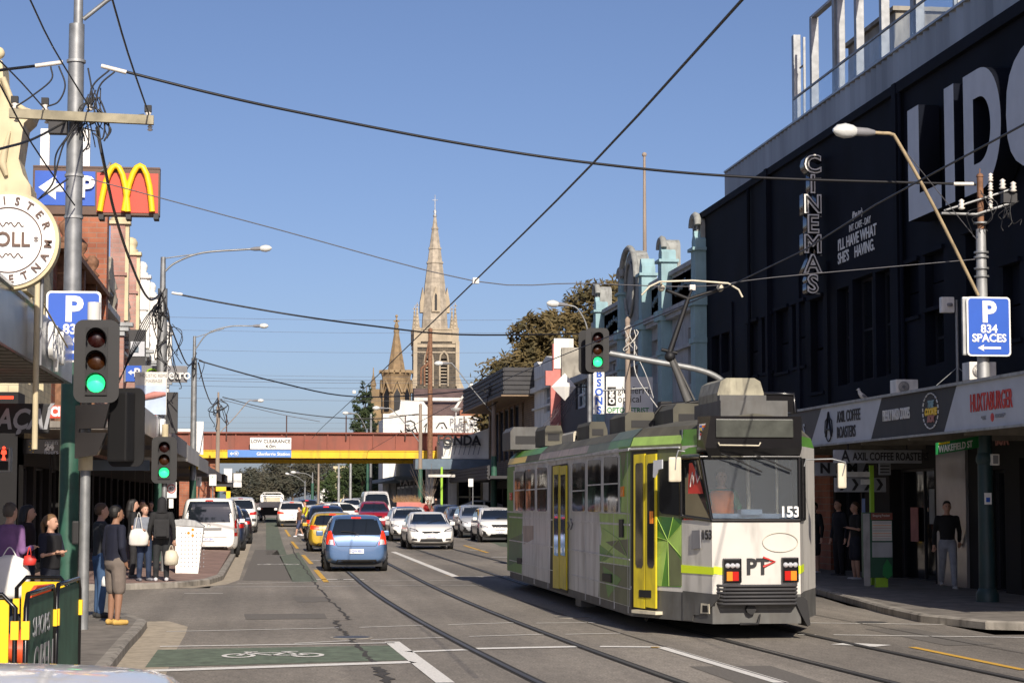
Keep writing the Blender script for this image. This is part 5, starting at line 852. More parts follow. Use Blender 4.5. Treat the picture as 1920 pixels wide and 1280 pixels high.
# right-side poles
Y = 34.3; b = PY(1852, 1143, Y); X0 = b.x; z = lambda y: PY(1848, y, Y).z
t = thing('tram_pole', 'patched rusty service pole carrying the parking sign on the right corner', 'pole', (X0, Y, .13))
mb = MB(); mb.cyl((X0, Y, .13), (X0, Y, z(800)), .145, .125, 16); mb.lathe((X0, Y, .13), [(.2, 0), (.2, .15), (.15, .25)], 16); mb.lathe((X0, Y, z(870)), [(.13, 0), (.16, .05), (.16, .12), (.13, .2)], 16); mb.build('base_sleeve', mat('teal_pole', (.015, .045, .05), .5, dirt=.2) and 'teal_pole', t)
mb = MB(); mb.cyl((X0, Y, z(800)), (X0, Y, z(430)), .12, .085, 14); mb.build('shaft', 'off_white' if False else 'galv_dull', t); mb = MB(); mb.cyl((X0, Y, z(430)), (X0, Y, z(332)), .06, .055, 12); mb.lathe((X0, Y, z(332)), [(.07, 0), (.05, .05), (.01, .07), (.01, .15)], 8); mb.build('top_section', 'rust', t)
mb = MB()
for y in (420, 475, 484, 505, 520): mb.lathe((X0, Y, z(y)), [(.13, 0), (.13, .03)], 12)
mb.build('clamp_band', 'galv', t)
for dz in range(4): insul(t, PY(1852, 330+dz*17, Y-.12)+V((.05, 0, -.1)), .9)
mb = MB(); mb.tube([PY(1770, 395, Y-.2), PY(1843, 372, Y-.1), PY(1905, 352, Y-.1)], .022, 5); mb.tube([PY(1765, 400, Y-.2), PY(1830, 402, Y-.1), PY(1905, 378, Y-.1)], .03, 4); mb.build('bracket_arm', 'galv_dull', t)
for x, y in ((1803, 393), (1880, 355), (1900, 360)): insul(t, PY(x, y, Y-.2), 1.1)
mb = MB(); p = PY(1890, 368, Y-.1); mb.box(p.x-.1, p.x+.15, Y-.15, Y, p.z-.12, p.z+.05); mb.build('junction_box', 'charcoal', t); loops(t, PY(1885, 395, Y), 6, R, .25, .45, .009); loops(t, PY(1825, 405, Y), 4, R, .25, .3, .009)
mb = MB(); pts = [PY(1834, 553, Y-.1), PY(1750, 385, Y-.6), PY(1685, 268, Y-.9), PY(1672, 252, Y-.95), PY(1655, 250, Y-1), PY(1640, 249, Y-1)]; mb.tube(crv(pts, 4), .03, 8); mb.build('lamp_arm', mat('pale_rust', (.42, .33, .2), .7, dirt=.4) and 'pale_rust', t); lamp_head(pts[-1], (-1, -.1, .02), t, .88)
mb = MB(); mb.tube([PY(1685, 268, Y-.9), PY(1832, 450, Y)], .008, 4); mb.build('stay_wire', 'wire_grey', t)
ps = thing('parking_sign', 'blue parking sign reading 834 spaces on the right-hand pole, arrow pointing left', 'sign', PY(1853, 667, Y-.25))
def psign(par, x0, x1, y0, y1, Y, full=True):
    a, b = PY(x0, y0, Y), PY(x1, y1, Y); w_, h_ = b.x-a.x, a.z-b.z
    def rr(ins, r): return [(x, y) for cx_, cy_, a0 in ((w_-ins-r, h_-ins-r, 0), (ins+r, h_-ins-r, 90), (ins+r, ins+r, 180), (w_-ins-r, ins+r, 270)) for x, y in [(cx_+r*cos(rad(a0+18*k)), cy_+r*sin(rad(a0+18*k))) for k in range(6)]]
    mb = MB(); mb.prism(rr(0, .07), (a.x, Y, b.z), (1, 0, 0), (0, 0, 1), .03); mb.build('border', 'white', par); mb = MB(); mb.prism(rr(.03, .05), (a.x, Y-.008, b.z), (1, 0, 0), (0, 0, 1), .004); f_ = mb.build('face', 'sign_blue', par)
    k = h_/1.03; cx_ = (a.x+b.x)/2; y_ = Y-.01
    text('P', .5*k, (cx_, y_, b.z+h_*.73), CAMX, UPZ, 'white', f_, 'lettering', .006, 1, 'CENTER', .02); text('834', .2*k, (cx_, y_, b.z+h_*.455), CAMX, UPZ, 'white', f_, 'lettering', .006, 1, 'CENTER', .006); text('SPACES', .19*k, (cx_, y_, b.z+h_*.3), CAMX, UPZ, 'white', f_, 'lettering', .006, .98, 'CENTER', .006)
    mb = MB(); mb.prism([(-.21, 0), (-.09, .06), (-.11, .02), (.21, .02), (.21, -.02), (-.11, -.02), (-.09, -.06)], (cx_, y_, b.z+h_*.14), (1, 0, 0), (0, 0, 1), .006); mb.build('arrow', 'white', f_)
psign(ps, 1812, 1896, 556, 668, Y-.25); mb = MB(); a, b = PY(1797, 558, Y), PY(1880, 668, Y); mb.box(a.x, b.x, Y-.2, Y-.12, b.z, a.z, bev=.03); mb.build('backing_box', 'galv_dull', ps)
ps = thing('parking_sign', 'blue parking sign on the left corner, its lower half hidden by the traffic light', 'sign', PY(138, 680, 30)); psign(ps, 87, 188, 545, 679, 30); mb = MB(); p = PY(130, 600, 30.05); mb.box(p.x-.25, p.x+.25, 30.04, 30.1, p.z, p.z+.05); mb.build('bracket', 'galv', ps)
# street name blade
a, b = PY(1835, 828, 34.1), PY(1757, 841, 33.4); d = (a-b).normalized(); t = thing('street_name_sign', 'green street name blade fixed to the right corner pole', 'sign', b); L_ = (a-b).length; mb = MB(); mb.prism([(0, -.1), (L_, -.1), (L_, .1), (0, .1)], b, d, (0, 0, 1), .03); mb.build('blade', 'street_green', t); text('WAKEFIELD ST', .165, b+d*.04+V((0, 0, -.02)), d, UPZ, 'white', t, 'lettering', .006, L_*.9/1.22, 'LEFT', .003); text('BOROONDARA', .05, b+d*.05+V((0, 0, .075)), d, UPZ, 'golden', t, 'lettering', .006, .9)
# small boxes and stickers on the pole
t = thing('pedestrian_box', 'white push-button box on the side of the right corner pole', 'box', PY(1860, 860, Y-.1)); p = PY(1852, 872, Y-.15); mb = MB(); mb.box(p.x+.05, p.x+.2, p.y-.05, p.y+.15, p.z, p.z+.2, bev=.02); mb.build('case', 'plastic_white', t); mb = MB(); mb.box(p.x+.08, p.x+.17, p.y-.06, p.y-.05, p.z+.03, p.z+.17); mb.build('cover', 'mid_grey', t)
p = PY(1846, 945, Y-.16); mb = MB(); mb.box(p.x, p.x+.13, p.y, p.y+.005, p.z, p.z+.2); s_ = tag(mb.build('sticker', 'white'), 'white and blue sticker on the dark base of the right pole', 'sticker'); mb = MB(); mb.box(p.x+.03, p.x+.1, p.y-.004, p.y, p.z+.04, p.z+.12); mb.build('printed_square', 'sign_blue', s_)
# wifi box on a tripod mast
t = thing('antenna_mast', 'slim tripod mast with a pale square antenna box on the awning', 'antenna', PY(1796, 720, 38)); p, q = PY(1796, 722, 38), PY(1792, 562, 38); mb = MB(); mb.cyl(p, (p.x, 38, q.z), .03, n=8)
for dx, dy in ((-.5, -.2), (.35, -.3), (.1, .4)): mb.tube([(p.x+dx, 38+dy, p.z-.02), (p.x, 38, p.z+.35)], .01, 4)
mb.build('mast', 'galv', t); a, b = PY(1762, 557, 38), PY(1787, 587, 38); mb = MB(); mb.box(a.x, b.x, 37.9, 38.05, b.z, a.z, bev=.03); bx = mb.build('antenna_box', 'plastic_white', t); mb = MB(); mb.lathe(((a.x+b.x)/2+.03, 37.89, (a.z+b.z)/2), [(.05, -.03), (.06, 0), (.05, .03)], 10); mb.build('camera_eye', 'mid_grey', bx)
# other right poles
def rpole(lab, x, yt_, Y_, r, m, arm=None, hs=.8, base=True, grp=None):
    p = PY(x, 900, Y_); z = lambda y: PY(x, y, Y_).z; t = thing('street_lamp' if arm else 'service_pole', lab, 'street lamp' if arm else 'pole', (p.x, Y_, gz(Y_)), grp); mb = MB(); mb.cyl((p.x, Y_, gz(Y_)), (p.x, Y_, z(yt_)), r*1.25, r*.8, 12); mb.lathe((p.x, Y_, z(yt_)), [(r*.9, 0), (r*.9, .12), (.02, .2)], 8); mb.build('shaft', m, t)
    if base: mb = MB(); mb.cyl((p.x, Y_, gz(Y_)), (p.x, Y_, z(yt_)*.5), r*1.4, r*1.15, 12); mb.build('base_sleeve', 'pole_green', t)
    if arm: mb = MB(); pts = crv([PY(a, b_, Y_) for a, b_ in arm], 5); mb.tube(pts, .03, 6); mb.build('lamp_arm', 'galv', t); d = (pts[-1]-pts[-2]); lamp_head(pts[-1], (d.x, -.1*abs(d.x), d.z*.3), t, hs)
    return t
t = rpole('rusty white-banded service pole in front of the optical shop sign', 1178, 605, 66, .1, 'wood_pole', base=False); loops(t, PY(1185, 630, 66), 5, R, .3, .5, .015, 'off_white'); mb = MB(); mb.tube(crv([PY(1190, 640, 66), PY(1192, 700, 64), PY(1230, 760, 60), PY(1250, 780, 58)], 5), .02, 4); mb.tube(crv([PY(1186, 650, 66), PY(1210, 700, 64), PY(1225, 745, 60)], 5), .015, 4); mb.build('hanging_cable', 'off_white', t); mb = MB(); mb.tube([PY(1130, 732, 66), PY(1215, 727, 66)], .03, 5); mb.build('cross_bar', 'galv', t)
rpole('lamp with a pale cover reaching over the road from behind the mast signal', 1106, 640, 74, .09, 'galv', [(1105, 640), (1098, 605), (1082, 578), (1065, 572)], .95)
t = rpole('green-based lamp pole beside the white cafe', 926, 708, 112, .14, 'wood_pole', [(925, 776), (885, 728), (850, 684), (843, 681)], 1.0); loops(t, PY(926, 725, 112), 8, R, .6, 1.2, .03)
t = rpole('green pole in front of the bridge beam, with a lamp reaching left', 788, 762, 124, .12, 'wood_pole', [(787, 830), (765, 800), (735, 768), (722, 765)], .9)
t = rpole('tall rusty mast with a square bracket rising above the bridge', 806, 620, 132, .17, 'rust', base=False); mb = MB(); mb.tube([PY(804, 680, 132), PY(790, 690, 132), PY(789, 720, 132)], .08, 5); mb.tube([PY(804, 640, 132), PY(797, 680, 132)], .06, 5); mb.tube([PY(806, 676, 132), PY(796, 690, 132), PY(796, 722, 132)], .07, 5); mb.build('bracket', 'rust', t)
rpole('slim lamp pole on the railway deck left of the graffiti wall', 695, 780, 145, .1, 'galv', [(696, 830), (684, 798), (672, 778), (662, 775)], .9, False)
# ---- traffic signals ----
def rrect(w_, h_, r, k=5): return [(x, y) for cx_, cy_, a0 in ((w_/2-r, h_/2-r, 0), (-w_/2+r, h_/2-r, 90), (-w_/2+r, -h_/2+r, 180), (w_/2-r, -h_/2+r, 270)) for x, y in [(cx_+r*cos(rad(a0+90*i/k)), cy_+r*sin(rad(a0+90*i/k))) for i in range(k+1)]]
def sighead(par, p, rz=0, on='green', w_=.62, h_=1.15, name='signal_head'):
    p = V(p); mt_ = Matrix.Rotation(rz, 3, 'Z')
    def fix(mb): mb.v = [p+mt_@v for v in mb.v]; return mb
    mb = MB(); mb.prism(rrect(w_, h_, .13), (0, 0, 0), (1, 0, 0), (0, 0, 1), .02); hd = fix(mb).build(name, 'signal_board', par)
    mb = MB(); mb.box(-.16, .16, .03, .24, -.48, .48, bev=.03); mb.box(-.15, .15, -.03, 0, -.47, .47); fix(mb).build('housing', 'black', hd)
    for i, (cn, off_) in enumerate((('red', 'lens_off_red'), ('amber', 'lens_off_amber'), ('green', 'lens_off_red'))):
        z_ = .31-.31*i; m_ = ('lens_green' if cn == 'green' else 'lens_red_on') if on == cn else off_
        mb = MB(); mb.lathe((0, 0, 0), [(.125, 0), (.1, .03), (.05, .045), (.001, .05)], 16, sc=(1, 1)); mb.v = [V((v.x, -.035-v.z*.8, v.y+z_)) for v in mb.v]; fix(mb).build('lens', m_, hd)
        mb = MB(); n = 14; vs = []; 
        for j in range(n+1): a = rad(-30)+rad(240)*j/n; vs += [V((.14*cos(a), -.03, z_+.14*sin(a))), V((.135*cos(a), -.03-.2*(.35+.65*max(0, sin(a)*.5+.5)), z_+.135*sin(a)+.0))]
        mb.add(vs, [(2*j, 2*j+2, 2*j+3, 2*j+1) for j in range(n)], 0, True); mb.add([v*1.0+V((0, 0, .006)) for v in vs], [(2*j, 2*j+1, 2*j+3, 2*j+2) for j in range(n)], 0, True); fix(mb).build('visor', 'black', hd)
    return hd
Y = 28.7; b = PY(155, 1197, Y); t = thing('traffic_signal', 'nearest traffic light on a galvanised post, showing green at the left corner', 'traffic light', (b.x, Y, .13)); mb = MB(); mb.cyl((b.x, Y, .1), (b.x, Y, PY(160, 640, Y).z), .075, .07, 14); mb.build('post', 'galv', t); sighead(t, PY(181, 677, Y-.22)); p = PY(176, 600, Y)
mb = MB(); mb.cyl((p.x, Y, PY(176, 640, Y).z), (p.x, Y, PY(176, 567, Y).z), .09, n=12); mb.build('post_cap', 'plastic_white', t)
p = PY(195, 800, Y); sighead(t, (p.x+.3, Y+.15, p.z), rad(150), None, .6, 1.1); mb = MB(); p = PY(150, 792, Y); mb.prism([(0, 0), (.3, .05), (.42, .35), (.05, .35), (.05, .4), (.38, .42), (.46, .75), (0, .72)], (p.x-.02, Y-.2, PY(150, 860, Y).z), (1, 0, 0), (0, 0, 1), -.3); mb.build('side_signal', 'black_gloss', t); p = PY(155, 868, Y); mb = MB(); mb.cyl((b.x, Y, p.z-.1), (b.x, Y, p.z+.1), .1, n=12); mb.build('collar', 'cream', t)
mb = MB(); mb.box(b.x-.16, b.x-.07, Y-.12, Y, 1.3, 1.62, bev=.02); mb.build('push_button', 'black', t)
t = thing('pedestrian_signal', 'pedestrian light showing a red figure at the left edge of the photo', 'traffic light', PY(5, 885, 29)); a, b = PY(-12, 838, 29), PY(19, 885, 29); mb = MB(); mb.box(a.x, b.x, 29, 29.25, b.z, a.z, bev=.02); hd = mb.build('housing', 'galv_dull', t); m_ = (a.z+b.z)/2; mb = MB(); mb.box(a.x+.03, b.x-.03, 28.97, 29, m_+.02, a.z-.03); mb.box(a.x+.03, b.x-.03, 28.97, 29, b.z+.03, m_-.02); mb.build('aperture', 'black', hd)
p = PY(7, 850, 28.96); mb = MB(); mb.prism([(-.03, -.09), (-.01, -.02), (-.04, .0), (-.03, .05), (.03, .05), (.04, 0), (.01, -.02), (.03, -.09)], p, (1, 0, 0), (0, 0, 1), .01); mb.cyl(p+V((0, -.005, .08)), p+V((0, .01, .08)), .022, n=10); mb.build('red_figure', 'lens_red_on', hd)
Y = 51; p = PY(309, 860, Y); t = thing('traffic_signal', 'second traffic light showing green, on a yellow-topped post beside the litter bin', 'traffic light', (p.x, Y, .13)); mb = MB(); mb.cyl((p.x, Y, .1), (p.x, Y, PY(309, 822, Y).z), .07, n=12); mb.build('post', 'galv', t); mb = MB(); mb.cyl((p.x, Y, PY(309, 822, Y).z), (p.x, Y, PY(309, 795, Y).z), .08, n=12); mb.build('post_cap', 'cream', t); sighead(t, PY(308, 862, Y-.2))
t = thing('speed_sign', 'round red-ringed 40 speed limit sign beside the second traffic light', 'sign', PY(321, 917, Y)); a, b = PY(312, 903, Y+.2), PY(331, 933, Y+.2); mb = MB(); mb.box(a.x, b.x, Y+.15, Y+.17, b.z, a.z, bev=.005); mb.build('plate', 'white', t); c = (a+b)/2; mb = MB(); mb.tube([(c.x+.1*cos(i*pi/10), Y+.14, c.z+.03+.1*sin(i*pi/10)) for i in range(21)], .012, 4); mb.build('ring', 'red', t); text('40', .12, (c.x, Y+.14, c.z+.03), CAMX, UPZ, 'letter_black', t, 'lettering', .008, 1, 'CENTER')
a, b = PY(317, 935, Y+.2), PY(325, 952, Y+.2); mb = MB(); mb.box(a.x, b.x, Y+.15, Y+.17, b.z, a.z); mb.build('supplementary_plate', 'white', t)
Y = 52; p0 = PY(1368, 720, Y); t = thing('mast_arm_signal', 'overhead traffic light on a curved galvanised mast arm above the tram', 'traffic light', (p0.x, Y, .13)); mb = MB(); mb.tube(crv([(p0.x+.25, Y, .1), (p0.x+.2, Y, 3), PY(1374, 745, Y), PY(1352, 712, Y), PY(1310, 693, Y), PY(1230, 678, Y), PY(1143, 662, Y)], 6), .08, 10); mb.build('mast_arm', 'galv', t)
sighead(t, PY(1120, 656, Y-.2)); p = PY(1101, 660, Y+.25); mb = MB(); mb.prism(rrect(.45, 1.15, .13), (p.x, Y+.28, p.z), (1, 0, 0), (0, 0, 1), -.02); mb.box(p.x-.12, p.x+.16, Y+.3, Y+.55, p.z-.45, p.z+.45); mb.build('rear_signal_back', 'black', t); mb = MB(); mb.tube([PY(1120, 662, Y-.05), PY(1150, 663, Y)], .04, 6); mb.build('bracket', 'galv', t)
# ---- overhead wires ----
wire('overhead_cable', 'thick twisted power cable sagging right across the street from corner to corner', [PY(236, 135, 32), PY(400, 176, 32.2), PY(560, 211, 32.5), PY(850, 267, 33), PY(1110, 306, 33.3), PY(1400, 332, 33.8), PY(1830, 346, 34.3)], .024, k=12)
wire('strain_insulator', 'pale strain insulator at the right end of the thick cable', [PY(1788, 345, 34.2), PY(1825, 345, 34.2)], .035, 'insulator')
wire('overhead_cable', 'thick cable leaving the left corner pole towards the left edge', [PY(66, 124, 32), PY(0, 132, 31), PY(-60, 142, 30)], .024)
cz = 5.3
wire('contact_wire', 'tram contact wire above the left track, running steeply up to the top edge', [G(1405, -15, cz), G(1110, 308, cz), G(890, 527, cz), G(665, 745, cz), G(605, 800, cz), G(585, 822, cz)], .012, k=3)
wire('contact_wire', 'tram contact wire above the right track, passing over the pantograph', [G(1960, 212, cz), G(1640, 385, cz), G(1375, 533, cz), (6.6, 60, cz), (6.6, 90, cz), (6.6, 134, cz-.2)], .012, k=3)
wire('span_wire', 'thin span wire from the left pole ring over both tracks to the right pole', [PY(170, 336, 32), PY(520, 430, 32.5), PY(890, 527, 33), PY(1090, 531, 33.3), PY(1310, 537, 33.6), PY(1450, 520, 34), PY(1830, 486, 34.3)], .009, 'wire_grey', k=4)
wire('span_wire', 'cable from the tangled lamp pole across to the mast signal', [PY(325, 550, 58), PY(430, 570, 58), PY(560, 592, 58), PY(700, 611, 59), PY(860, 627, 60), PY(1090, 626, 62)], .026, k=5)
wire('strain_insulator', 'white strain insulator beside the tangled lamp pole', [PY(322, 549, 57.9), PY(342, 552, 57.9)], .04, 'insulator')
wire('span_wire', 'cable from the slim lamp pole sagging over the far cars', [PY(373, 676, 84), PY(440, 695, 84), PY(520, 716, 85), PY(640, 741, 90), PY(760, 742, 98), PY(925, 728, 112)], .03, k=5)
wire('span_wire', 'black cable dropping from the slim lamp pole to the wooden pole', [PY(372, 680, 84), PY(385, 730, 100), PY(398, 758, 118), PY(409, 745, 127)], .03)
wire('span_wire', 'lower cable from the wooden pole across to the green pole', [PY(417, 744, 127), PY(500, 765, 127), PY(600, 780, 127), PY(700, 785, 127), PY(790, 775, 125)], .03)
wire('span_wire', 'thin cable from the wooden pole to the far contact wires', [PY(420, 750, 127), PY(520, 775, 126), PY(600, 790, 126)], .02, 'wire_grey')
wire('service_cable', 'black twisted cable hanging from the corner pole down to the tangled lamp pole', [PY(182, 240, 32), PY(196, 310, 34), PY(214, 395, 38), PY(240, 478, 44), PY(268, 545, 51), PY(285, 562, 55), PY(303, 548, 58)], .03)
wire('service_cable', 'cable from the tangled lamp pole down to the slim lamp pole', [PY(312, 590, 58), PY(335, 650, 68), PY(352, 684, 78), PY(364, 675, 84)], .025)
wire('overhead_cable', 'bare line from the top left edge down to the crossarm', [PY(52, -10, 24), PY(100, 90, 27), PY(167, 200, 31.8)], .012, k=3)
wire('overhead_cable', 'bare line reaching the right tip of the crossarm from the top edge', [PY(208, -10, 24), PY(240, 100, 27), PY(279, 214, 31.8)], .014, k=3)
wire('overhead_cable', 'bare line coming in from the left edge to the inner left insulator', [PY(-10, 105, 26), PY(40, 155, 29), PY(84, 205, 31.8)], .012, k=3)
wire('overhead_cable', 'bare line coming in from the left edge and passing down across the parking arrow', [PY(-10, 140, 26), PY(60, 270, 29), PY(140, 385, 31.8)], .012, k=3)
wire('service_cable', 'twisted cable rising from the left edge to the underside of the crossarm', [PY(-10, 282, 28), PY(60, 262, 30), PY(125, 228, 31.8)], .02, k=3)
ry = [(594, 1), (618, .8), (655, .8), (700, .8), (707, 1.3), (712, 1.3), (722, 1), (745, 1)]
for i, (y, k_) in enumerate(ry):
    a, b = PY(300, y, 137+i*.4), PY(960, y+6, 137+i*.4); wire('railway_wire', 'thin railway overhead wire above the bridge, '+('uppermost', 'second from top', 'third from top', 'fourth from top', 'fifth from top', 'sixth from top', 'seventh from top', 'lowest')[i], [a, (a+b)/2+V((0, 0, -.1)), b], .011*k_, 'wire_grey', k=3)
for x, y in ((892, 527), (664, 735), (1298, 540)):
    p = G(x, y, cz) if x != 1298 else PY(x, y, 33); mb = MB(); mb.box(p.x-.05, p.x+.05, p.y-.04, p.y+.04, p.z-.04, p.z+.05, bev=.01); tag(mb.build('wire_clamp', 'insulator'), {892: 'white clamp where the span wire crosses the left contact wire', 664: 'white clamp on the left contact wire, far down near the cypress', 1298: 'white clamp beside the pantograph head'}[x], 'clamp')
# ================= street furniture =================
Y = 51.5; a, b = G(325, 1076, .13), G(381, 1076, .13); t = thing('litter_bin', 'white perforated litter bin enclosure with a curved lid and three orange dots', 'bin', (a.x, a.y, .13)); yb_ = a.y; x0, x1 = a.x+.05, PY(372, 1000, yb_).x; zt_ = PY(340, 984, yb_).z
mb = MB(); mb.prism([(x0, .13), (x1, .13), (x1+.12, zt_-.05), (x0-.02, zt_)], (0, yb_, 0), (1, 0, 0), (0, 0, 1), .7); cabm = mb; mb = MB(); zc = PY(340, 974, yb_).z; mb.prism([(x0-.04, zt_), (x1+.14, zt_-.05), (x1+.13, zt_-.02), (x0+.45, zc-.02), (x0+.2, zc+.02), (x0-.05, zc)], (0, yb_-.03, 0), (1, 0, 0), (0, 0, 1), .78); mb.build('lid', 'galv_dull', t)
mb = cabm
for i in range(7):
    for j in range(9): x = x0+.12+i*.09; zz = .3+j*.1; mb.box(x, x+.022, yb_-.003, yb_, zz, zz+.035, 1)
mb.build('cabinet', ['white', 'mid_grey'], t)
for dx, dz in ((.2, 1.12), (.3, 1.2), (.3, 1.06)): mb = MB(); mb.cyl((x0+dx+.1, yb_, dz), (x0+dx+.1, yb_-.006, dz), .035, n=10); mb.build('dot', 'lamp_orange', t)
# pedestrian barriers
def barrier(lab, p, q, m, nm='barrier_panel', letters=None):
    p, q = V(p), V(q); d = (q-p); L_ = d.length; d.normalize(); t = thing('crowd_barrier', lab, 'barrier', p); n_ = V((d.y, -d.x, 0)); mb = MB(); r = .02; z0, z1 = .05, 1.05
    pts = [p+V((0, 0, z0)), p+V((0, 0, z1-.1)), p+d*.1+V((0, 0, z1)), q-d*.1+V((0, 0, z1)), q+V((0, 0, z1-.1)), q+V((0, 0, z0))]; mb.tube(pts, r, 8); mb.tube([p+V((0, 0, z0+.1)), q+V((0, 0, z0+.1))], r*.8, 6); mb.build('frame', 'black_gloss', t)
    mb = MB(); A = p+d*.05+V((0, 0, z0+.12)); mb.prism([(0, 0), (L_-.1, 0), (L_-.1, z1-z0-.16), (0, z1-z0-.16)], A, d, (0, 0, 1), .015); mb.build(nm, m, t)
    for s_ in (0, L_): mb = MB(); mb.tube([p+d*s_-n_*.25+V((0, 0, .02)), p+d*s_+n_*.25+V((0, 0, .02))], .02, 6); mb.build('foot', 'black', t)
    for f_ in (.0, 1): c = p+d*L_*f_; mb = MB(); mb.box(c.x-.03, c.x+.03, c.y-.03, c.y+.03, .84, .98); mb.build('corner_clip', 'golden', t)
    return t
k_ = .13
barrier('crowd barrier with a plain yellow panel, behind the green printed ones', V((-2.33, 19.7, .13)), V((-1.82, 19.5, .13)), 'golden')
t = barrier('nearest crowd barrier with a green printed panel', V((-1.82, 16.0, .13)), V((-1.78, 17.7, .13)), 'mesh_green'); text('SHOPS', .22, V((-1.80, 16.3, .9)), (.03, 1, 0), UPZ, 'letter_grey', t, 'lettering', .005, 1.5); text('OPEN', .4, V((-1.79, 16.3, .6)), (.03, 1, 0), UPZ, 'mid_grey', t, 'lettering', .005, 1.1)
barrier('farther crowd barrier with a green printed panel, next to the post', V((-1.77, 17.8, .13)), V((-1.72, 19.4, .13)), 'mesh_green')
barrier('crowd barrier with a plain yellow panel at the left edge, cut by the photo', V((-3.4, 16.2, .13)), V((-1.9, 16.0, .13)), 'golden')
# chair behind the barrier
t = thing('plastic_chair', 'orange-red plastic chair between the barriers', 'chair', (-2.12, 17.9, .13)); mb = MB(); c = V((-2.12, 17.9, .2)); mb.tube([c+V((-.2, 0, .45)), c+V((.15, 0, .43)), c+V((.2, 0, .5))], .2, 8, rs=[.06, .2, .05]); mb.prism([(-.2, 0), (.2, 0), (.24, .5), (.18, .55), (-.18, .55), (-.24, .5)], c+V((.1, .1, .42)), (.3, 1, 0), (.25, 0, 1), .03); mb.build('shell', 'orange_red', t)
for dx in (-.18, .18):
    for dy in (-.18, .18): mb = MB(); mb.cyl(c+V((dx*1.2, dy*1.2, 0)), c+V((dx, dy, .42)), .015, n=6); mb.build('leg', 'orange_red', t)
# map kiosk and finger post on the right
Y = 40; a, b = PY(1632, 960, Y), PY(1675, 1112, Y); t = thing('map_kiosk', 'street map stand with a red header, white map and green base under the awning', 'map stand', (a.x, Y, .13)); mb = MB(); mb.box(a.x-.15, b.x, Y, Y+.15, .35, a.z, bev=.01); mb.build('body', 'dark_green_paint', t)
def kf(x0, x1, y0, y1, m, nm): p, q = PY(x0, y0, Y), PY(x1, y1, Y); mb = MB(); mb.box(p.x, q.x, Y-.012, Y-.002, q.z, p.z); return mb.build(nm, m, t)
kf(1633, 1673, 961, 974, 'bridge_red', 'header'); mp_ = kf(1635, 1672, 976, 1013, 'off_white', 'map_panel'); kf(1635, 1673, 1016, 1044, 'stucco', 'index_panel'); kf(1618, 1632, 962, 1098, 'galv_dull', 'side_panel')
for i in range(7): p, q = PY(1636, 979+i*5, Y-.014), PY(1671, 980+i*5, Y-.014); mb = MB(); mb.box(p.x, q.x, Y-.018, Y-.013, p.z-.008, p.z); mb.build('printed_street', ('steel_blue', 'lamp_orange', 'pink')[i % 3], mp_)
p = PY(1664, 1068, Y-.02); mb = MB(); mb.prism([(0, -.18), (.1, -.1), (.09, .08), (0, .22), (-.09, .08), (-.1, -.1)], p, (1, 0, 0), (0, 0, 1), .01); mb.build('leaf_emblem', 'street_green', t); mb = MB(); mb.box(a.x+.1, b.x-.1, Y+.02, Y+.12, .13, .35); mb.build('foot', 'lime', t)
text('Shopping Precinct', .07, PY(1636, 966, Y-.015), CAMX, UPZ, 'off_white', t, 'lettering', .005, .7)
Y = 41; p = PY(1636, 960, Y); t = thing('finger_post', 'lime green post with pale direction fingers beside the map stand', 'sign post', (p.x, Y, .13)); mb = MB(); mb.box(p.x-.04, p.x+.04, Y, Y+.08, .13, PY(1636, 872, Y).z); mb.build('post', 'lime', t)
for x0, y0, x1, y1 in ((1589, 884, 1632, 894), (1615, 898, 1632, 908)): a, b = PY(x0, y0, Y), PY(x1, y1, Y); mb = MB(); mb.box(a.x, b.x, Y+.02, Y+.05, b.z, a.z); mb.build('finger', 'off_white', t)
# optical shop sign, vertical sign, diamond sign, banner behind the tram
Y = 72
t, pn, a, b = hang_sign('projecting_sign', 'white optical shop sign with a black letter block behind the pantograph', 1136, 1224, 706, 775, 72, 'white'); 
q_ = face(1139, 1155, 725, 760, 71.93, 'letter_black', t, 'letter_block'); ct('g', 1147, 733, 71.9, .42, 'white', t, 1, .012, 'CENTER'); ct('o', 1147, 750, 71.9, .42, 'white', t, 1, .012, 'CENTER'); ct('glenferrie', 1158, 732, 72, .36, 'letter_black', t, .9); ct('optical', 1158, 748, 72, .36, 'letter_black', t, .9); ct('OPTOMETRIST', 1138, 769, 72, .26, 'street_green', t, .9, .006)
t, pn, a, b = hang_sign('projecting_sign', 'narrow vertical white sign with big blue letters below the mast signal', 1112, 1133, 690, 776, 70, 'white')
for i, chx in enumerate('IBSONS'): ct(chx, 1123, 684+i*17, 70, .36, 'sign_blue', t, 1, .014, 'CENTER')
p = PY(1057, 725, 88); t = thing('diamond_sign', 'white pyramid-shaped diamond sign projecting over the footpath', 'sign', p); mb = MB(); r = .55; C0 = p+V((0, -.25, 0)); vs = [p+V((-r, 0, 0)), p+V((0.05, 0, r*1.1)), p+V((r, 0, 0)), p+V((.05, 0, -r*1.1)), C0, p+V((0, .5, 0))]; mb.add(vs, [(0, 4, 1), (1, 4, 2), (2, 4, 3), (3, 4, 0), (0, 1, 5), (1, 2, 5), (2, 3, 5), (3, 0, 5)]); mb.build('diamond', 'white', t); mb = MB(); mb.box(p.x+r, p.x+1.2, 88, 88.05, p.z-.03, p.z+.03); mb.build('bracket', 'charcoal', t)
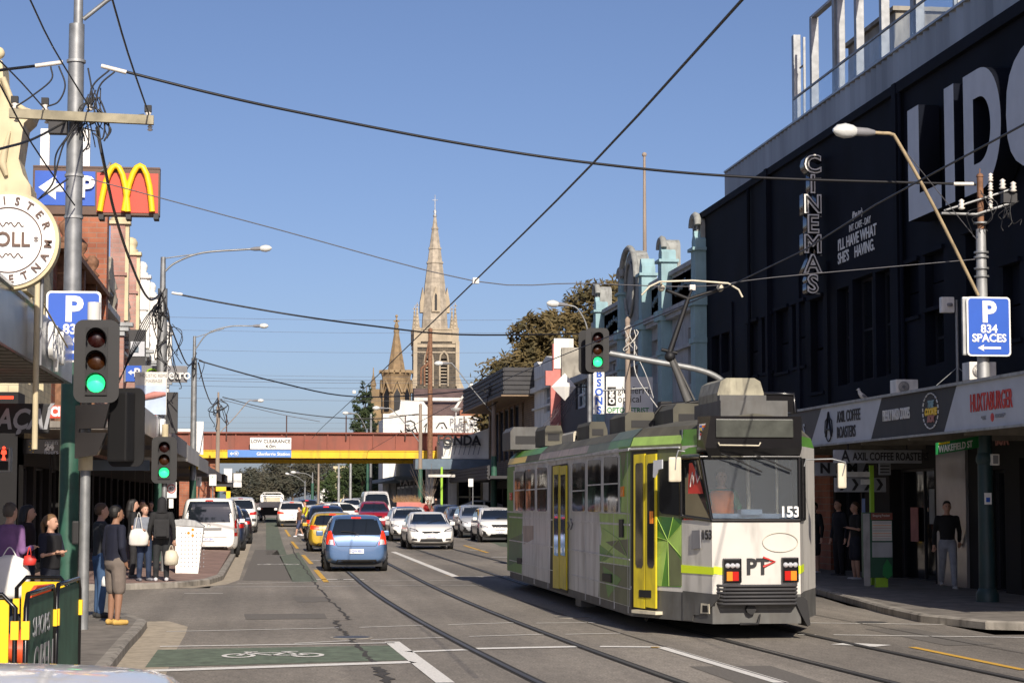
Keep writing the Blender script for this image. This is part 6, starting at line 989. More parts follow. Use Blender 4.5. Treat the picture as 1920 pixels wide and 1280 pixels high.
# planters and street signs near the cafe
t = thing('planter_box', 'terracotta-coloured planter with dry brown grasses beside the bridge', 'planter', PY(745, 945, 122)); a, b = PY(744, 941, 122), PY(790, 955, 122); mb = MB(); mb.box(a.x, b.x, 122, 122.8, b.z, a.z); mb.build('box', 'salmon', t); mb = MB()
for k in range(260): x = R.uniform(a.x-.2, b.x-.1); h_ = R.uniform(.2, .5); mb.add([(x, 122.2, a.z), (x+.03, 122.2, a.z), (x+R.uniform(-.25, .25), 122.1+R.random()*.3, a.z+h_)], [(0, 1, 2)])
mb.build('grasses', 'leaf_dry', t)
p, q = PY(790, 943, 121.5), PY(804, 955, 121.5); mb = MB(); mb.box(p.x, q.x, 121.5, 121.55, q.z, p.z); tag(mb.build('a_board', 'pink'), 'small pink notice board beside the planter', 'notice')
p = PY(883, 940, 108); t = thing('street_sign', 'pale rectangular sign on a thin post in front of the cafe doors', 'sign', (p.x, 108, .2)); mb = MB(); mb.cyl((p.x+.1, 108, .15), (p.x+.1, 108, PY(883, 897, 108).z), .03, n=6); mb.build('post', 'galv', t); a, b = PY(878, 897, 107.95), PY(887, 912, 107.95); mb = MB(); mb.box(a.x, b.x, 107.9, 107.93, b.z, a.z); mb.build('plate', 'white', t)
for i, (x, y0, y1, w_, Y_) in enumerate(((399, 889, 910, 13, 95), (373, 893, 911, 9, 92))): a, b = PY(x-w_/2, y0, Y_), PY(x+w_/2, y1, Y_); t = thing('parking_restriction_sign', ('larger white parking restriction sign above the parked van', 'smaller white parking restriction sign left of the larger one')[i], 'sign', (a.x, Y_, .15)); mb = MB(); mb.box(a.x, b.x, Y_, Y_+.02, b.z, a.z); pl_ = mb.build('plate', 'white', t); c = (a.x+b.x)/2; mb = MB(); mb.cyl((c, Y_+.05, .13), (c, Y_+.05, a.z), .03, n=6); mb.build('post', 'galv', t); text('P', .16, (c-.06, Y_-.005, a.z-.14), CAMX, UPZ, 'street_green', pl_, 'lettering', .005)
a, b = PY(418, 912, 118), PY(432, 935, 118); t = thing('tram_shelter', 'shelter with a bright yellow frame on the left footpath', 'shelter', (a.x, 118, .3)); mb = MB(); mb.box(a.x-.8, b.x+.1, 118, 121, a.z+.0, a.z+.15); mb.build('roof', 'charcoal', t); mb = MB(); mb.box(a.x-.4, b.x, 118, 118.1, a.z-.25, a.z); mb.box(b.x-.25, b.x, 118, 118.1, .2, a.z); mb.build('frame', 'golden', t)
# ================= the tram =================
mat('tram_white', (.62, .6, .55), .35, var=.08, scale=1.5, dirt=.35); mat('tram_metal', (.58, .59, .59), .38, .3, var=.2, scale=2, stretch=(1, 1, .2), dirt=.35); mat('tram_green', (.09, .26, .03), .4, var=.15, dirt=.2); mat('tram_lime', (.36, .55, .12), .4, var=.15, dirt=.15); mat('tram_olive', (.13, .15, .07), .45, var=.2, dirt=.3); mat('tram_deep', (.025, .12, .03), .4, var=.15)
mat('tram_roof', (.1, .095, .07), .75, var=.3, scale=1.5, dirt=.4); mat('tram_yellow', (.62, .5, .02), .4, dirt=.25); mat('tram_skirt', (.1, .1, .095), .6, var=.25, dirt=.4); mat('tram_pink', (.4, .32, .27), .5, var=.2, dirt=.3); mat('fluoro', (.8, 1, .02), .5, var=.03); mat('tram_cream', (.6, .55, .42), .5, dirt=.2)
TC = 6.70; t = thing('tram', 'green, white and yellow faceted tram with a raised pantograph, running towards the camera', 'tram', (TC, 36, 0))
SEC = [(46.3, .7), (45.4, 1.05), (44.3, 1.38), (29.4, 1.38), (28.2, .88), (27.4, .62)]
def prof(w_): k = w_/1.38; return [(-w_, .22), (-w_, .62), (-w_, 1.63), (-w_, 2.5), (-w_, 2.67), (-w_+.05*k, 2.82), (-w_+.2*k, 2.96), (-w_*.5, 3.06), (0, 3.1)]
mb = MB(); n = 17; rows = []
for Y, w_ in SEC: h_ = prof(w_); rows.append([V((TC+x, Y, z)) for x, z in h_]+[V((TC-x, Y, z)) for x, z in h_[-2::-1]])
vs = sum(rows, []); zone = lambda j: min(j, n-2-j)
for i in range(len(SEC)-1):
    for j in range(n-1):
        if i == 4 and zone(j) in (2,): continue
        zj = zone(j); m_ = 0 if zj < 1 else (1 if zj in (1, 2, 3) else (2 if zj == 4 else 3)); mb.add([vs[i*n+j], vs[i*n+j+1], vs[(i+1)*n+j+1], vs[(i+1)*n+j]], [(0, 1, 2, 3)], m_, zj > 4)
mb.add(rows[0], [list(range(n))], 1); fr = rows[-1]; mb.add([fr[0], fr[1], fr[-2], fr[-1]], [(0, 1, 2, 3)], 0); mb.add([fr[1], fr[2], fr[-3], fr[-2]], [(0, 1, 2, 3)], 1); mb.add(fr[3:-3], [list(range(n-6))], 3)
for (Ya, wa), (Yb, wb) in zip(SEC, SEC[1:]): mb.quad((TC-wa, Ya, .25), (TC+wa, Ya, .25), (TC+wb, Yb, .25), (TC-wb, Yb, .25), 4)
mb.build('body', ['tram_skirt', 'tram_white', 'tram_green', 'tram_roof', 'black'], t)
def vplane(a, b):
    a, b = V((a[0], a[1], 0)), V((b[0], b[1], 0)); d = (b-a).normalized(); n_ = V((d.y, -d.x, 0))
    if n_.dot(V((0, 0, 0))-a) < 0: n_ = -n_
    def f(x, y, o=0): r = ray(x, y); k = (a+n_*o-V((0, 0, CH))).dot(n_)/r.dot(n_); return V((0, 0, CH))+r*k
    f.n = n_; return f
SP = vplane((TC-1.38, 44.3), (TC-1.38, 29.4)); TP = vplane((TC-1.38, 29.4), (TC-.88, 28.2)); KP = vplane((TC-.88, 28.2), (TC-.62, 27.4)); FP = vplane((TC-.62, 27.4), (TC+.62, 27.4)); RP = vplane((TC+.62, 27.4), (TC+.88, 28.2))
def patch(pl_, pts, m, nm=None, par=None, o=.004, th=.01, mb=None, mi=0):
    own = mb is None; mb = mb or MB(); P = [pl_(x, y, o+th) for x, y in pts]; Q = [p-pl_.n*(th+.0) for p in P]; k = len(P)
    mb.add(P, [list(range(k))], mi); mb.add(P+Q, [(i, (i+1) % k, k+(i+1) % k, k+i) for i in range(k)], mi)
    return mb.build(nm, m, par or t) if own else mb
# faceted livery
LV = ['tram_green', 'tram_lime', 'tram_olive', 'tram_deep', 'tram_metal', 'tram_pink', 'golden', 'tram_roof', 'tram_white']; lv = MB()
def lp(pl_, pts, i, o=.003): patch(pl_, pts, None, o=o, th=.003, mb=lv, mi=i)
g1 = lambda x: 873-.166*(x-958); sk = lambda x: 1071+.27*(x-958)     # gutter line and skirt line on the side
lp(SP, [(951, 876), (1181, 836), (1181, 1137), (951, 1069)], 4)
lp(SP, [(951, 876), (965, 873), (963, 958), (951, 957)], 0, .005); lp(SP, [(951, 960), (980, 962), (978, 1075), (951, 1068)], 0, .005); lp(SP, [(955, 1010), (980, 1000), (978, 1050), (953, 1060)], 3, .007); lp(SP, [(980, 985), (1000, 985), (1000, 1010), (982, 1020)], 5, .006)
lp(SP, [(1122, 960), (1145, 962), (1180, 964), (1180, 1060), (1124, 1052), (1128, 1000)], 1, .005); lp(SP, [(1124, 1020), (1150, 1040), (1135, 1050), (1124, 1052)], 0, .007); lp(SP, [(1135, 1015), (1178, 1045), (1178, 1010)], 2, .007); lp(SP, [(1124, 1054), (1180, 1062), (1180, 1136), (1122, 1118)], 2, .005); lp(SP, [(1130, 1060), (1165, 1085), (1140, 1120)], 0, .008); lp(SP, [(1160, 838), (1181, 836), (1181, 962), (1163, 960)], 0, .005); lp(SP, [(1168, 900), (1181, 870), (1181, 962), (1164, 958)], 1, .007); lp(SP, [(1163, 850), (1175, 840), (1168, 900)], 2, .007)
lp(TP, [(1182, 836), (1278, 831), (1278, 1098), (1182, 1098)], 2, .003); lp(TP, [(1229, 968), (1277, 972), (1277, 1100), (1230, 1098)], 0, .005); lp(TP, [(1230, 1015), (1252, 1013), (1240, 1098), (1230, 1098)], 1, .007); lp(TP, [(1252, 1013), (1277, 985), (1277, 1040)], 1, .007); lp(TP, [(1252, 1013), (1240, 968), (1262, 970)], 3, .007); lp(TP, [(1252, 1013), (1277, 1050), (1277, 1098), (1255, 1098)], 2, .007); lp(TP, [(1230, 968), (1240, 968), (1250, 1008), (1230, 990)], 3, .007); lp(TP, [(1262, 970), (1277, 972), (1277, 984)], 3, .008)
for i, (x0, x1, c_) in enumerate(((952, 985, 6), (985, 1010, 7), (1010, 1060, 5), (1060, 1100, 5), (1100, 1140, 2), (1140, 1181, 0))):
    T = lambda x: g1(x)-5; B_ = lambda x: g1(x)-26-(x-952)*.05
    a = [SP(x0, T(x0), .002), SP(x1, T(x1), .002)]; zt = 2.98; 
    lv.add([V((TC-1.385, a[0].y, 2.69)), V((TC-1.385, a[1].y, 2.69)), V((TC-1.335, a[1].y, 2.825)), V((TC-1.335, a[0].y, 2.825))], [(0, 1, 2, 3)], c_); lv.add([V((TC-1.338, a[0].y, 2.823)), V((TC-1.338, a[1].y, 2.823)), V((TC-1.19, a[1].y, 2.965)), V((TC-1.19, a[0].y, 2.965))], [(0, 1, 2, 3)], (0, 0, 7, 7, 7, 2)[i])
lv.add([V((TC-1.386, 29.4, 2.69)), V((TC-.886, 28.2, 2.69)), V((TC-.85, 28.2, 2.825)), V((TC-1.336, 29.4, 2.825))], [(0, 1, 2, 3)], 1); lv.add([V((TC-.886, 28.2, 2.55)), V((TC-.625, 27.39, 2.55)), V((TC-.6, 27.39, 2.9)), V((TC-.84, 28.2, 2.9))], [(0, 1, 2, 3)], 0)
lv.build('livery', LV, t)
for pts, pl_ in (([(1252, 1013), (1231, 968)], TP), ([(1252, 1013), (1262, 969)], TP), ([(1252, 1013), (1277, 984)], TP), ([(1252, 1013), (1277, 1042)], TP), ([(1252, 1013), (1254, 1098)], TP), ([(1252, 1013), (1231, 1050)], TP), ([(1252, 1013), (1230, 1006)], TP), ([(1160, 1010), (1128, 1050)], SP), ([(1160, 1010), (1178, 1048)], SP), ([(1160, 1010), (1130, 990)], SP)):
    mb = MB(); mb.tube([pl_(x, y, .013) for x, y in pts], .006, 4); mb.build('facet_line', 'tram_lime', t)
mb = MB(); mb.box(TC-1.42, TC-1.38, 29.4, 44.3, 2.63, 2.67); mb.tube([(TC-1.4, 29.4, 2.65), (TC-.9, 28.2, 2.65)], .02, 4); mb.box(TC-1.40, TC-1.38, 29.45, 44.3, 1.53, 1.56); mb.box(TC-1.405, TC-1.38, 29.45, 44.3, 1.03, 1.05); mb.box(TC-1.40, TC-1.38, 29.45, 44.3, .6, .615)
for x in (980, 1002, 1028, 1064, 1098, 1125, 1152, 1178): p = SP(x, 1000); mb.box(TC-1.392, TC-1.38, p.y-.01, p.y+.01, .25, 2.6)
mb.build('trim', 'tram_metal', t)
def twin(x0, x1, y0, y1, ym): # side window: frame, transom, glass
    mb = MB(); patch(SP, [(x0-2.5, y0-3), (x1+2.5, y0-4), (x1+2.5, y1+2.5), (x0-2.5, y1+2)], None, o=.006, th=.02, mb=mb); w_ = mb.build('window', 'tram_metal', t)
    patch(SP, [(x0, y0+1), (x0+2, y0-1), (x1-2, y0-2), (x1, y0), (x1, y1-2), (x1-2, y1), (x0+2, y1-.3), (x0, y1-2)], 'glass', 'pane', w_, .027, .006); patch(SP, [(x0, ym), (x1, ym-1.5), (x1, ym+1), (x0, ym+2.5)], 'tram_metal', 'transom', w_, .034, .012)
for q in ((965, 983, 885, 957, 918), (986, 1002, 881, 957, 917), (1007, 1025, 877, 958, 915), (1073, 1096, 869, 958, 919), (1102, 1126, 863, 959, 908), (1132, 1158, 857, 960, 906)): twin(*q)
# doors
patch(SP, [(1034, 873), (1063, 868), (1063, 1112), (1031, 1102)], 'black', 'door_recess', None, .01, .01)
for x0, x1 in ((1036.5, 1048), (1049, 1061)):
    d_ = patch(SP, [(x0, 874), (x1, 872), (x1, 1103+(x1-1048)*.2), (x0, 1101)], 'tram_yellow', 'door', None, .022, .03); patch(SP, [(x0+2, 890), (x1-2, 889), (x1-2, 1042), (x0+2, 1040)], 'glass', 'pane', d_, .053, .006)
patch(TP, [(1184, 846), (1231, 842), (1231, 1150), (1184, 1142)], 'black', 'door_recess', None, .01, .01)
for x0, x1 in ((1188, 1208), (1210, 1229)):
    d_ = patch(TP, [(x0, 852), (x1, 850), (x1, 1140), (x0, 1137)], 'tram_yellow', 'door', None, .022, .03); patch(TP, [(x0+3.5, 872), (x0+5, 868), (x1-4, 867), (x1-3, 871), (x1-3, 1058), (x1-5, 1064), (x0+6, 1063), (x0+3.5, 1056)], 'glass', 'pane', d_, .053, .006)
patch(TP, [(1198, 1105), (1220, 1106), (1220, 1120), (1198, 1119)], 'black', 'step_vent', None, .054, .01); patch(TP, [(1184, 1142), (1229, 1146), (1229, 1152), (1184, 1148)], 'tram_cream', 'door_step', None, .0, .12)
patch(TP, [(1236, 868), (1240, 864), (1272, 862), (1275, 866), (1275, 960), (1271, 966), (1240, 962), (1236, 956)], 'glass', 'cab_window', None, .012, .01); patch(TP, [(1218, 958), (1224, 958), (1224, 981), (1218, 981)], 'lamp_orange', 'notice', None, .06, .006)
for pl_, pts, m_, nm in ((SP, [(1163, 912), (1168, 911), (1168, 930), (1163, 931)], 'lamp_orange', 'side_light'), (SP, [(955, 923), (959, 923), (959, 937), (955, 937)], 'lamp_red', 'side_light'), (SP, [(1160, 973), (1167, 973), (1167, 1007), (1160, 1007)], 'black', 'side_handle'), (SP, [(1129, 1074), (1145, 1076), (1145, 1092), (1129, 1088)], 'black', 'vent'), (SP, [(969, 1045), (977, 1046), (977, 1057), (969, 1056)], 'black', 'vent'), (KP, [(1297, 994), (1312, 993), (1313, 1027), (1296, 1029)], 'mid_grey', 'speaker_box')): patch(pl_, pts, m_, nm, None, .012, .02)
mb = MB(); c = SP(1068, 985, .02); 
for pts in ([(1064, 977), (1067, 985), (1064, 993)], [(1070, 972), (1073, 982), (1070, 992)]): mb.tube([SP(x, y, .02) for x, y in pts], .012, 4)
mb.build('route_symbol', 'mid_grey', t)
# cab front: chamfer frames, glass, stripe, lamps
patch(FP, [(1339, 1061), (1354, 1063), (1354, 1077), (1339, 1075)], 'fluoro', 'safety_stripe', None, .003, .006); patch(KP, [(1277, 1058), (1338, 1063), (1338, 1077), (1277, 1073)], 'fluoro', 'safety_stripe', None, .003, .006); 
mb = MB()
for a, b in (((TC+.5, 27.39), (TC+.62, 27.39)), ((TC+.625, 27.39), (TC+.885, 28.2))): mb.quad((a[0], a[1], .9), (b[0], b[1], .9), (b[0], b[1], 1.01), (a[0], a[1], 1.01))
mb.build('safety_stripe', 'fluoro', t)
zs, zw = 1.63, 2.5; fl, frr = TC-.62, TC+.62
gl = MB(); gl.quad((fl+.02, 27.41, zs+.03), (frr-.02, 27.41, zs+.03), (frr-.02, 27.41, zw-.02), (fl-.1, 27.46, zw-.02)); gl.build('windscreen', 'clear_glass', t)
gl = MB(); gl.add([(fl-.02, 27.44, zs+.02), (TC-.86, 28.17, zs+.06), (TC-.86, 28.17, zw-.06), (fl-.14, 27.6, zw-.04)], [(0, 1, 2, 3)]); qw = gl.build('quarter_window', 'glass', t); patch(KP, [(1292, 868), (1304, 866), (1311, 893), (1318, 925), (1290, 925)], 'red', 'poster', qw, .03, .006); mb = MB(); mb.tube([KP(x, y, .045) for x, y in ((1294, 912), (1298, 885), (1301, 908), (1305, 882), (1308, 905), (1312, 892))], .008, 4); mb.build('printed_script', 'white', qw); gl = MB(); gl.quad((frr, 27.44, zs+.02), (TC+.86, 28.17, zs+.02), (TC+.86, 28.17, zw-.02), (frr, 27.44, zw-.02)); gl.build('quarter_window', 'glass', t)
mb = MB()
for a, b, r in (((fl, 27.40, zs), (frr, 27.40, zs), .028), ((fl, 27.40, zs), (fl-.13, 27.5, zw), .022), ((frr, 27.40, zs), (frr, 27.40, zw), .03), ((fl-.15, 27.45, zw), (frr, 27.40, zw), .03), ((TC-.88, 28.19, zs+.05), (TC-.88, 28.19, zw), .03), ((fl, 27.40, zs), (TC-.88, 28.19, zs+.05), .028), ((TC+.88, 28.19, zs), (TC+.88, 28.19, zw), .04), ((frr, 27.4, zs), (TC+.88, 28.19, zs), .03), ((fl-.13, 27.5, zw), (TC-.88, 28.19, zw), .03)): mb.tube([a, b], r, 6)
mb.build('window_frame', 'black_gloss', t)
mb = MB(); mb.add([(fl-.1, 27.33, 2.62), (frr+.02, 27.33, 2.62), (frr+.02, 27.33, 3.06), (fl-.02, 27.33, 3.06), (fl-.13, 27.8, 2.56), (frr+.13, 27.8, 2.56), (frr+.13, 27.8, 3.07), (fl-.1, 27.8, 3.07), (fl-.02, 27.42, 2.48), (frr, 27.42, 2.48)], [(0, 1, 2, 3), (1, 5, 6, 2), (0, 3, 7, 4), (3, 2, 6, 7), (0, 8, 9, 1), (8, 4, 5, 9), (0, 4, 8), (1, 9, 5)]); mb.build('destination_housing', 'black_gloss', t)
mb = MB(); a, b = PY(1342, 785, 27.32), PY(1487, 820, 27.32); mb.box(a.x, b.x, 27.3, 27.33, b.z, a.z, bev=.012); db = mb.build('destination_glass', mat('destination', (.06, .065, .055), .25, var=.3, scale=6) and 'destination', t)
mb = MB(); mb.tube([PY(1347, 829, 27.27), PY(1349, 834, 27.27), PY(1423, 835, 27.27), PY(1426, 829, 27.27)], .012, 5); mb.build('grab_rail', 'tram_cream', t)
for (ax, ay), (bx, by), (cx_, cy_) in (((1352, 850), (1395, 866), (1429, 884)), ((1415, 852), (1455, 868), (1484, 882))): mb = MB(); mb.tube([PY(ax, ay, 27.33), PY(bx, by, 27.34)], .01, 5); mb.tube([PY((ax+bx)/2, (ay+by)/2, 27.32), PY(cx_, cy_, 27.35)], .014, 4); mb.build('wiper', 'black', t)
for x0, x1, y0, y1 in ((1355, 1390, 1046, 1092), (1465, 1497, 1044, 1091)):
    a, b = PY(x0, y0, 27.38), PY(x1, y1, 27.38); mb = MB(); mb.box(a.x, b.x, 27.34, 27.41, b.z, a.z, bev=.02); hl = mb.build('headlight', 'black_gloss', t); w_ = b.x-a.x; h_ = a.z-b.z
    for k in (-1, 0, 1): mb = MB(); mb.lathe((0, 0, 0), [(.036, 0), (.03, .012), (.01, .02)], 12); c = V(((a.x+b.x)/2+k*.068, 27.34, a.z-h_*.3)); mb.v = [c+V((v.x, -v.z, v.y)) for v in mb.v]; mb.build('lamp', 'lamp_clear', hl)
    m_ = (a.x+b.x)/2; s_ = 1 if x0 < 1400 else -1
    for x0_, x1_, mm in ((-.085, 0, 'lamp_orange' if s_ > 0 else 'lamp_red'), (0, .085, 'lamp_red' if s_ > 0 else 'lamp_orange')): mb = MB(); mb.box(m_+x0_, m_+x1_-.004, 27.325, 27.34, b.z+.03, b.z+h_*.46); mb.build('tail_lamp', mm, hl)
text('PT', .3, PY(1399, 1063, 27.39), CAMX, UPZ, 'letter_black', t, 'logo', .008, .95, 'LEFT', .01); mb = MB(); pts = [PY(x, y, 27.38) for x, y in ((1431, 1044), (1453, 1052), (1431, 1062))]; mb.tube(pts, .018, 4); mb.build('logo_arrow', 'red', t)
text('153', .2, PY(1462, 960, 27.39), CAMX, UPZ, 'white_pure', t, 'fleet_number', .006, .95, 'LEFT', .006); d = (KP(1336, 1003)-KP(1316, 1003)).normalized(); text('153', .18, KP(1315, 1003, .01), d, UPZ, 'letter_black', t, 'fleet_number', .006, 1.1, 'LEFT', .004)
mb = MB(); mb.tube([PY(x, y, 27.385) for x, y in [(1461+34*0+33*cos(a)*1.0+2, 1016+18*sin(a)) for a in [2*pi*i/24 for i in range(25)]]], .005, 4); mb.build('oval_cover', 'tram_cream', t)
mb = MB(); ba, bb_ = PY(1352, 1098, 27.2), PY(1503, 1131, 27.2)
for k in range(6): z_ = bb_.z+(ba.z-bb_.z)*k/5; mb.tube([(ba.x-.02, 27.45, z_), (ba.x+.05, 27.22, z_), (bb_.x-.08, 27.22, z_), (bb_.x, 27.45, z_)], .02, 6)
mb.box(ba.x+.08, bb_.x-.06, 27.26, 27.5, bb_.z, ba.z); mb.build('bumper', 'charcoal', t)
mb = MB(); mb.prism([(0, 0), (.12, -.25), (.2, -.4), (.24, -.38), (.2, -.05), (.15, 0)], (TC+.5, 27.35, .58), (1, 0, 0), (0, 0, 1), .5); mb.box(TC-.3, TC+.35, 27.5, 28.2, .28, .5); mb.tube([(TC-.1, 27.3, .42), (TC-.1, 27.8, .42)], .07, 8); mb.tube([(TC+.1, 27.5, .5), (TC, 27.35, .22), (TC-.25, 27.35, .22)], .02, 5); mb.build('coupler', 'black', t)
patch(KP, [(1280, 1107), (1338, 1113), (1349, 1113), (1347, 1122), (1335, 1135), (1320, 1152), (1300, 1152), (1298, 1163), (1280, 1162)], 'tram_skirt', 'cab_skirt', None, .004, .012); patch(KP, [(1314, 1130), (1329, 1132), (1330, 1150), (1313, 1149)], 'tram_cream', 'jack_point', None, .018, .01); patch(KP, [(1317, 1134), (1326, 1135), (1327, 1147), (1317, 1147)], 'black', 'jack_hole', None, .03, .004)
patch(KP, [(1311, 795), (1326, 793), (1326, 822), (1310, 824)], 'white', 'poster', None, .03, .01)
for i, (x, y) in enumerate([(x, y) for x in (1314, 1318, 1322) for y in (799, 804, 809, 814)]): patch(KP, [(x-2, y-2), (x+1.6, y-2), (x+1.6, y+2), (x-2, y+2)], ('sign_blue', 'red', 'golden', 'lamp_orange', 'letter_black')[(i*7) % 5], 'poster_square', None, .042, .003)
# mirrors
def mirror(px0, px1, py0, py1, Y, arm, m='tram_cream'):
    a, b = PY(px0, py0, Y), PY(px1, py1, Y); mb = MB(); mb.box(a.x, b.x, Y, Y+.07, b.z, a.z, bev=.03); mr = mb.build('mirror', m, t); mb = MB(); mb.tube([PY(x, y, Y-.01) for x, y in arm], .012, 5); mb.tube([PY(x, y, Y-.01) for x, y in arm[-1:]]+[((a.x+b.x)/2, Y-.01, (a.z+b.z)/2)], .008, 5); mb.build('mirror_arm', 'galv', mr)
mirror(1254, 1278, 856, 903, 27.9, [(1284, 846), (1272, 844), (1268, 858)]); mirror(1571, 1588, 867, 915, 27.6, [(1508, 874), (1511, 861), (1560, 860), (1585, 866), (1585, 870)])
patch(TP, [(1225, 863), (1241, 861), (1241, 878), (1234, 880), (1227, 895), (1224, 894)], 'grey_letter', 'mirror_guard', None, .2, .02)
mb = MB(); mb.box(TC-.6, TC+.62, 27.5, 28.1, 1.35, 1.72); mb.box(TC-.2, TC+.1, 27.45, 27.7, 1.7, 1.78); mb.build('dashboard', mat('dash', (.2, .27, .36), .6) and 'dash', t); mb = MB(); mb.box(TC-.86, TC+.86, 28.9, 28.95, .3, 2.9); mb.box(TC-.865, TC-.855, 28.2, 28.9, .3, 2.9); mb.box(TC+.855, TC+.865, 28.2, 28.9, .3, 2.9); mb.box(TC-.86, TC+.86, 28.2, 28.9, 2.55, 2.6); mb.build('cab_lining', mat('cab_lining', (.05, .065, .09), .5) and 'cab_lining', t); mb = MB(); mb.tube([(TC+.15, 28.6, 1.6), (TC+.15, 28.6, 2.5)], .03, 6); mb.tube([(TC+.5, 28.3, 1.7), (TC+.5, 28.3, 2.5)], .02, 6); mb.build('cab_pillar', 'tram_cream', t); mb = MB(); mb.box(TC-.84, TC-.6, 28.75, 28.8, 1.4, 2.4); mb.build('cab_side_panel', 'red', t)
# roof equipment and pantograph
mb = MB(); a, b = PY(1345, 708, 28.6), PY(1432, 752, 28.6); zz = b.z; hh = a.z-b.z; w_ = b.x-a.x
mb.prism([(0, 0), (w_, 0), (w_, hh*.35), (w_*.93, hh*.85), (w_*.8, hh), (w_*.2, hh), (w_*.07, hh*.85), (0, hh*.35)], (a.x, 28.6, zz), (1, 0, 0), (0, 0, 1), 1.3); mb.build('air_conditioner', mat('ac_cover', (.3, .28, .2), .55, var=.4, scale=4, dirt=.5) and 'ac_cover', t); mb = MB(); mb.box(a.x, b.x, 28.45, 28.6, zz, zz+.08); mb.box(a.x, b.x+.3, 28.4, 30.2, 3.05, zz); mb.build('equipment_base', 'tram_skirt', t)
mb = MB(); a, b = PY(1432, 737, 28.7), PY(1491, 773, 28.7); mb.tube([(a.x, 28.7, b.z), (a.x, 28.7, a.z), (b.x-.02, 28.7, a.z-.01), (b.x, 28.7, b.z)], .03, 6); mb.box(a.x, b.x-.02, 28.7, 28.72, b.z, a.z-.02); mb.build('roof_screen', 'black_gloss', t)
for x0, x1, y0, y1, Y, m_ in ((957, 1020, 800, 838, 43.5, 'tram_skirt'), (1022, 1058, 797, 818, 40.5, 'tram_roof'), (1075, 1100, 808, 818, 38, 'tram_cream'), (1105, 1140, 790, 805, 36.5, 'tram_roof'), (1172, 1250, 772, 790, 32.5, 'tram_roof'), (1262, 1330, 756, 775, 31, 'tram_roof')):
    a, b = PY(x0, y0, Y), PY(x1, y1, Y); w_, h_ = b.x-a.x, a.z-3.0; mb = MB(); mb.prism([(0, 0), (w_, 0), (w_*.97, h_*.55), (w_*.82, h_), (w_*.1, h_), (0, h_*.8)], (a.x, Y, 3.0), (1, 0, 0), (0, 0, 1), 1.5); rb_ = mb.build('roof_box', m_, t)
    mb = MB(); mb.box(a.x+w_*.15, b.x-w_*.25, Y-.012, Y, 3.0+h_*.25, 3.0+h_*.6); mb.build('vent', 'black', rb_)
Y = 32.2; pp = lambda x, y, d=0: PY(x, y, Y+d); mb = MB()
mb.tube([pp(1290, 752), pp(1272, 705), pp(1255, 665)], .05, 6, rs=[.07, .055, .045]); mb.tube([pp(1302, 750), pp(1262, 668)], .02, 5); mb.build('lower_arm', 'tram_skirt', t); mb = MB(); mb.tube([pp(1253, 668), pp(1290, 560)], .045, 6, rs=[.05, .035]); mb.ball(pp(1256, 668), .09, 8); mb.tube([pp(1240, 655), pp(1270, 662)], .03, 5); ua = mb.build('upper_arm', 'black', t)
mb = MB(); mb.tube([pp(1290, 560), pp(1248, 543)], .03, 6); mb.tube([pp(1290, 560), pp(1345, 543)], .025, 6); mb.tube([pp(1290, 560), pp(1297, 543)], .02, 5); mb.build('head_fork', 'black', t); mb = MB()
for d in (-.2, .15): mb.tube([pp(1203, 553, d), pp(1218, 537, d), pp(1237, 528, d), pp(1300, 526, d), pp(1365, 531, d), pp(1385, 543, d), pp(1392, 557, d)], .018, 6)
for x in (1240, 1350): mb.tube([pp(x, 530, -.2), pp(x, 534, .15)], .02, 5); mb.ball(pp(x, 540), .06, 8)
mb.build('collector_head', 'tram_cream', t); mb = MB(); mb.tube([pp(1228, 776), pp(1240, 760), pp(1320, 752), pp(1330, 764)], .03, 5); mb.box(pp(1235, 9).x, pp(1255, 9).x, Y, Y+.3, 3.1, pp(1240, 752).z); mb.build('pantograph_base', 'black', t)
for Y in (31.5, 33.4, 40.5, 42.4):
    for sx_ in (-.72, .72): mb = MB(); mb.cyl((TC+sx_-.05, Y, .34), (TC+sx_+.05, Y, .34), .33, n=20); mb.build('wheel', 'black', t)
mb = MB(); mb.box(TC-.95, TC+.95, 30.9, 34, .2, .5); mb.box(TC-.95, TC+.95, 39.9, 43, .2, .5); mb.box(TC-1, TC+1, 35, 38.5, .16, .5); mb.build('bogie', 'black', t)
mb = MB(); p = SP(1082, 1118); mb.box(TC-1.36, TC-1.1, p.y-.3, p.y+.3, .1, .3); mb.build('equipment_box', 'tram_skirt', t)
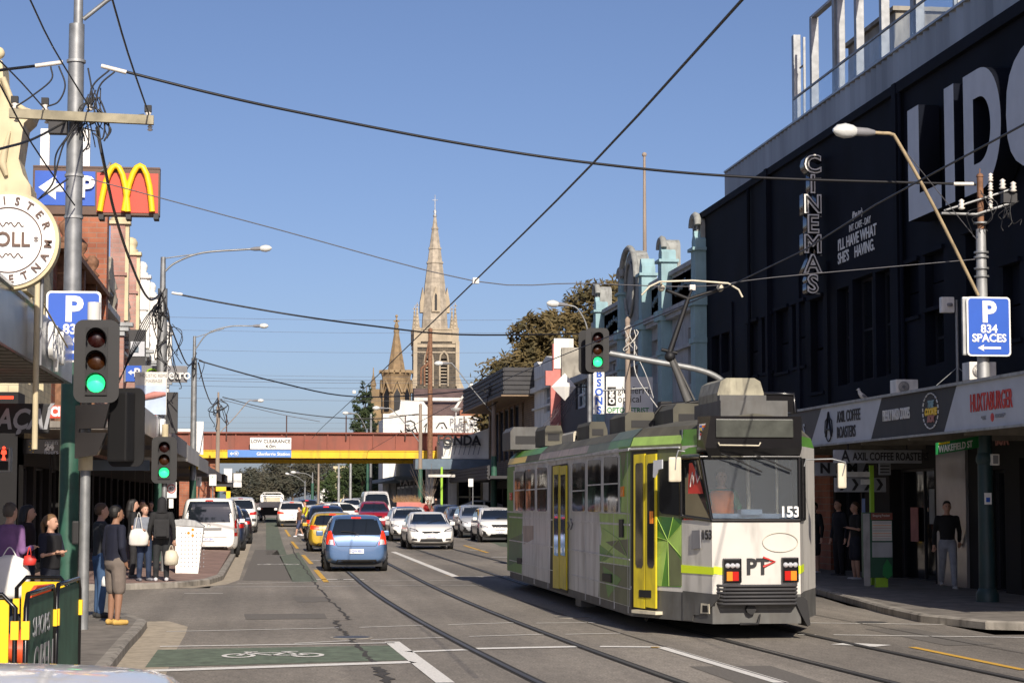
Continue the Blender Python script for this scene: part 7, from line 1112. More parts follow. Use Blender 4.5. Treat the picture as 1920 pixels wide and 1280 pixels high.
# ================= vehicles =================
def remesh(o, vox, sm=6):
    """fuse overlapping volumes into one continuous skin"""
    m = o.modifiers.new('r', 'REMESH'); m.mode = 'VOXEL'; m.voxel_size = vox; s_ = o.modifiers.new('s', 'SMOOTH'); s_.iterations = sm; s_.factor = .5
    me = bpy.data.meshes.new_from_object(o.evaluated_get(bpy.context.evaluated_depsgraph_get())); o.modifiers.clear(); old = o.data; mats = [x for x in old.materials]; o.data = me
    me.materials.clear(); [me.materials.append(x) for x in mats]; me.polygons.foreach_set('use_smooth', [True]*len(me.polygons)); me.name = o.name
PROF = dict(
 hatch=[(-1.87, .62), (-1.84, .95), (-1.72, 1.1), (-1.52, 1.40), (-1.25, 1.50), (-.2, 1.53), (.45, 1.44), (1.15, 1.05), (1.6, .92), (1.8, .76), (1.87, .55)],
 golf=[(-2.1, .6), (-2.07, .95), (-1.95, 1.1), (-1.7, 1.38), (-1.4, 1.46), (-.2, 1.48), (.5, 1.4), (1.3, 1.02), (1.85, .88), (2.05, .72), (2.12, .5)],
 sedan=[(-2.4, .7), (-2.36, 1.0), (-2.2, 1.08), (-1.75, 1.12), (-1.0, 1.38), (-.3, 1.46), (.3, 1.43), (1.2, 1.03), (1.9, .93), (2.25, .8), (2.37, .65), (2.4, .5)],
 suv=[(-2.3, .7), (-2.27, 1.1), (-2.15, 1.25), (-1.85, 1.55), (-1.5, 1.65), (-.2, 1.68), (.5, 1.6), (1.25, 1.18), (1.95, 1.04), (2.2, .9), (2.3, .6)],
 van=[(-2.45, .6), (-2.44, 1.2), (-2.36, 1.75), (-2.2, 1.96), (-1.8, 1.98), (1.1, 1.98), (1.5, 1.85), (2.1, 1.3), (2.3, 1.12), (2.42, .85), (2.45, .5)],
 coupe=[(-2.3, .7), (-2.25, 1.0), (-2.0, 1.1), (-1.2, 1.36), (-.3, 1.44), (.4, 1.38), (1.4, .98), (2.0, .85), (2.25, .7), (2.3, .5)])
mat('car_black', (.01, .01, .012), .3, var=0, coat=1)
for nm, c in dict(blue=(.09, .17, .33), white=(.78, .77, .74), gold=(.55, .36, .03), navy=(.02, .035, .08), red=(.28, .01, .02), silver=(.42, .44, .47), grey=(.12, .14, .18), dark=(.015, .018, .022)).items(): mat('paint_'+nm, c, .35, .3 if nm in ('silver', 'grey', 'blue', 'navy') else 0, var=0, coat=.8)
def car(label, kind, W_, H_, paint, loc, rz=0, roof=None, rear=True, group='cars in the street', plate='ABC 123', lights_on=True, dark_low=True, nm='car', cab=.76, belt=None, cat='car'):
    P = PROF[kind]; L0, L1 = P[0][0], P[-1][0]; k = H_/max(z for _, z in P); P = [(y, z*k) for y, z in P]; t = thing(nm, label, cat, (0, 0, 0), group); w = W_/2; zb = .24 if kind in ('suv', 'van') else .19; bl = belt or (.92*k if kind not in ('suv', 'van') else (1.05*k if kind == 'suv' else 1.12))
    ys = sorted({p[0] for p in P}|{L0+.35, L1-.35, 0, -.8, .9})
    def top(y):
        for a, b in zip(P, P[1:]):
            if a[0] <= y <= b[0]: return a[1]+(b[1]-a[1])*(y-a[0])/(b[0]-a[0])
    rows = []
    for y in ys:
        T = top(y); e = min(y-L0, L1-y); pw = w*(1-.16*max(0, 1-e/.5)**2); zbb = zb+.1*max(0, 1-e/.25); b_ = min(bl, T-.05); kk = max(0, min(1, (T-b_)/(H_-bl))); xr = pw*(.95-(.95-cab)*kk) if kind != 'van' else pw*(.95-.12*kk)
        h_ = [(0, zbb), (.72*pw, zbb), (.94*pw, zbb+.05), (pw, zbb+.22), (pw, (zbb+b_)/2+.1), (.975*pw, b_-.02), (xr, T-.05), (xr*.86, T-.012), (0, T+.012)]; rows.append([V((x, y, z)) for x, z in h_]+[V((-x, y, z)) for x, z in h_[-2:0:-1]])
    n = len(rows[0]); mb = MB(); mb.add(sum(rows, []), [(i*n+j, i*n+(j+1) % n, (i+1)*n+(j+1) % n, (i+1)*n+j) for i in range(len(rows)-1) for j in range(n)]+[list(range(n))[::-1], [(len(rows)-1)*n+j for j in range(n)]], 0, True)
    bd = mb.build('body', paint, t); sb = bd.modifiers.new('s', 'SUBSURF'); sb.levels = 2; sb.render_levels = 2; me = bpy.data.meshes.new_from_object(bd.evaluated_get(bpy.context.evaluated_depsgraph_get())); bd.modifiers.clear(); me.materials.clear(); me.materials.append(M[paint]); bd.data = me
    bv = BVHTree.FromPolygons([v.co.copy() for v in me.vertices], [list(p.vertices) for p in me.polygons])
    def pj(side, a, z, o):
        if side in 'rf': s_ = -1 if side == 'r' else 1; h_ = bv.ray_cast(V((a, 6*s_, z)), V((0, -s_, 0)))
        else: s_ = -1 if side == 'l' else 1; h_ = bv.ray_cast(V((4*s_, a, z)), V((-s_, 0, 0)))
        d_ = V((0, s_, 0)) if side in 'rf' else V((s_, 0, 0)); return None if h_[0] is None else h_[0]+d_*o
    def pan(side, q, m, name, o=.008, par=None, nu=8, nv=5, mir=False):
        for mm in ((1, -1) if mir else (1,)):
            mb = MB(); a, b, c, d = q; g_ = {}
            for i in range(nu+1):
                for j in range(nv+1):
                    u, v = i/nu, j/nv; A = (a[0]*(1-u)+b[0]*u)*(1-v)+(d[0]*(1-u)+c[0]*u)*v; Z = (a[1]*(1-u)+b[1]*u)*(1-v)+(d[1]*(1-u)+c[1]*u)*v; g_[i, j] = pj(side, A*(mm if side in 'rf' else 1), Z, o)
            for i in range(nu):
                for j in range(nv):
                    f_ = [g_[i, j], g_[i+1, j], g_[i+1, j+1], g_[i, j+1]]
                    if all(f_): mb.add(f_, [(0, 1, 2, 3)], 0, True)
            if mb.v: r = mb.build(name, m, par or t)
        return r
    wr = .31 if kind not in ('suv', 'van') else .35; wy = (L0+.75 if kind != 'van' else L0+1.0, L1-.85)
    cab_y = [y for y, z in P if z > bl+.3]; y0, y1 = min(cab_y), max(cab_y); zt = H_-.1; zl = bl+.03
    for sd in 'lr'[:1]+'x':
        for (a, b) in ((y0+.12, (y0+y1)/2-.06), ((y0+y1)/2+.02, y1-.02)):
            sl = (.35 if kind != 'van' else .2) if b > y1-.1 else 0; s0 = .12 if a < y0+.2 else 0
            pan(sd, [(a-s0, zl), (b+sl, zl), (b-.05, zt-.02), (a+s0*.6, zt-.02)], 'car_glass', 'side_window')
        for yw in wy:
            mb = MB(); pts = [pj(sd, yw+(wr+.07)*cos(a), wr+(wr+.07)*sin(a), .004) for a in [pi*i/12 for i in range(13)]]; pts = [p for p in pts if p]; c = pj(sd, yw, wr, .004); k_ = len(pts)
            if c and k_ > 3: mb.add([c]+pts, [(0, i, i+1) for i in range(1, k_)]); mb.build('wheel_arch', 'black', t)
            s_ = -1 if sd == 'l' else 1; x = s_*(w+.004); mb = MB(); mb.lathe((0, 0, 0), [(wr*.6, 0), (wr*.96, .0), (wr, .03), (wr, .2)], 20); mb.v = [V((x-s_*v.z, yw+v.x, wr+v.y)) for v in mb.v]; wh = mb.build('wheel', 'rubber', t)
            mb = MB(); mb.lathe((0, 0, 0), [(.05, 0), (.06, .02), (wr*.58, .03), (wr*.64, .0), (wr*.64, .02)], 20); mb.v = [V((x+s_*.004-s_*v.z, yw+v.x, wr+v.y)) for v in mb.v]; mb.build('rim', 'alloy', wh)
            for q in range(5): a = 2*pi*q/5+.3; mb = MB(); mb.tube([(x+s_*.006, yw+.1*cos(a), wr+.1*sin(a)), (x+s_*.006, yw+wr*.55*cos(a), wr+wr*.55*sin(a))], .022, 4); mb.build('spoke_gap', 'black', wh)
        pan(sd, [(wy[0]+wr+.12, zb+.06), (wy[1]-wr-.12, zb+.06), (wy[1]-wr-.12, zb+.14), (wy[0]+wr+.12, zb+.14)], 'plastic_dark', 'sill', .004)
        for yy in ((y0+y1)/2-.02, y1+.25, y0-.0): pan(sd, [(yy-.008, zb+.2), (yy+.008, zb+.2), (yy+.008, bl), (yy-.008, bl)], 'black', 'door_gap', .003, nu=1, nv=6)
        for yy in ((y0+y1)/2-.18, (y0+y1)/2+.72): pan(sd, [(yy-.09, bl-.14), (yy+.09, bl-.14), (yy+.09, bl-.11), (yy-.09, bl-.11)], paint, 'door_handle', .03, nu=2, nv=1)
        s_ = -1 if sd == 'l' else 1; mb = MB(); ym = y1+.25; mb.box(s_*(w-.02)-.0, s_*(w+.17), ym, ym+.1, bl+.0, bl+.14, bev=.03) if s_ > 0 else mb.box(-(w+.17), -(w-.02), ym, ym+.1, bl, bl+.14, bev=.03); mb.build('mirror', paint, t)
    ws, rg = min(w*cab-.04, w-.12), w*cab-.06
    yh = max(y for y, z in P if z <= bl+.25*k and y < y1+1.2) if False else 0
    # windscreen and rear glass, seen from ahead and behind
    zt2 = H_-.1; lowf = bl+.05 if kind != 'van' else 1.22; lowr = bl+.06 if kind != 'van' else 1.18
    pan('f', [(-w*.84, lowf), (w*.84, lowf), (ws*.98, zt2), (-ws*.98, zt2)], 'car_glass', 'windscreen', .006, nu=12, nv=8)
    rw = .8 if kind != 'van' else .86; pan('r', [(-w*rw, lowr), (w*rw, lowr), (rg*.94, zt2-.02), (-rg*.94, zt2-.02)], 'car_glass', 'rear_window', .006, nu=12, nv=8)
    on = 'lamp_red_on' if lights_on else 'lamp_red'
    if rear:
        if kind == 'hatch':
            pan('r', [(w*.68, .72), (w*.97, .74), (w*.92, 1.06), (w*.8, 1.1)], on, 'tail_light', .012, mir=True); pan('r', [(w*.72, .72), (w*.9, .74), (w*.86, .86), (w*.75, .86)], 'lamp_clear', 'reverse_light', .02, mir=True, nu=3, nv=3)
        elif kind == 'van': pan('r', [(w*.86, .72), (w*.985, .72), (w*.975, 1.25), (w*.87, 1.25)], on, 'tail_light', .01, mir=True); pan('r', [(w*.87, .84), (w*.98, .84), (w*.98, .98), (w*.87, .98)], 'lamp_clear', 'reverse_light', .016, mir=True, nu=3, nv=3)
        else: pan('r', [(w*.55, .82*k+.0), (w*.97, .84*k), (w*.95, .99*k), (w*.55, .95*k)], on, 'tail_light', .012, mir=True)
        pan('r', [(-.13, H_-.11), (.13, H_-.11), (.12, H_-.07), (-.12, H_-.07)], on, 'brake_light', .02, nu=3, nv=1)
        p = pj('r', 0, .55 if kind != 'van' else .62, .01); mb = MB(); zc_ = p.z; mb.box(-.19, .19, p.y-.02, p.y, zc_-.06, zc_+.06); pt_ = mb.build('number_plate', 'plate', t); text(plate, .1, (0, p.y-.022, zc_), CAMX, UPZ, 'sign_blue', pt_, 'lettering', .004, .8, 'CENTER')
        pan('r', [(-w*.86, zb+.04), (w*.86, zb+.04), (w*.8, zb+.14), (-w*.8, zb+.14)], 'plastic_dark', 'lower_bumper', .006); pan('r', [(-w*.6, .68), (w*.6, .68), (w*.6, .69), (-w*.6, .69)], 'black', 'tailgate_gap', .004, nv=1)
        if kind == 'hatch':
            for s_ in (-1, 1): pan('r', [(s_*w*.6, .69), (s_*w*.615, .69), (s_*w*.80, 1.0), (s_*w*.785, 1.0)], 'black', 'tailgate_gap', .004, nu=1)
            q = [pj('r', x, z, .03) for x, z in ((0, 1.03), (-.2, 1.07), (-.42, 1.08))]; mb = MB(); mb.tube(q, .012, 5); mb.build('wiper', 'black', t); mb = MB(); mb.tube([(-.5, -1.6, .3), (-.48, -1.8, .3)], .02, 6); mb.build('exhaust', 'galv', t)
        if kind == 'van': pan('r', [(-.38, .93), (.42, .93), (.42, 1.0), (-.38, 1.0)], 'mid_grey', 'number_plate_lamp', .03, nu=4, nv=2)
        p = pj('r', 0, (.95 if kind == 'hatch' else .78*k if kind != 'van' else 1.08), .012); mb = MB(); mb.tube([p+V((.06*cos(a), 0, .04*sin(a))) for a in [2*pi*i/12 for i in range(13)]], .007, 4); mb.build('badge', 'chrome', t)
    else:
        pan('f', [(w*.52, .68*k), (w*.93, .72*k), (w*.95, .86*k), (w*.62, .77*k)], 'black_gloss', 'headlight', .008, mir=True); pan('f', [(w*.6, .7*k), (w*.88, .735*k), (w*.89, .82*k), (w*.66, .75*k)], 'lamp_clear', 'headlight_lens', .016, mir=True, nu=4, nv=3)
        gt = 'black_gloss'; g0, g1 = (.58, .7) if kind != 'suv' else (.6, .86); pan('f', [(-w*.26, g0*k), (w*.26, g0*k), (w*.42, g1*k), (-w*.42, g1*k)], gt, 'grille', .01)
        pan('f', [(-w*.5, .3*k), (w*.5, .3*k), (w*.45, .42*k), (-w*.45, .42*k)], 'black', 'air_intake', .008); pan('f', [(w*.6, .34*k), (w*.85, .36*k), (w*.82, .43*k), (w*.62, .42*k)], 'plastic_dark', 'fog_lamp', .01, mir=True)
        p = pj('f', 0, .5*k, .01); mb = MB(); mb.box(-.19, .19, p.y, p.y+.02, p.z-.055, p.z+.055); pt_ = mb.build('number_plate', 'plate', t); text(plate, .1, (0, p.y+.022, p.z), (-1, 0, 0), UPZ, 'sign_blue', pt_, 'lettering', .004, .8, 'CENTER')
        p = pj('f', 0, (g0+g1)/2*k+.02, .02); mb = MB(); mb.tube([p+V((.055*cos(a), 0, .04*sin(a))) for a in [2*pi*i/12 for i in range(13)]], .009, 4); mb.build('badge', 'chrome', t)
        q = [pj('f', x, z, .02) for x, z in ((.1, lowf+.03), (-.15, lowf+.1), (-.45, lowf+.16))]
        if all(q): mb = MB(); mb.tube(q, .01, 4); mb.build('wiper', 'black', t)
        if kind == 'suv':
            for s_ in (-1, 1): pan('f', [(s_*w*.62, .32*k), (s_*w*.9, .34*k), (s_*w*.88, .6*k), (s_*w*.7, .52*k)], 'black', 'side_intake', .009, nu=3, nv=3)
    if roof: pan2 = MB()
    if roof:
        mb = MB(); g_ = {}
        for i in range(9):
            for j in range(7): h_ = bv.ray_cast(V(((i/8-.5)*2*w*cab*.9, y0+.3+(y1-y0-.4)*j/6, 4)), V((0, 0, -1))); g_[i, j] = h_[0]+V((0, 0, .006)) if h_[0] else None
        for i in range(8):
            for j in range(6):
                f_ = [g_[i, j], g_[i+1, j], g_[i+1, j+1], g_[i, j+1]]
                if all(f_): mb.add(f_, [(0, 1, 2, 3)], 0, True)
        mb.build('roof', roof, t)
    mb = MB(); mb.box(-w+.15, w-.15, L0+.2, L1-.2, .14, zb+.12); mb.build('underbody', 'black', t)
    t.location = loc; t.rotation_euler = (0, 0, rz); return t
def at(x, Y, half, sgn=1): p = PY(x, 990, Y); return (p.x, Y+half, gz(Y+half))
QL, QO, QP = 'cars queued in the left tram lane', 'cars coming towards the camera', 'cars parked along the right kerb'
car('metallic blue hatchback stopped over the tram track, tail lights lit', 'hatch', 1.7, 1.53, 'paint_blue', at(669, 54.6, 1.87), 0, plate='1QW 8EG', group=QL)
car('gold-yellow hatchback taxi directly ahead of the blue hatchback', 'golf', 1.8, 1.48, 'paint_gold', at(624, 76, 2.1), 0, plate='TX 2081', group=QL, roof='paint_silver')
car('dark navy four-wheel drive ahead of the yellow hatchback', 'suv', 1.85, 1.66, 'paint_navy', at(612, 93, 2.3), 0, group=QL)
car('white hatchback ahead of the navy car with its rear window dark', 'golf', 1.78, 1.5, 'paint_white', at(596, 110, 2.1), 0, group=QL)
car('white hatchback with red lamps in the lane near the bridge', 'suv', 1.8, 1.58, 'paint_white', at(547, 126, 2.3), 0, plate='1FB 7CK', group=QL)
car('white coupe-roofed sedan turning across the road, seen from its side', 'coupe', 1.88, 1.5, 'paint_white', (PY(636, 960, 119).x, 119, gz(119)+.1), rad(-62), rear=True, roof='car_black', lights_on=False, group='cars turning across the road', nm='car')
car('white sedan with dark grille facing the camera on the right-hand track', 'sedan', 1.82, 1.47, 'paint_white', at(809, 79, 2.4), pi, rear=False, group=QO, plate='WRV 163')
car('white four-wheel drive just behind the white sedan, dark roof', 'suv', 1.92, 1.58, 'paint_white', at(771, 93, 2.3), pi, rear=False, group=QO, roof='car_black')
car('dark red four-wheel drive facing the camera near the bridge', 'suv', 1.85, 1.68, 'paint_red', at(704, 112, 2.3), pi, rear=False, group=QO)
car('white high-roofed van behind the red four-wheel drive', 'van', 1.8, 2.2, 'paint_white', at(707, 121, 2.45), pi, rear=False, nm='van', cat='van', group=QO)
car('white parked van with a black rear window at the left kerb', 'van', 1.95, 1.99, 'paint_white', (PY(391, 1040, 68.4).x, 70.8, 0), 0, plate='1RT 2BN', nm='van', cat='van', group='cars parked along the left kerb', lights_on=False)
car('dark blue car parked in front of the white van', 'suv', 1.85, 1.75, 'paint_navy', (-1.85+.15, 80, 0), 0, group='cars parked along the left kerb', lights_on=False)
car('dark grey car parked second in front of the white van', 'golf', 1.8, 1.55, 'paint_dark', (-1.5, 92, 0), 0, group='cars parked along the left kerb', lights_on=False)
car('pale car parked third in front of the white van', 'suv', 1.8, 1.9, 'paint_white', (-1.35, 112, .2), 0, group='cars parked along the left kerb', lights_on=False)
car('white four-wheel drive with a large black grille, nearest of the parked row', 'suv', 1.85, 1.6, 'paint_white', (10.5, 93.5, 0), pi, rear=False, group=QP, plate='CAJ 20')
car('silver sports wagon parked second in the right-hand row', 'suv', 1.88, 1.6, 'paint_silver', (10.35, 101, .1), pi, rear=False, group=QP)
car('dark grey car parked third in the right-hand row', 'golf', 1.8, 1.5, 'paint_grey', (10.3, 107.5, .1), pi, rear=False, group=QP)
car('navy car parked farthest in the right-hand row', 'golf', 1.8, 1.5, 'paint_navy', (10.1, 114, .2), pi, rear=False, group=QP)
p = PY(893, 945, 121); car('white sedan standing across the side street in front of the cafe', 'sedan', 1.82, 1.5, 'paint_white', (p.x, 121, .45), rad(90), rear=False, group='cars at the cafe corner')
p = PY(845, 945, 123); car('cream car bonnet beside the lime green post', 'sedan', 1.8, 1.4, 'paint_white', (p.x-.6, 124, .25), rad(100), rear=False, group='cars at the cafe corner')
car('silver car roof at the bottom left corner, closest to the camera', 'sedan', 1.8, 1.46, 'paint_white', (-.9, 5.85, 0), rad(0), group='cars waiting beside the camera', lights_on=False)
for i, (x, Y, lab) in enumerate(((575, 150, 'dark car roof beyond the turning white coupe'), (660, 160, 'pale car queued beneath the bridge, right of centre'), (678, 170, 'silver car farthest beneath the bridge'))): car(lab, 'golf', 1.8, 1.5, ('paint_dark', 'paint_white', 'paint_silver')[i], at(x, Y, 2.1), 0 if i == 0 else pi, rear=i == 0, group='distant cars under the bridge')
# tray truck
t = thing('ute', 'white tray-back ute with a ladder rack driving under the bridge', 'ute', (0, 0, 0)); mb = MB(); mb.box(-.9, .9, -2.6, -.2, .95, 1.35, bev=.03); mb.box(-.88, .88, -.2, 2.5, .5, 1.15, bev=.08); mb.prism([(-.2, 1.15), (1.5, 1.15), (.9, 1.8), (0, 1.85)], (.82, 0, 0), (0, 1, 0), (0, 0, 1), 1.64); mb.build('body', 'paint_white', t)
mb = MB(); mb.box(-.6, .6, -.22, -.2, 1.3, 1.7); mb.build('rear_window', 'tram_cream', t); mb = MB(); mb.tube([(-.85, -.4, 1.3), (-.8, -.4, 1.8), (-.6, -.4, 2.0), (.6, -.4, 2.0), (.8, -.4, 1.8), (.85, -.4, 1.3)], .04, 6); mb.tube([(-.4, -2.4, 1.3), (-.55, -.4, 2.0)], .03, 5); mb.build('ladder_rack', 'white', t)
for sx_ in (-.78, .78):
    for yy in (-1.6, 1.7): mb = MB(); mb.cyl((sx_-.12, yy, .38), (sx_+.12, yy, .38), .37, n=16); mb.build('wheel', 'rubber', t)
    mb = MB(); mb.box(sx_-.12, sx_+.12, -2.63, -2.6, .8, .93); mb.build('tail_light', 'lamp_red', t)
mb = MB(); mb.box(-.8, .8, -2.5, 2.3, .4, .95); mb.build('chassis', 'black', t); p = PY(510, 960, 146); t.location = (p.x, 148, gz(148))
# ================= people =================
PAL = {}
def cm(c, rough=.85):
    k = 'cloth_%d_%d_%d' % tuple(int(v*1000) for v in c)
    if k not in M: mat(k, c, rough, var=.15, scale=9, bump=.15, bscale=60)
    return k
HAIR = dict(brown=(.07, .04, .02), black=(.012, .01, .009), grey=(.09, .075, .06), fair=(.16, .09, .04))
def loft(mb, secs, n=14):
    vs = []
    for x, y, z, rx, ry in secs:
        for i in range(n): a = 2*pi*i/n; vs.append((x+rx*cos(a), y+ry*sin(a), z))
    k = len(secs); mb.add(vs, [(i*n+j, i*n+(j+1) % n, (i+1)*n+(j+1) % n, (i+1)*n+j) for i in range(k-1) for j in range(n)]+[list(range(n))[::-1], [(k-1)*n+j for j in range(n)]], 0, True)
def limb(mb, pts, rs):
    mb.tube(pts, 1, 10, rs=rs)
    for p, r in zip(pts, rs): mb.ball(p, r*.99, 10)
def person(label, loc, rz, H=1.72, skin='skin', hair='brown', hs='short', top=(.02, .02, .025), bot=(.02, .03, .06), arms=('down', 'down'), legs='stand', shorts=False, sleeve='long', shoe=(.05, .05, .05), vest=None, hood=None, vox=.016, group=None, fat=1, bag=None):
    """local frame: faces -y; right hand at -x as seen from the front"""
    t = thing('person', label, 'person', (0, 0, 0), group); S = H/1.74; P = lambda x, y, z: V((x*S, y*S, z*S)); f_ = fat; lp_ = {}
    st = {'stand': ((.1, .0, .0), (-.1, .02, .0)), 'walk': ((.09, -.28, .0), (-.09, .3, .06))}[legs]
    body, tr, sh = MB(), MB(), MB()
    for s_, (fx, fy, fz) in zip((1, -1), st):
        hip = P(s_*.09, .0, .9); an = P(fx if legs == 'walk' else s_*.11, fy, .09+fz); kn = (hip+an)/2+P(0, -.05 if legs == 'walk' else -.02, .01); sh_m = hip.lerp(kn, .5)
        limb(body, [hip, kn, kn.lerp(an, .3), an], [.075*S, .055*S, .06*S, .038*S]); toe = an+P(s_*.02, -.16, -.05)
        if shorts: limb(tr, [hip, hip.lerp(kn, .55), hip.lerp(kn, .95)], [.1*S*f_, .105*S, .1*S])
        else: limb(tr, [hip, kn, kn.lerp(an, .4), an+P(0, 0, .02)], [.1*S*f_, .078*S, .07*S, .062*S])
        s1 = MB(); limb(s1, [an+P(0, .04, -.045), an+P(s_*.01, -.06, -.05), toe+P(0, .02, 0)], [.043*S, .043*S, .036*S]); o = s1.build('shoe', cm(shoe), t)
    loft(tr, [(0, 0, .8*S, .14*S*f_, .1*S*f_), (0, .01*S, .88*S, .165*S*f_, .12*S*f_), (0, 0, 1.0*S, .155*S*f_, .11*S*f_)]); 
    ts = [(0, .01, .92, .16*f_, .115*f_), (0, .0, 1.02, .15*f_, .11*f_), (0, -.01, 1.2, .165*f_, .12*f_), (0, .0, 1.34, .185, .12), (0, .01, 1.43, .165, .095), (0, .01, 1.47, .09, .07)]
    loft(sh, [tuple(v*S for v in q) for q in ts]); loft(body, [tuple(v*S for v in (a, b, c, d*.85, e*.85)) for a, b, c, d, e in ts]); limb(body, [P(0, .01, 1.44), P(0, -.01, 1.54)], [.058*S, .052*S])
    hc = P(0, -.02, 1.62); loft(body, [tuple(v*S for v in q) for q in ((0, -.03, 1.505, .03, .04), (0, -.035, 1.525, .048, .06), (0, -.03, 1.56, .062, .082), (0, -.02, 1.61, .072, .094), (0, -.012, 1.66, .074, .095), (0, -.005, 1.7, .062, .08), (0, 0, 1.725, .035, .045), (0, 0, 1.735, .01, .015))])
    limb(body, [P(0, -.11, 1.625), P(0, -.128, 1.59)], [.009*S, .013*S])
    for s_ in (-1, 1): limb(body, [P(s_*.075, .0, 1.63), P(s_*.078, .005, 1.59)], [.016*S, .012*S])
    hands = []
    for s_, arm in zip((1, -1), arms):
        sp_ = P(s_*.185, .01, 1.4)
        el, ha = {'down': (P(s_*.25, .03, 1.12), P(s_*.27, -.03, .86)), 'fold': (P(s_*.25, -.04, 1.13), P(-s_*.02, -.16, 1.17)), 'hold': (P(s_*.24, .02, 1.12), P(s_*.16, -.26, 1.16)), 'pocket': (P(s_*.27, .06, 1.13), P(s_*.2, -.05, .92)), 'fwd': (P(s_*.24, -.1, 1.15), P(s_*.22, -.3, .98)), 'back': (P(s_*.25, .1, 1.14), P(s_*.26, .22, .93)), 'up': (P(s_*.22, -.14, 1.18), P(s_*.1, -.26, 1.36))}[arm]
        limb(body, [sp_, el, ha], [.05*S, .038*S, .027*S]); d = (ha-el).normalized()
        if sleeve == 'long': limb(sh, [sp_-P(s_*.03, 0, 0), sp_, el, ha-d*.03], [.06*S, .066*S, .052*S, .042*S])
        elif sleeve == 'short': limb(sh, [sp_-P(s_*.03, 0, 0), sp_, sp_.lerp(el, .75)], [.06*S, .07*S, .062*S])
        up = V((0, 0, 1)) if abs(d.z) < .8 else V((0, -1, 0)); w1 = d.cross(up).normalized()
        limb(body, [ha, ha+d*.05*S], [.03*S, .032*S])
        for q, (of, ln) in enumerate(((-.027, .065), (-.009, .078), (.009, .074), (.027, .055))): b = ha+d*.07*S+w1*of*S; body.tube([b, b+d*ln*.5*S, b+d*ln*.85*S+d.orthogonal()*.02*S], 1, 6, rs=[.0105*S, .0095*S, .007*S])
        b = ha+d*.02*S; body.tube([b-w1*.02*S, b-w1*.045*S+d*.035*S, b-w1*.05*S+d*.06*S], 1, 6, rs=[.013*S, .0105*S, .008*S]); hands.append(ha+d*.09*S)
    bo = body.build('body', skin, t); remesh(bo, vox*.62, 2); o = sh.build('shirt' if not vest else 'shirt', cm(top), t); remesh(o, vox); o = tr.build('shorts' if shorts else 'trousers', cm(bot), t); remesh(o, vox)
    if vest: v_ = MB(); loft(v_, [(a*S, b*S, c*S, (d+.02)*S, (e+.03)*S) for a, b, c, d, e in ts[:-1]]); o = v_.build('vest', cm(vest), t); remesh(o, vox, 2)
    for s_ in (-1, 1): mb = MB(); mb.ball(P(s_*.027, -.113, 1.635), .009*S, 8); mb.build('eye', 'letter_black', bo)
    mb = MB(); mb.tube([P(-.02, -.112, 1.562), P(0, -.117, 1.56), P(.02, -.112, 1.562)], .005*S, 5); mb.build('mouth', 'pink', bo)
    h_ = MB()
    if not hood:
        loft(h_, [tuple(v*S for v in q) for q in ((0, .035, 1.56, .06, .05), (0, .03, 1.6, .078, .068), (0, .018, 1.65, .084, .092), (0, .006, 1.7, .078, .095), (0, .002, 1.74, .05, .06), (0, .002, 1.752, .015, .02))])
        if hs == 'long': limb(h_, [P(0, .06, 1.66), P(0, .09, 1.5), P(0, .1, 1.36)], [.08*S, .085*S, .06*S]); [limb(h_, [P(s_*.07, .01, 1.64), P(s_*.09, .03, 1.48)], [.03*S, .03*S]) for s_ in (-1, 1)]
        if hs == 'tail': limb(h_, [P(0, .08, 1.68), P(0, .15, 1.6), P(0, .14, 1.46)], [.05*S, .04*S, .025*S])
        o = h_.build('hair', cm(HAIR[hair], .6), t); remesh(o, vox*.8, 3)
    else: loft(h_, [tuple(v*S for v in q) for q in ((0, .02, 1.42, .14, .11), (0, .04, 1.5, .1, .1), (0, .035, 1.6, .1, .1), (0, .025, 1.7, .095, .1), (0, .02, 1.76, .06, .07), (0, .02, 1.775, .02, .02))]); o = h_.build('hood', cm(hood), t); remesh(o, vox, 3)
    t.location = loc; t.rotation_euler = (0, 0, rz); bpy.context.view_layer.update(); mw = Matrix.Translation(V(loc)) @ Matrix.Rotation(rz, 4, 'Z'); t_h = [mw @ h for h in hands]; return t, t_h
def bagm(name, lab, c, s_, m, strap=None, cat='bag'):
    t = thing(name, lab, cat, c); c = V(c); mb = MB(); w_, d_, h_ = s_; loft(mb, [(c.x, c.y, c.z-h_, w_*.38, d_*.4), (c.x, c.y, c.z-h_*.9, w_*.5, d_*.5), (c.x+.01, c.y, c.z-h_*.45, w_*.52, d_*.45), (c.x, c.y, c.z-h_*.1, w_*.4, d_*.3), (c.x, c.y, c.z, w_*.12, d_*.12)]); mb.build('bag_body', m, t)
    mb = MB(); mb.tube(crv([c+V((-w_*.2, 0, -.04)), c+V((0, 0, .1 if not strap else strap)), c+V((w_*.2, 0, -.04))], 5), .008, 5); mb.build('handle', m, t); return t
LW = lambda x, Y: (PY(x, 1000, Y).x, Y, .13)
GL = 'people waiting at the left corner'
_, hh = person('person in a purple fleece seen from behind at the left edge, carrying white bags', LW(18, 27), rad(145), 1.74, hair='grey', top=(.2, .1, .24), bot=(.02, .03, .05), arms=('hold', 'hold'), fat=1.25, group=GL)
bagm('shopping_bag', 'large crumpled white shopping bag held by the person in purple', PY(18, 1040, 26.6), (.5, .3, .55), 'white'); bagm('handbag', 'small red and black purse held by the person in purple', PY(55, 1040, 26.5), (.16, .1, .13), 'red')
person('person in a black quilted vest with arms folded and a brown ponytail', LW(95, 28.5), rad(60), 1.58, hair='fair', hs='tail', top=(.012, .014, .03), bot=(.015, .018, .03), vest=(.012, .012, .014), arms=('fold', 'fold'), sleeve='short', group=GL)
person('person in dark clothes standing in shade behind the purple fleece', LW(52, 32), rad(80), 1.7, hair='black', hs='long', top=(.02, .01, .012), bot=(.02, .03, .06), group=GL)
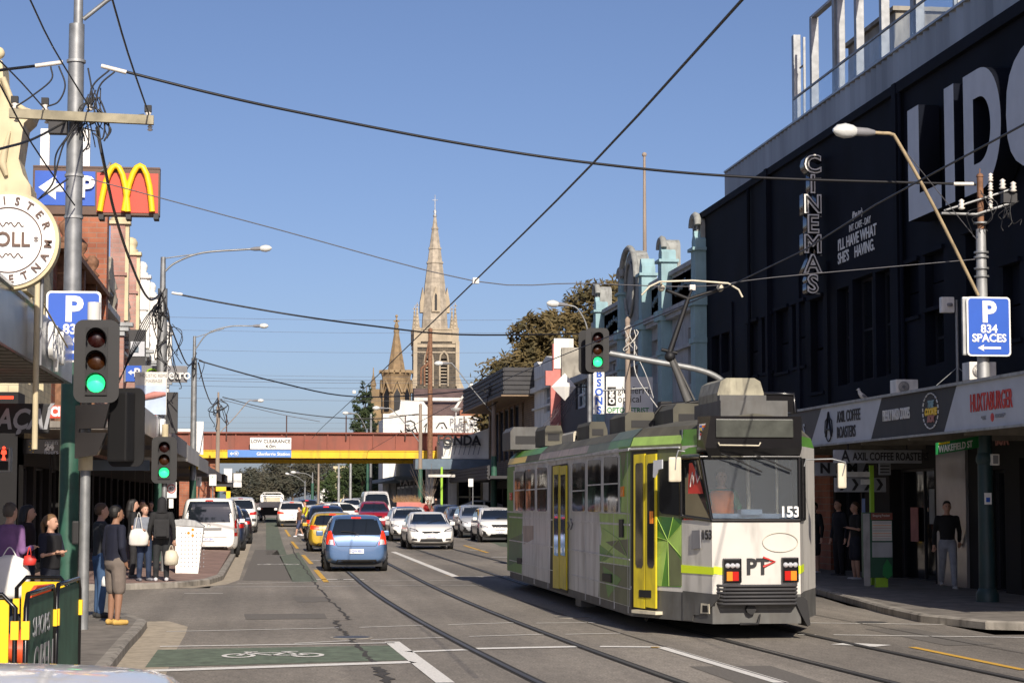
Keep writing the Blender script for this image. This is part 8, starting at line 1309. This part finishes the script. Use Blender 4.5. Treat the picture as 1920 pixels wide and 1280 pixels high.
person('person in a charcoal T-shirt and blue jeans, arms folded, behind the navy jumper', LW(189, 31.5), rad(110), 1.73, skin='skin', hair='brown', top=(.035, .037, .04), bot=(.05, .1, .2), arms=('fold', 'fold'), sleeve='short', shoe=(.03, .03, .03), group=GL)
_, hh = person('person in a navy jumper, patterned brown shorts and yellow sneakers on the kerb', LW(217, 29.7), rad(125), 1.7, skin='skin_tan', hair='black', top=(.008, .01, .025), bot=(.17, .14, .12), arms=('down', 'pocket'), shorts=True, shoe=(.6, .38, .1), fat=1.18, vox=.014, group=GL)
bagm('takeaway_bag', 'small white paper bag hanging from the hand of the person in shorts', hh[0]+V((.02, 0, -.06)), (.24, .14, .16), 'white_pure')
person('person with long black hair and a black T-shirt at the far-left corner', LW(249, 47.5), rad(100), 1.8, hair='black', hs='long', top=(.012, .012, .013), bot=(.02, .02, .022), sleeve='short', group=GL, vox=.02)
_, hh = person('person in a grey hoodie and navy three-quarter tights facing the road', LW(271, 45.6), rad(25), 1.68, hair='brown', hs='tail', top=(.2, .22, .26), bot=(.02, .035, .075), arms=('down', 'hold'), shorts=False, shoe=(.2, .2, .22), group=GL, vox=.02)
bagm('shoulder_bag', 'beige shoulder bag at the side of the person in the grey hoodie', PY(260, 990, 45.3), (.42, .2, .38), 'off_white', .35)
_, hh = person('person in a black hood and dark cargo trousers seen from behind', LW(303, 45.5), rad(185), 1.82, top=(.015, .015, .016), bot=(.02, .022, .024), hood=(.015, .015, .017), shoe=(.6, .6, .62), group=GL, vox=.02)
mb = MB(); c = V((PY(303, 990, 45.2).x, 45.22, 1.28)); mb.box(c.x-.17, c.x+.17, 45.15, 45.35, 1.08, 1.5, bev=.05); mb.box(c.x-.12, c.x+.12, 45.1, 45.16, 1.12, 1.3, bev=.02); tag(mb.build('backpack', cm((.02, .02, .021))), 'black backpack worn by the person in the black hood', 'backpack')
bagm('plush_bag', 'round cream plush bag with brown patches hanging beside the hooded person', PY(321, 1030, 45.3), (.3, .25, .34), 'tram_cream')
person('person in sunglasses in the shade behind the waiting group', LW(266, 53), rad(10), 1.78, hair='black', top=(.03, .025, .025), bot=(.02, .02, .02), group='people in shade under the left awnings', vox=.03)
person('person in dark clothing farther along the left footpath', LW(282, 60), rad(0), 1.75, hair='black', top=(.015, .017, .03), bot=(.02, .02, .02), group='people in shade under the left awnings', vox=.03)
GR = 'people under the right awning'; RW = lambda x, Y: (PY(x, 1050, Y).x, Y, .13)
person('person in black with white shoes partly hidden by the tram front', RW(1527, 48), rad(-60), 1.74, hair='black', top=(.012, .012, .012), bot=(.012, .014, .02), shorts=True, shoe=(.7, .7, .72), group=GR, vox=.022)
person('person in a dark navy jumper facing left under the chevron sign', RW(1574, 46), rad(-70), 1.8, hair='black', top=(.01, .012, .02), bot=(.01, .01, .014), group=GR, vox=.022)
person('person in a black T-shirt and shorts standing left of the map stand', RW(1605, 44), rad(-80), 1.74, hair='brown', top=(.012, .012, .012), bot=(.012, .014, .025), shorts=True, sleeve='short', arms=('fold', 'down'), shoe=(.5, .5, .5), group=GR, vox=.022)
person('person in a black jumper and pale grey track pants walking towards the road', RW(1777, 39.5), rad(-12), 1.76, hair='black', top=(.01, .01, .011), bot=(.3, .32, .36), arms=('back', 'down'), legs='walk', shoe=(.4, .4, .4), group=GR, vox=.02)
person('person in a red jacket near the lime green post', (PY(802, 950, 119).x, 119, .25), 0, 1.7, top=(.35, .02, .02), bot=(.02, .02, .02), group='people outside the cafe', vox=.04); person('person in black beside the red jacket near the cafe', (PY(817, 950, 119.5).x, 119.5, .3), 0, 1.75, hair='black', top=(.01, .01, .01), bot=(.02, .02, .02), group='people outside the cafe', vox=.04)
person('person in a yellow hi-vis vest crossing between the queued cars', (PY(572, 990, 105).x, 105, gz(105)), rad(-70), 1.76, hair='black', top=(.2, .1, .03), bot=(.02, .02, .02), vest=(.75, .7, .03), arms=('fwd', 'fwd'), legs='walk', shoe=(.6, .6, .62), group='people crossing the road', vox=.04)
person('person in dark shorts crossing just left of the hi-vis vest', (PY(561, 995, 102).x, 102, gz(102)), rad(-60), 1.5, hair='black', top=(.1, .05, .03), bot=(.05, .06, .12), shorts=True, legs='walk', shoe=(.7, .7, .75), group='people crossing the road', vox=.04)
dr, _ = person('tram driver in a green shirt and orange hi-vis vest, seated in the cab', (TC-.25, 28.55, .62), 0, 1.72, hair='grey', top=(.02, .12, .06), bot=(.02, .02, .03), vest=(.7, .2, .05), arms=('fwd', 'fwd'), group='people inside the tram', vox=.03)
# motorcycle with rider far off
p = PY(470, 950, 140); t = thing('motorcycle', 'motorcycle seen side-on crossing beyond the bridge', 'motorcycle', (p.x, 140, .4)); b = V((p.x, 140, .4))
for dx in (-.7, .7): mb = MB(); mb.tube([b+V((dx+.28*cos(a), 0, .3+.28*sin(a))) for a in [2*pi*i/16 for i in range(17)]], .05, 6); mb.build('wheel', 'rubber', t)
mb = MB(); mb.tube([b+V((-.7, 0, .35)), b+V((-.3, 0, .65)), b+V((.2, 0, .7)), b+V((.5, 0, .85)), b+V((.7, 0, .3))], .07, 6); mb.ball(b+V((.15, 0, .75)), .2, 8); mb.ball(b+V((0, 0, .4)), .2, 8); mb.tube([b+V((.45, 0, .9)), b+V((.3, 0, 1.05))], .02, 5); mb.build('frame', 'paint_dark', t)
person('motorcycle rider in a yellow hi-vis jacket and dark helmet', (p.x-.1, 140, .42), rad(90), 1.6, top=(.6, .75, .05), bot=(.05, .08, .2), hood=(.02, .02, .03), arms=('fwd', 'fwd'), group='people riding', vox=.05)
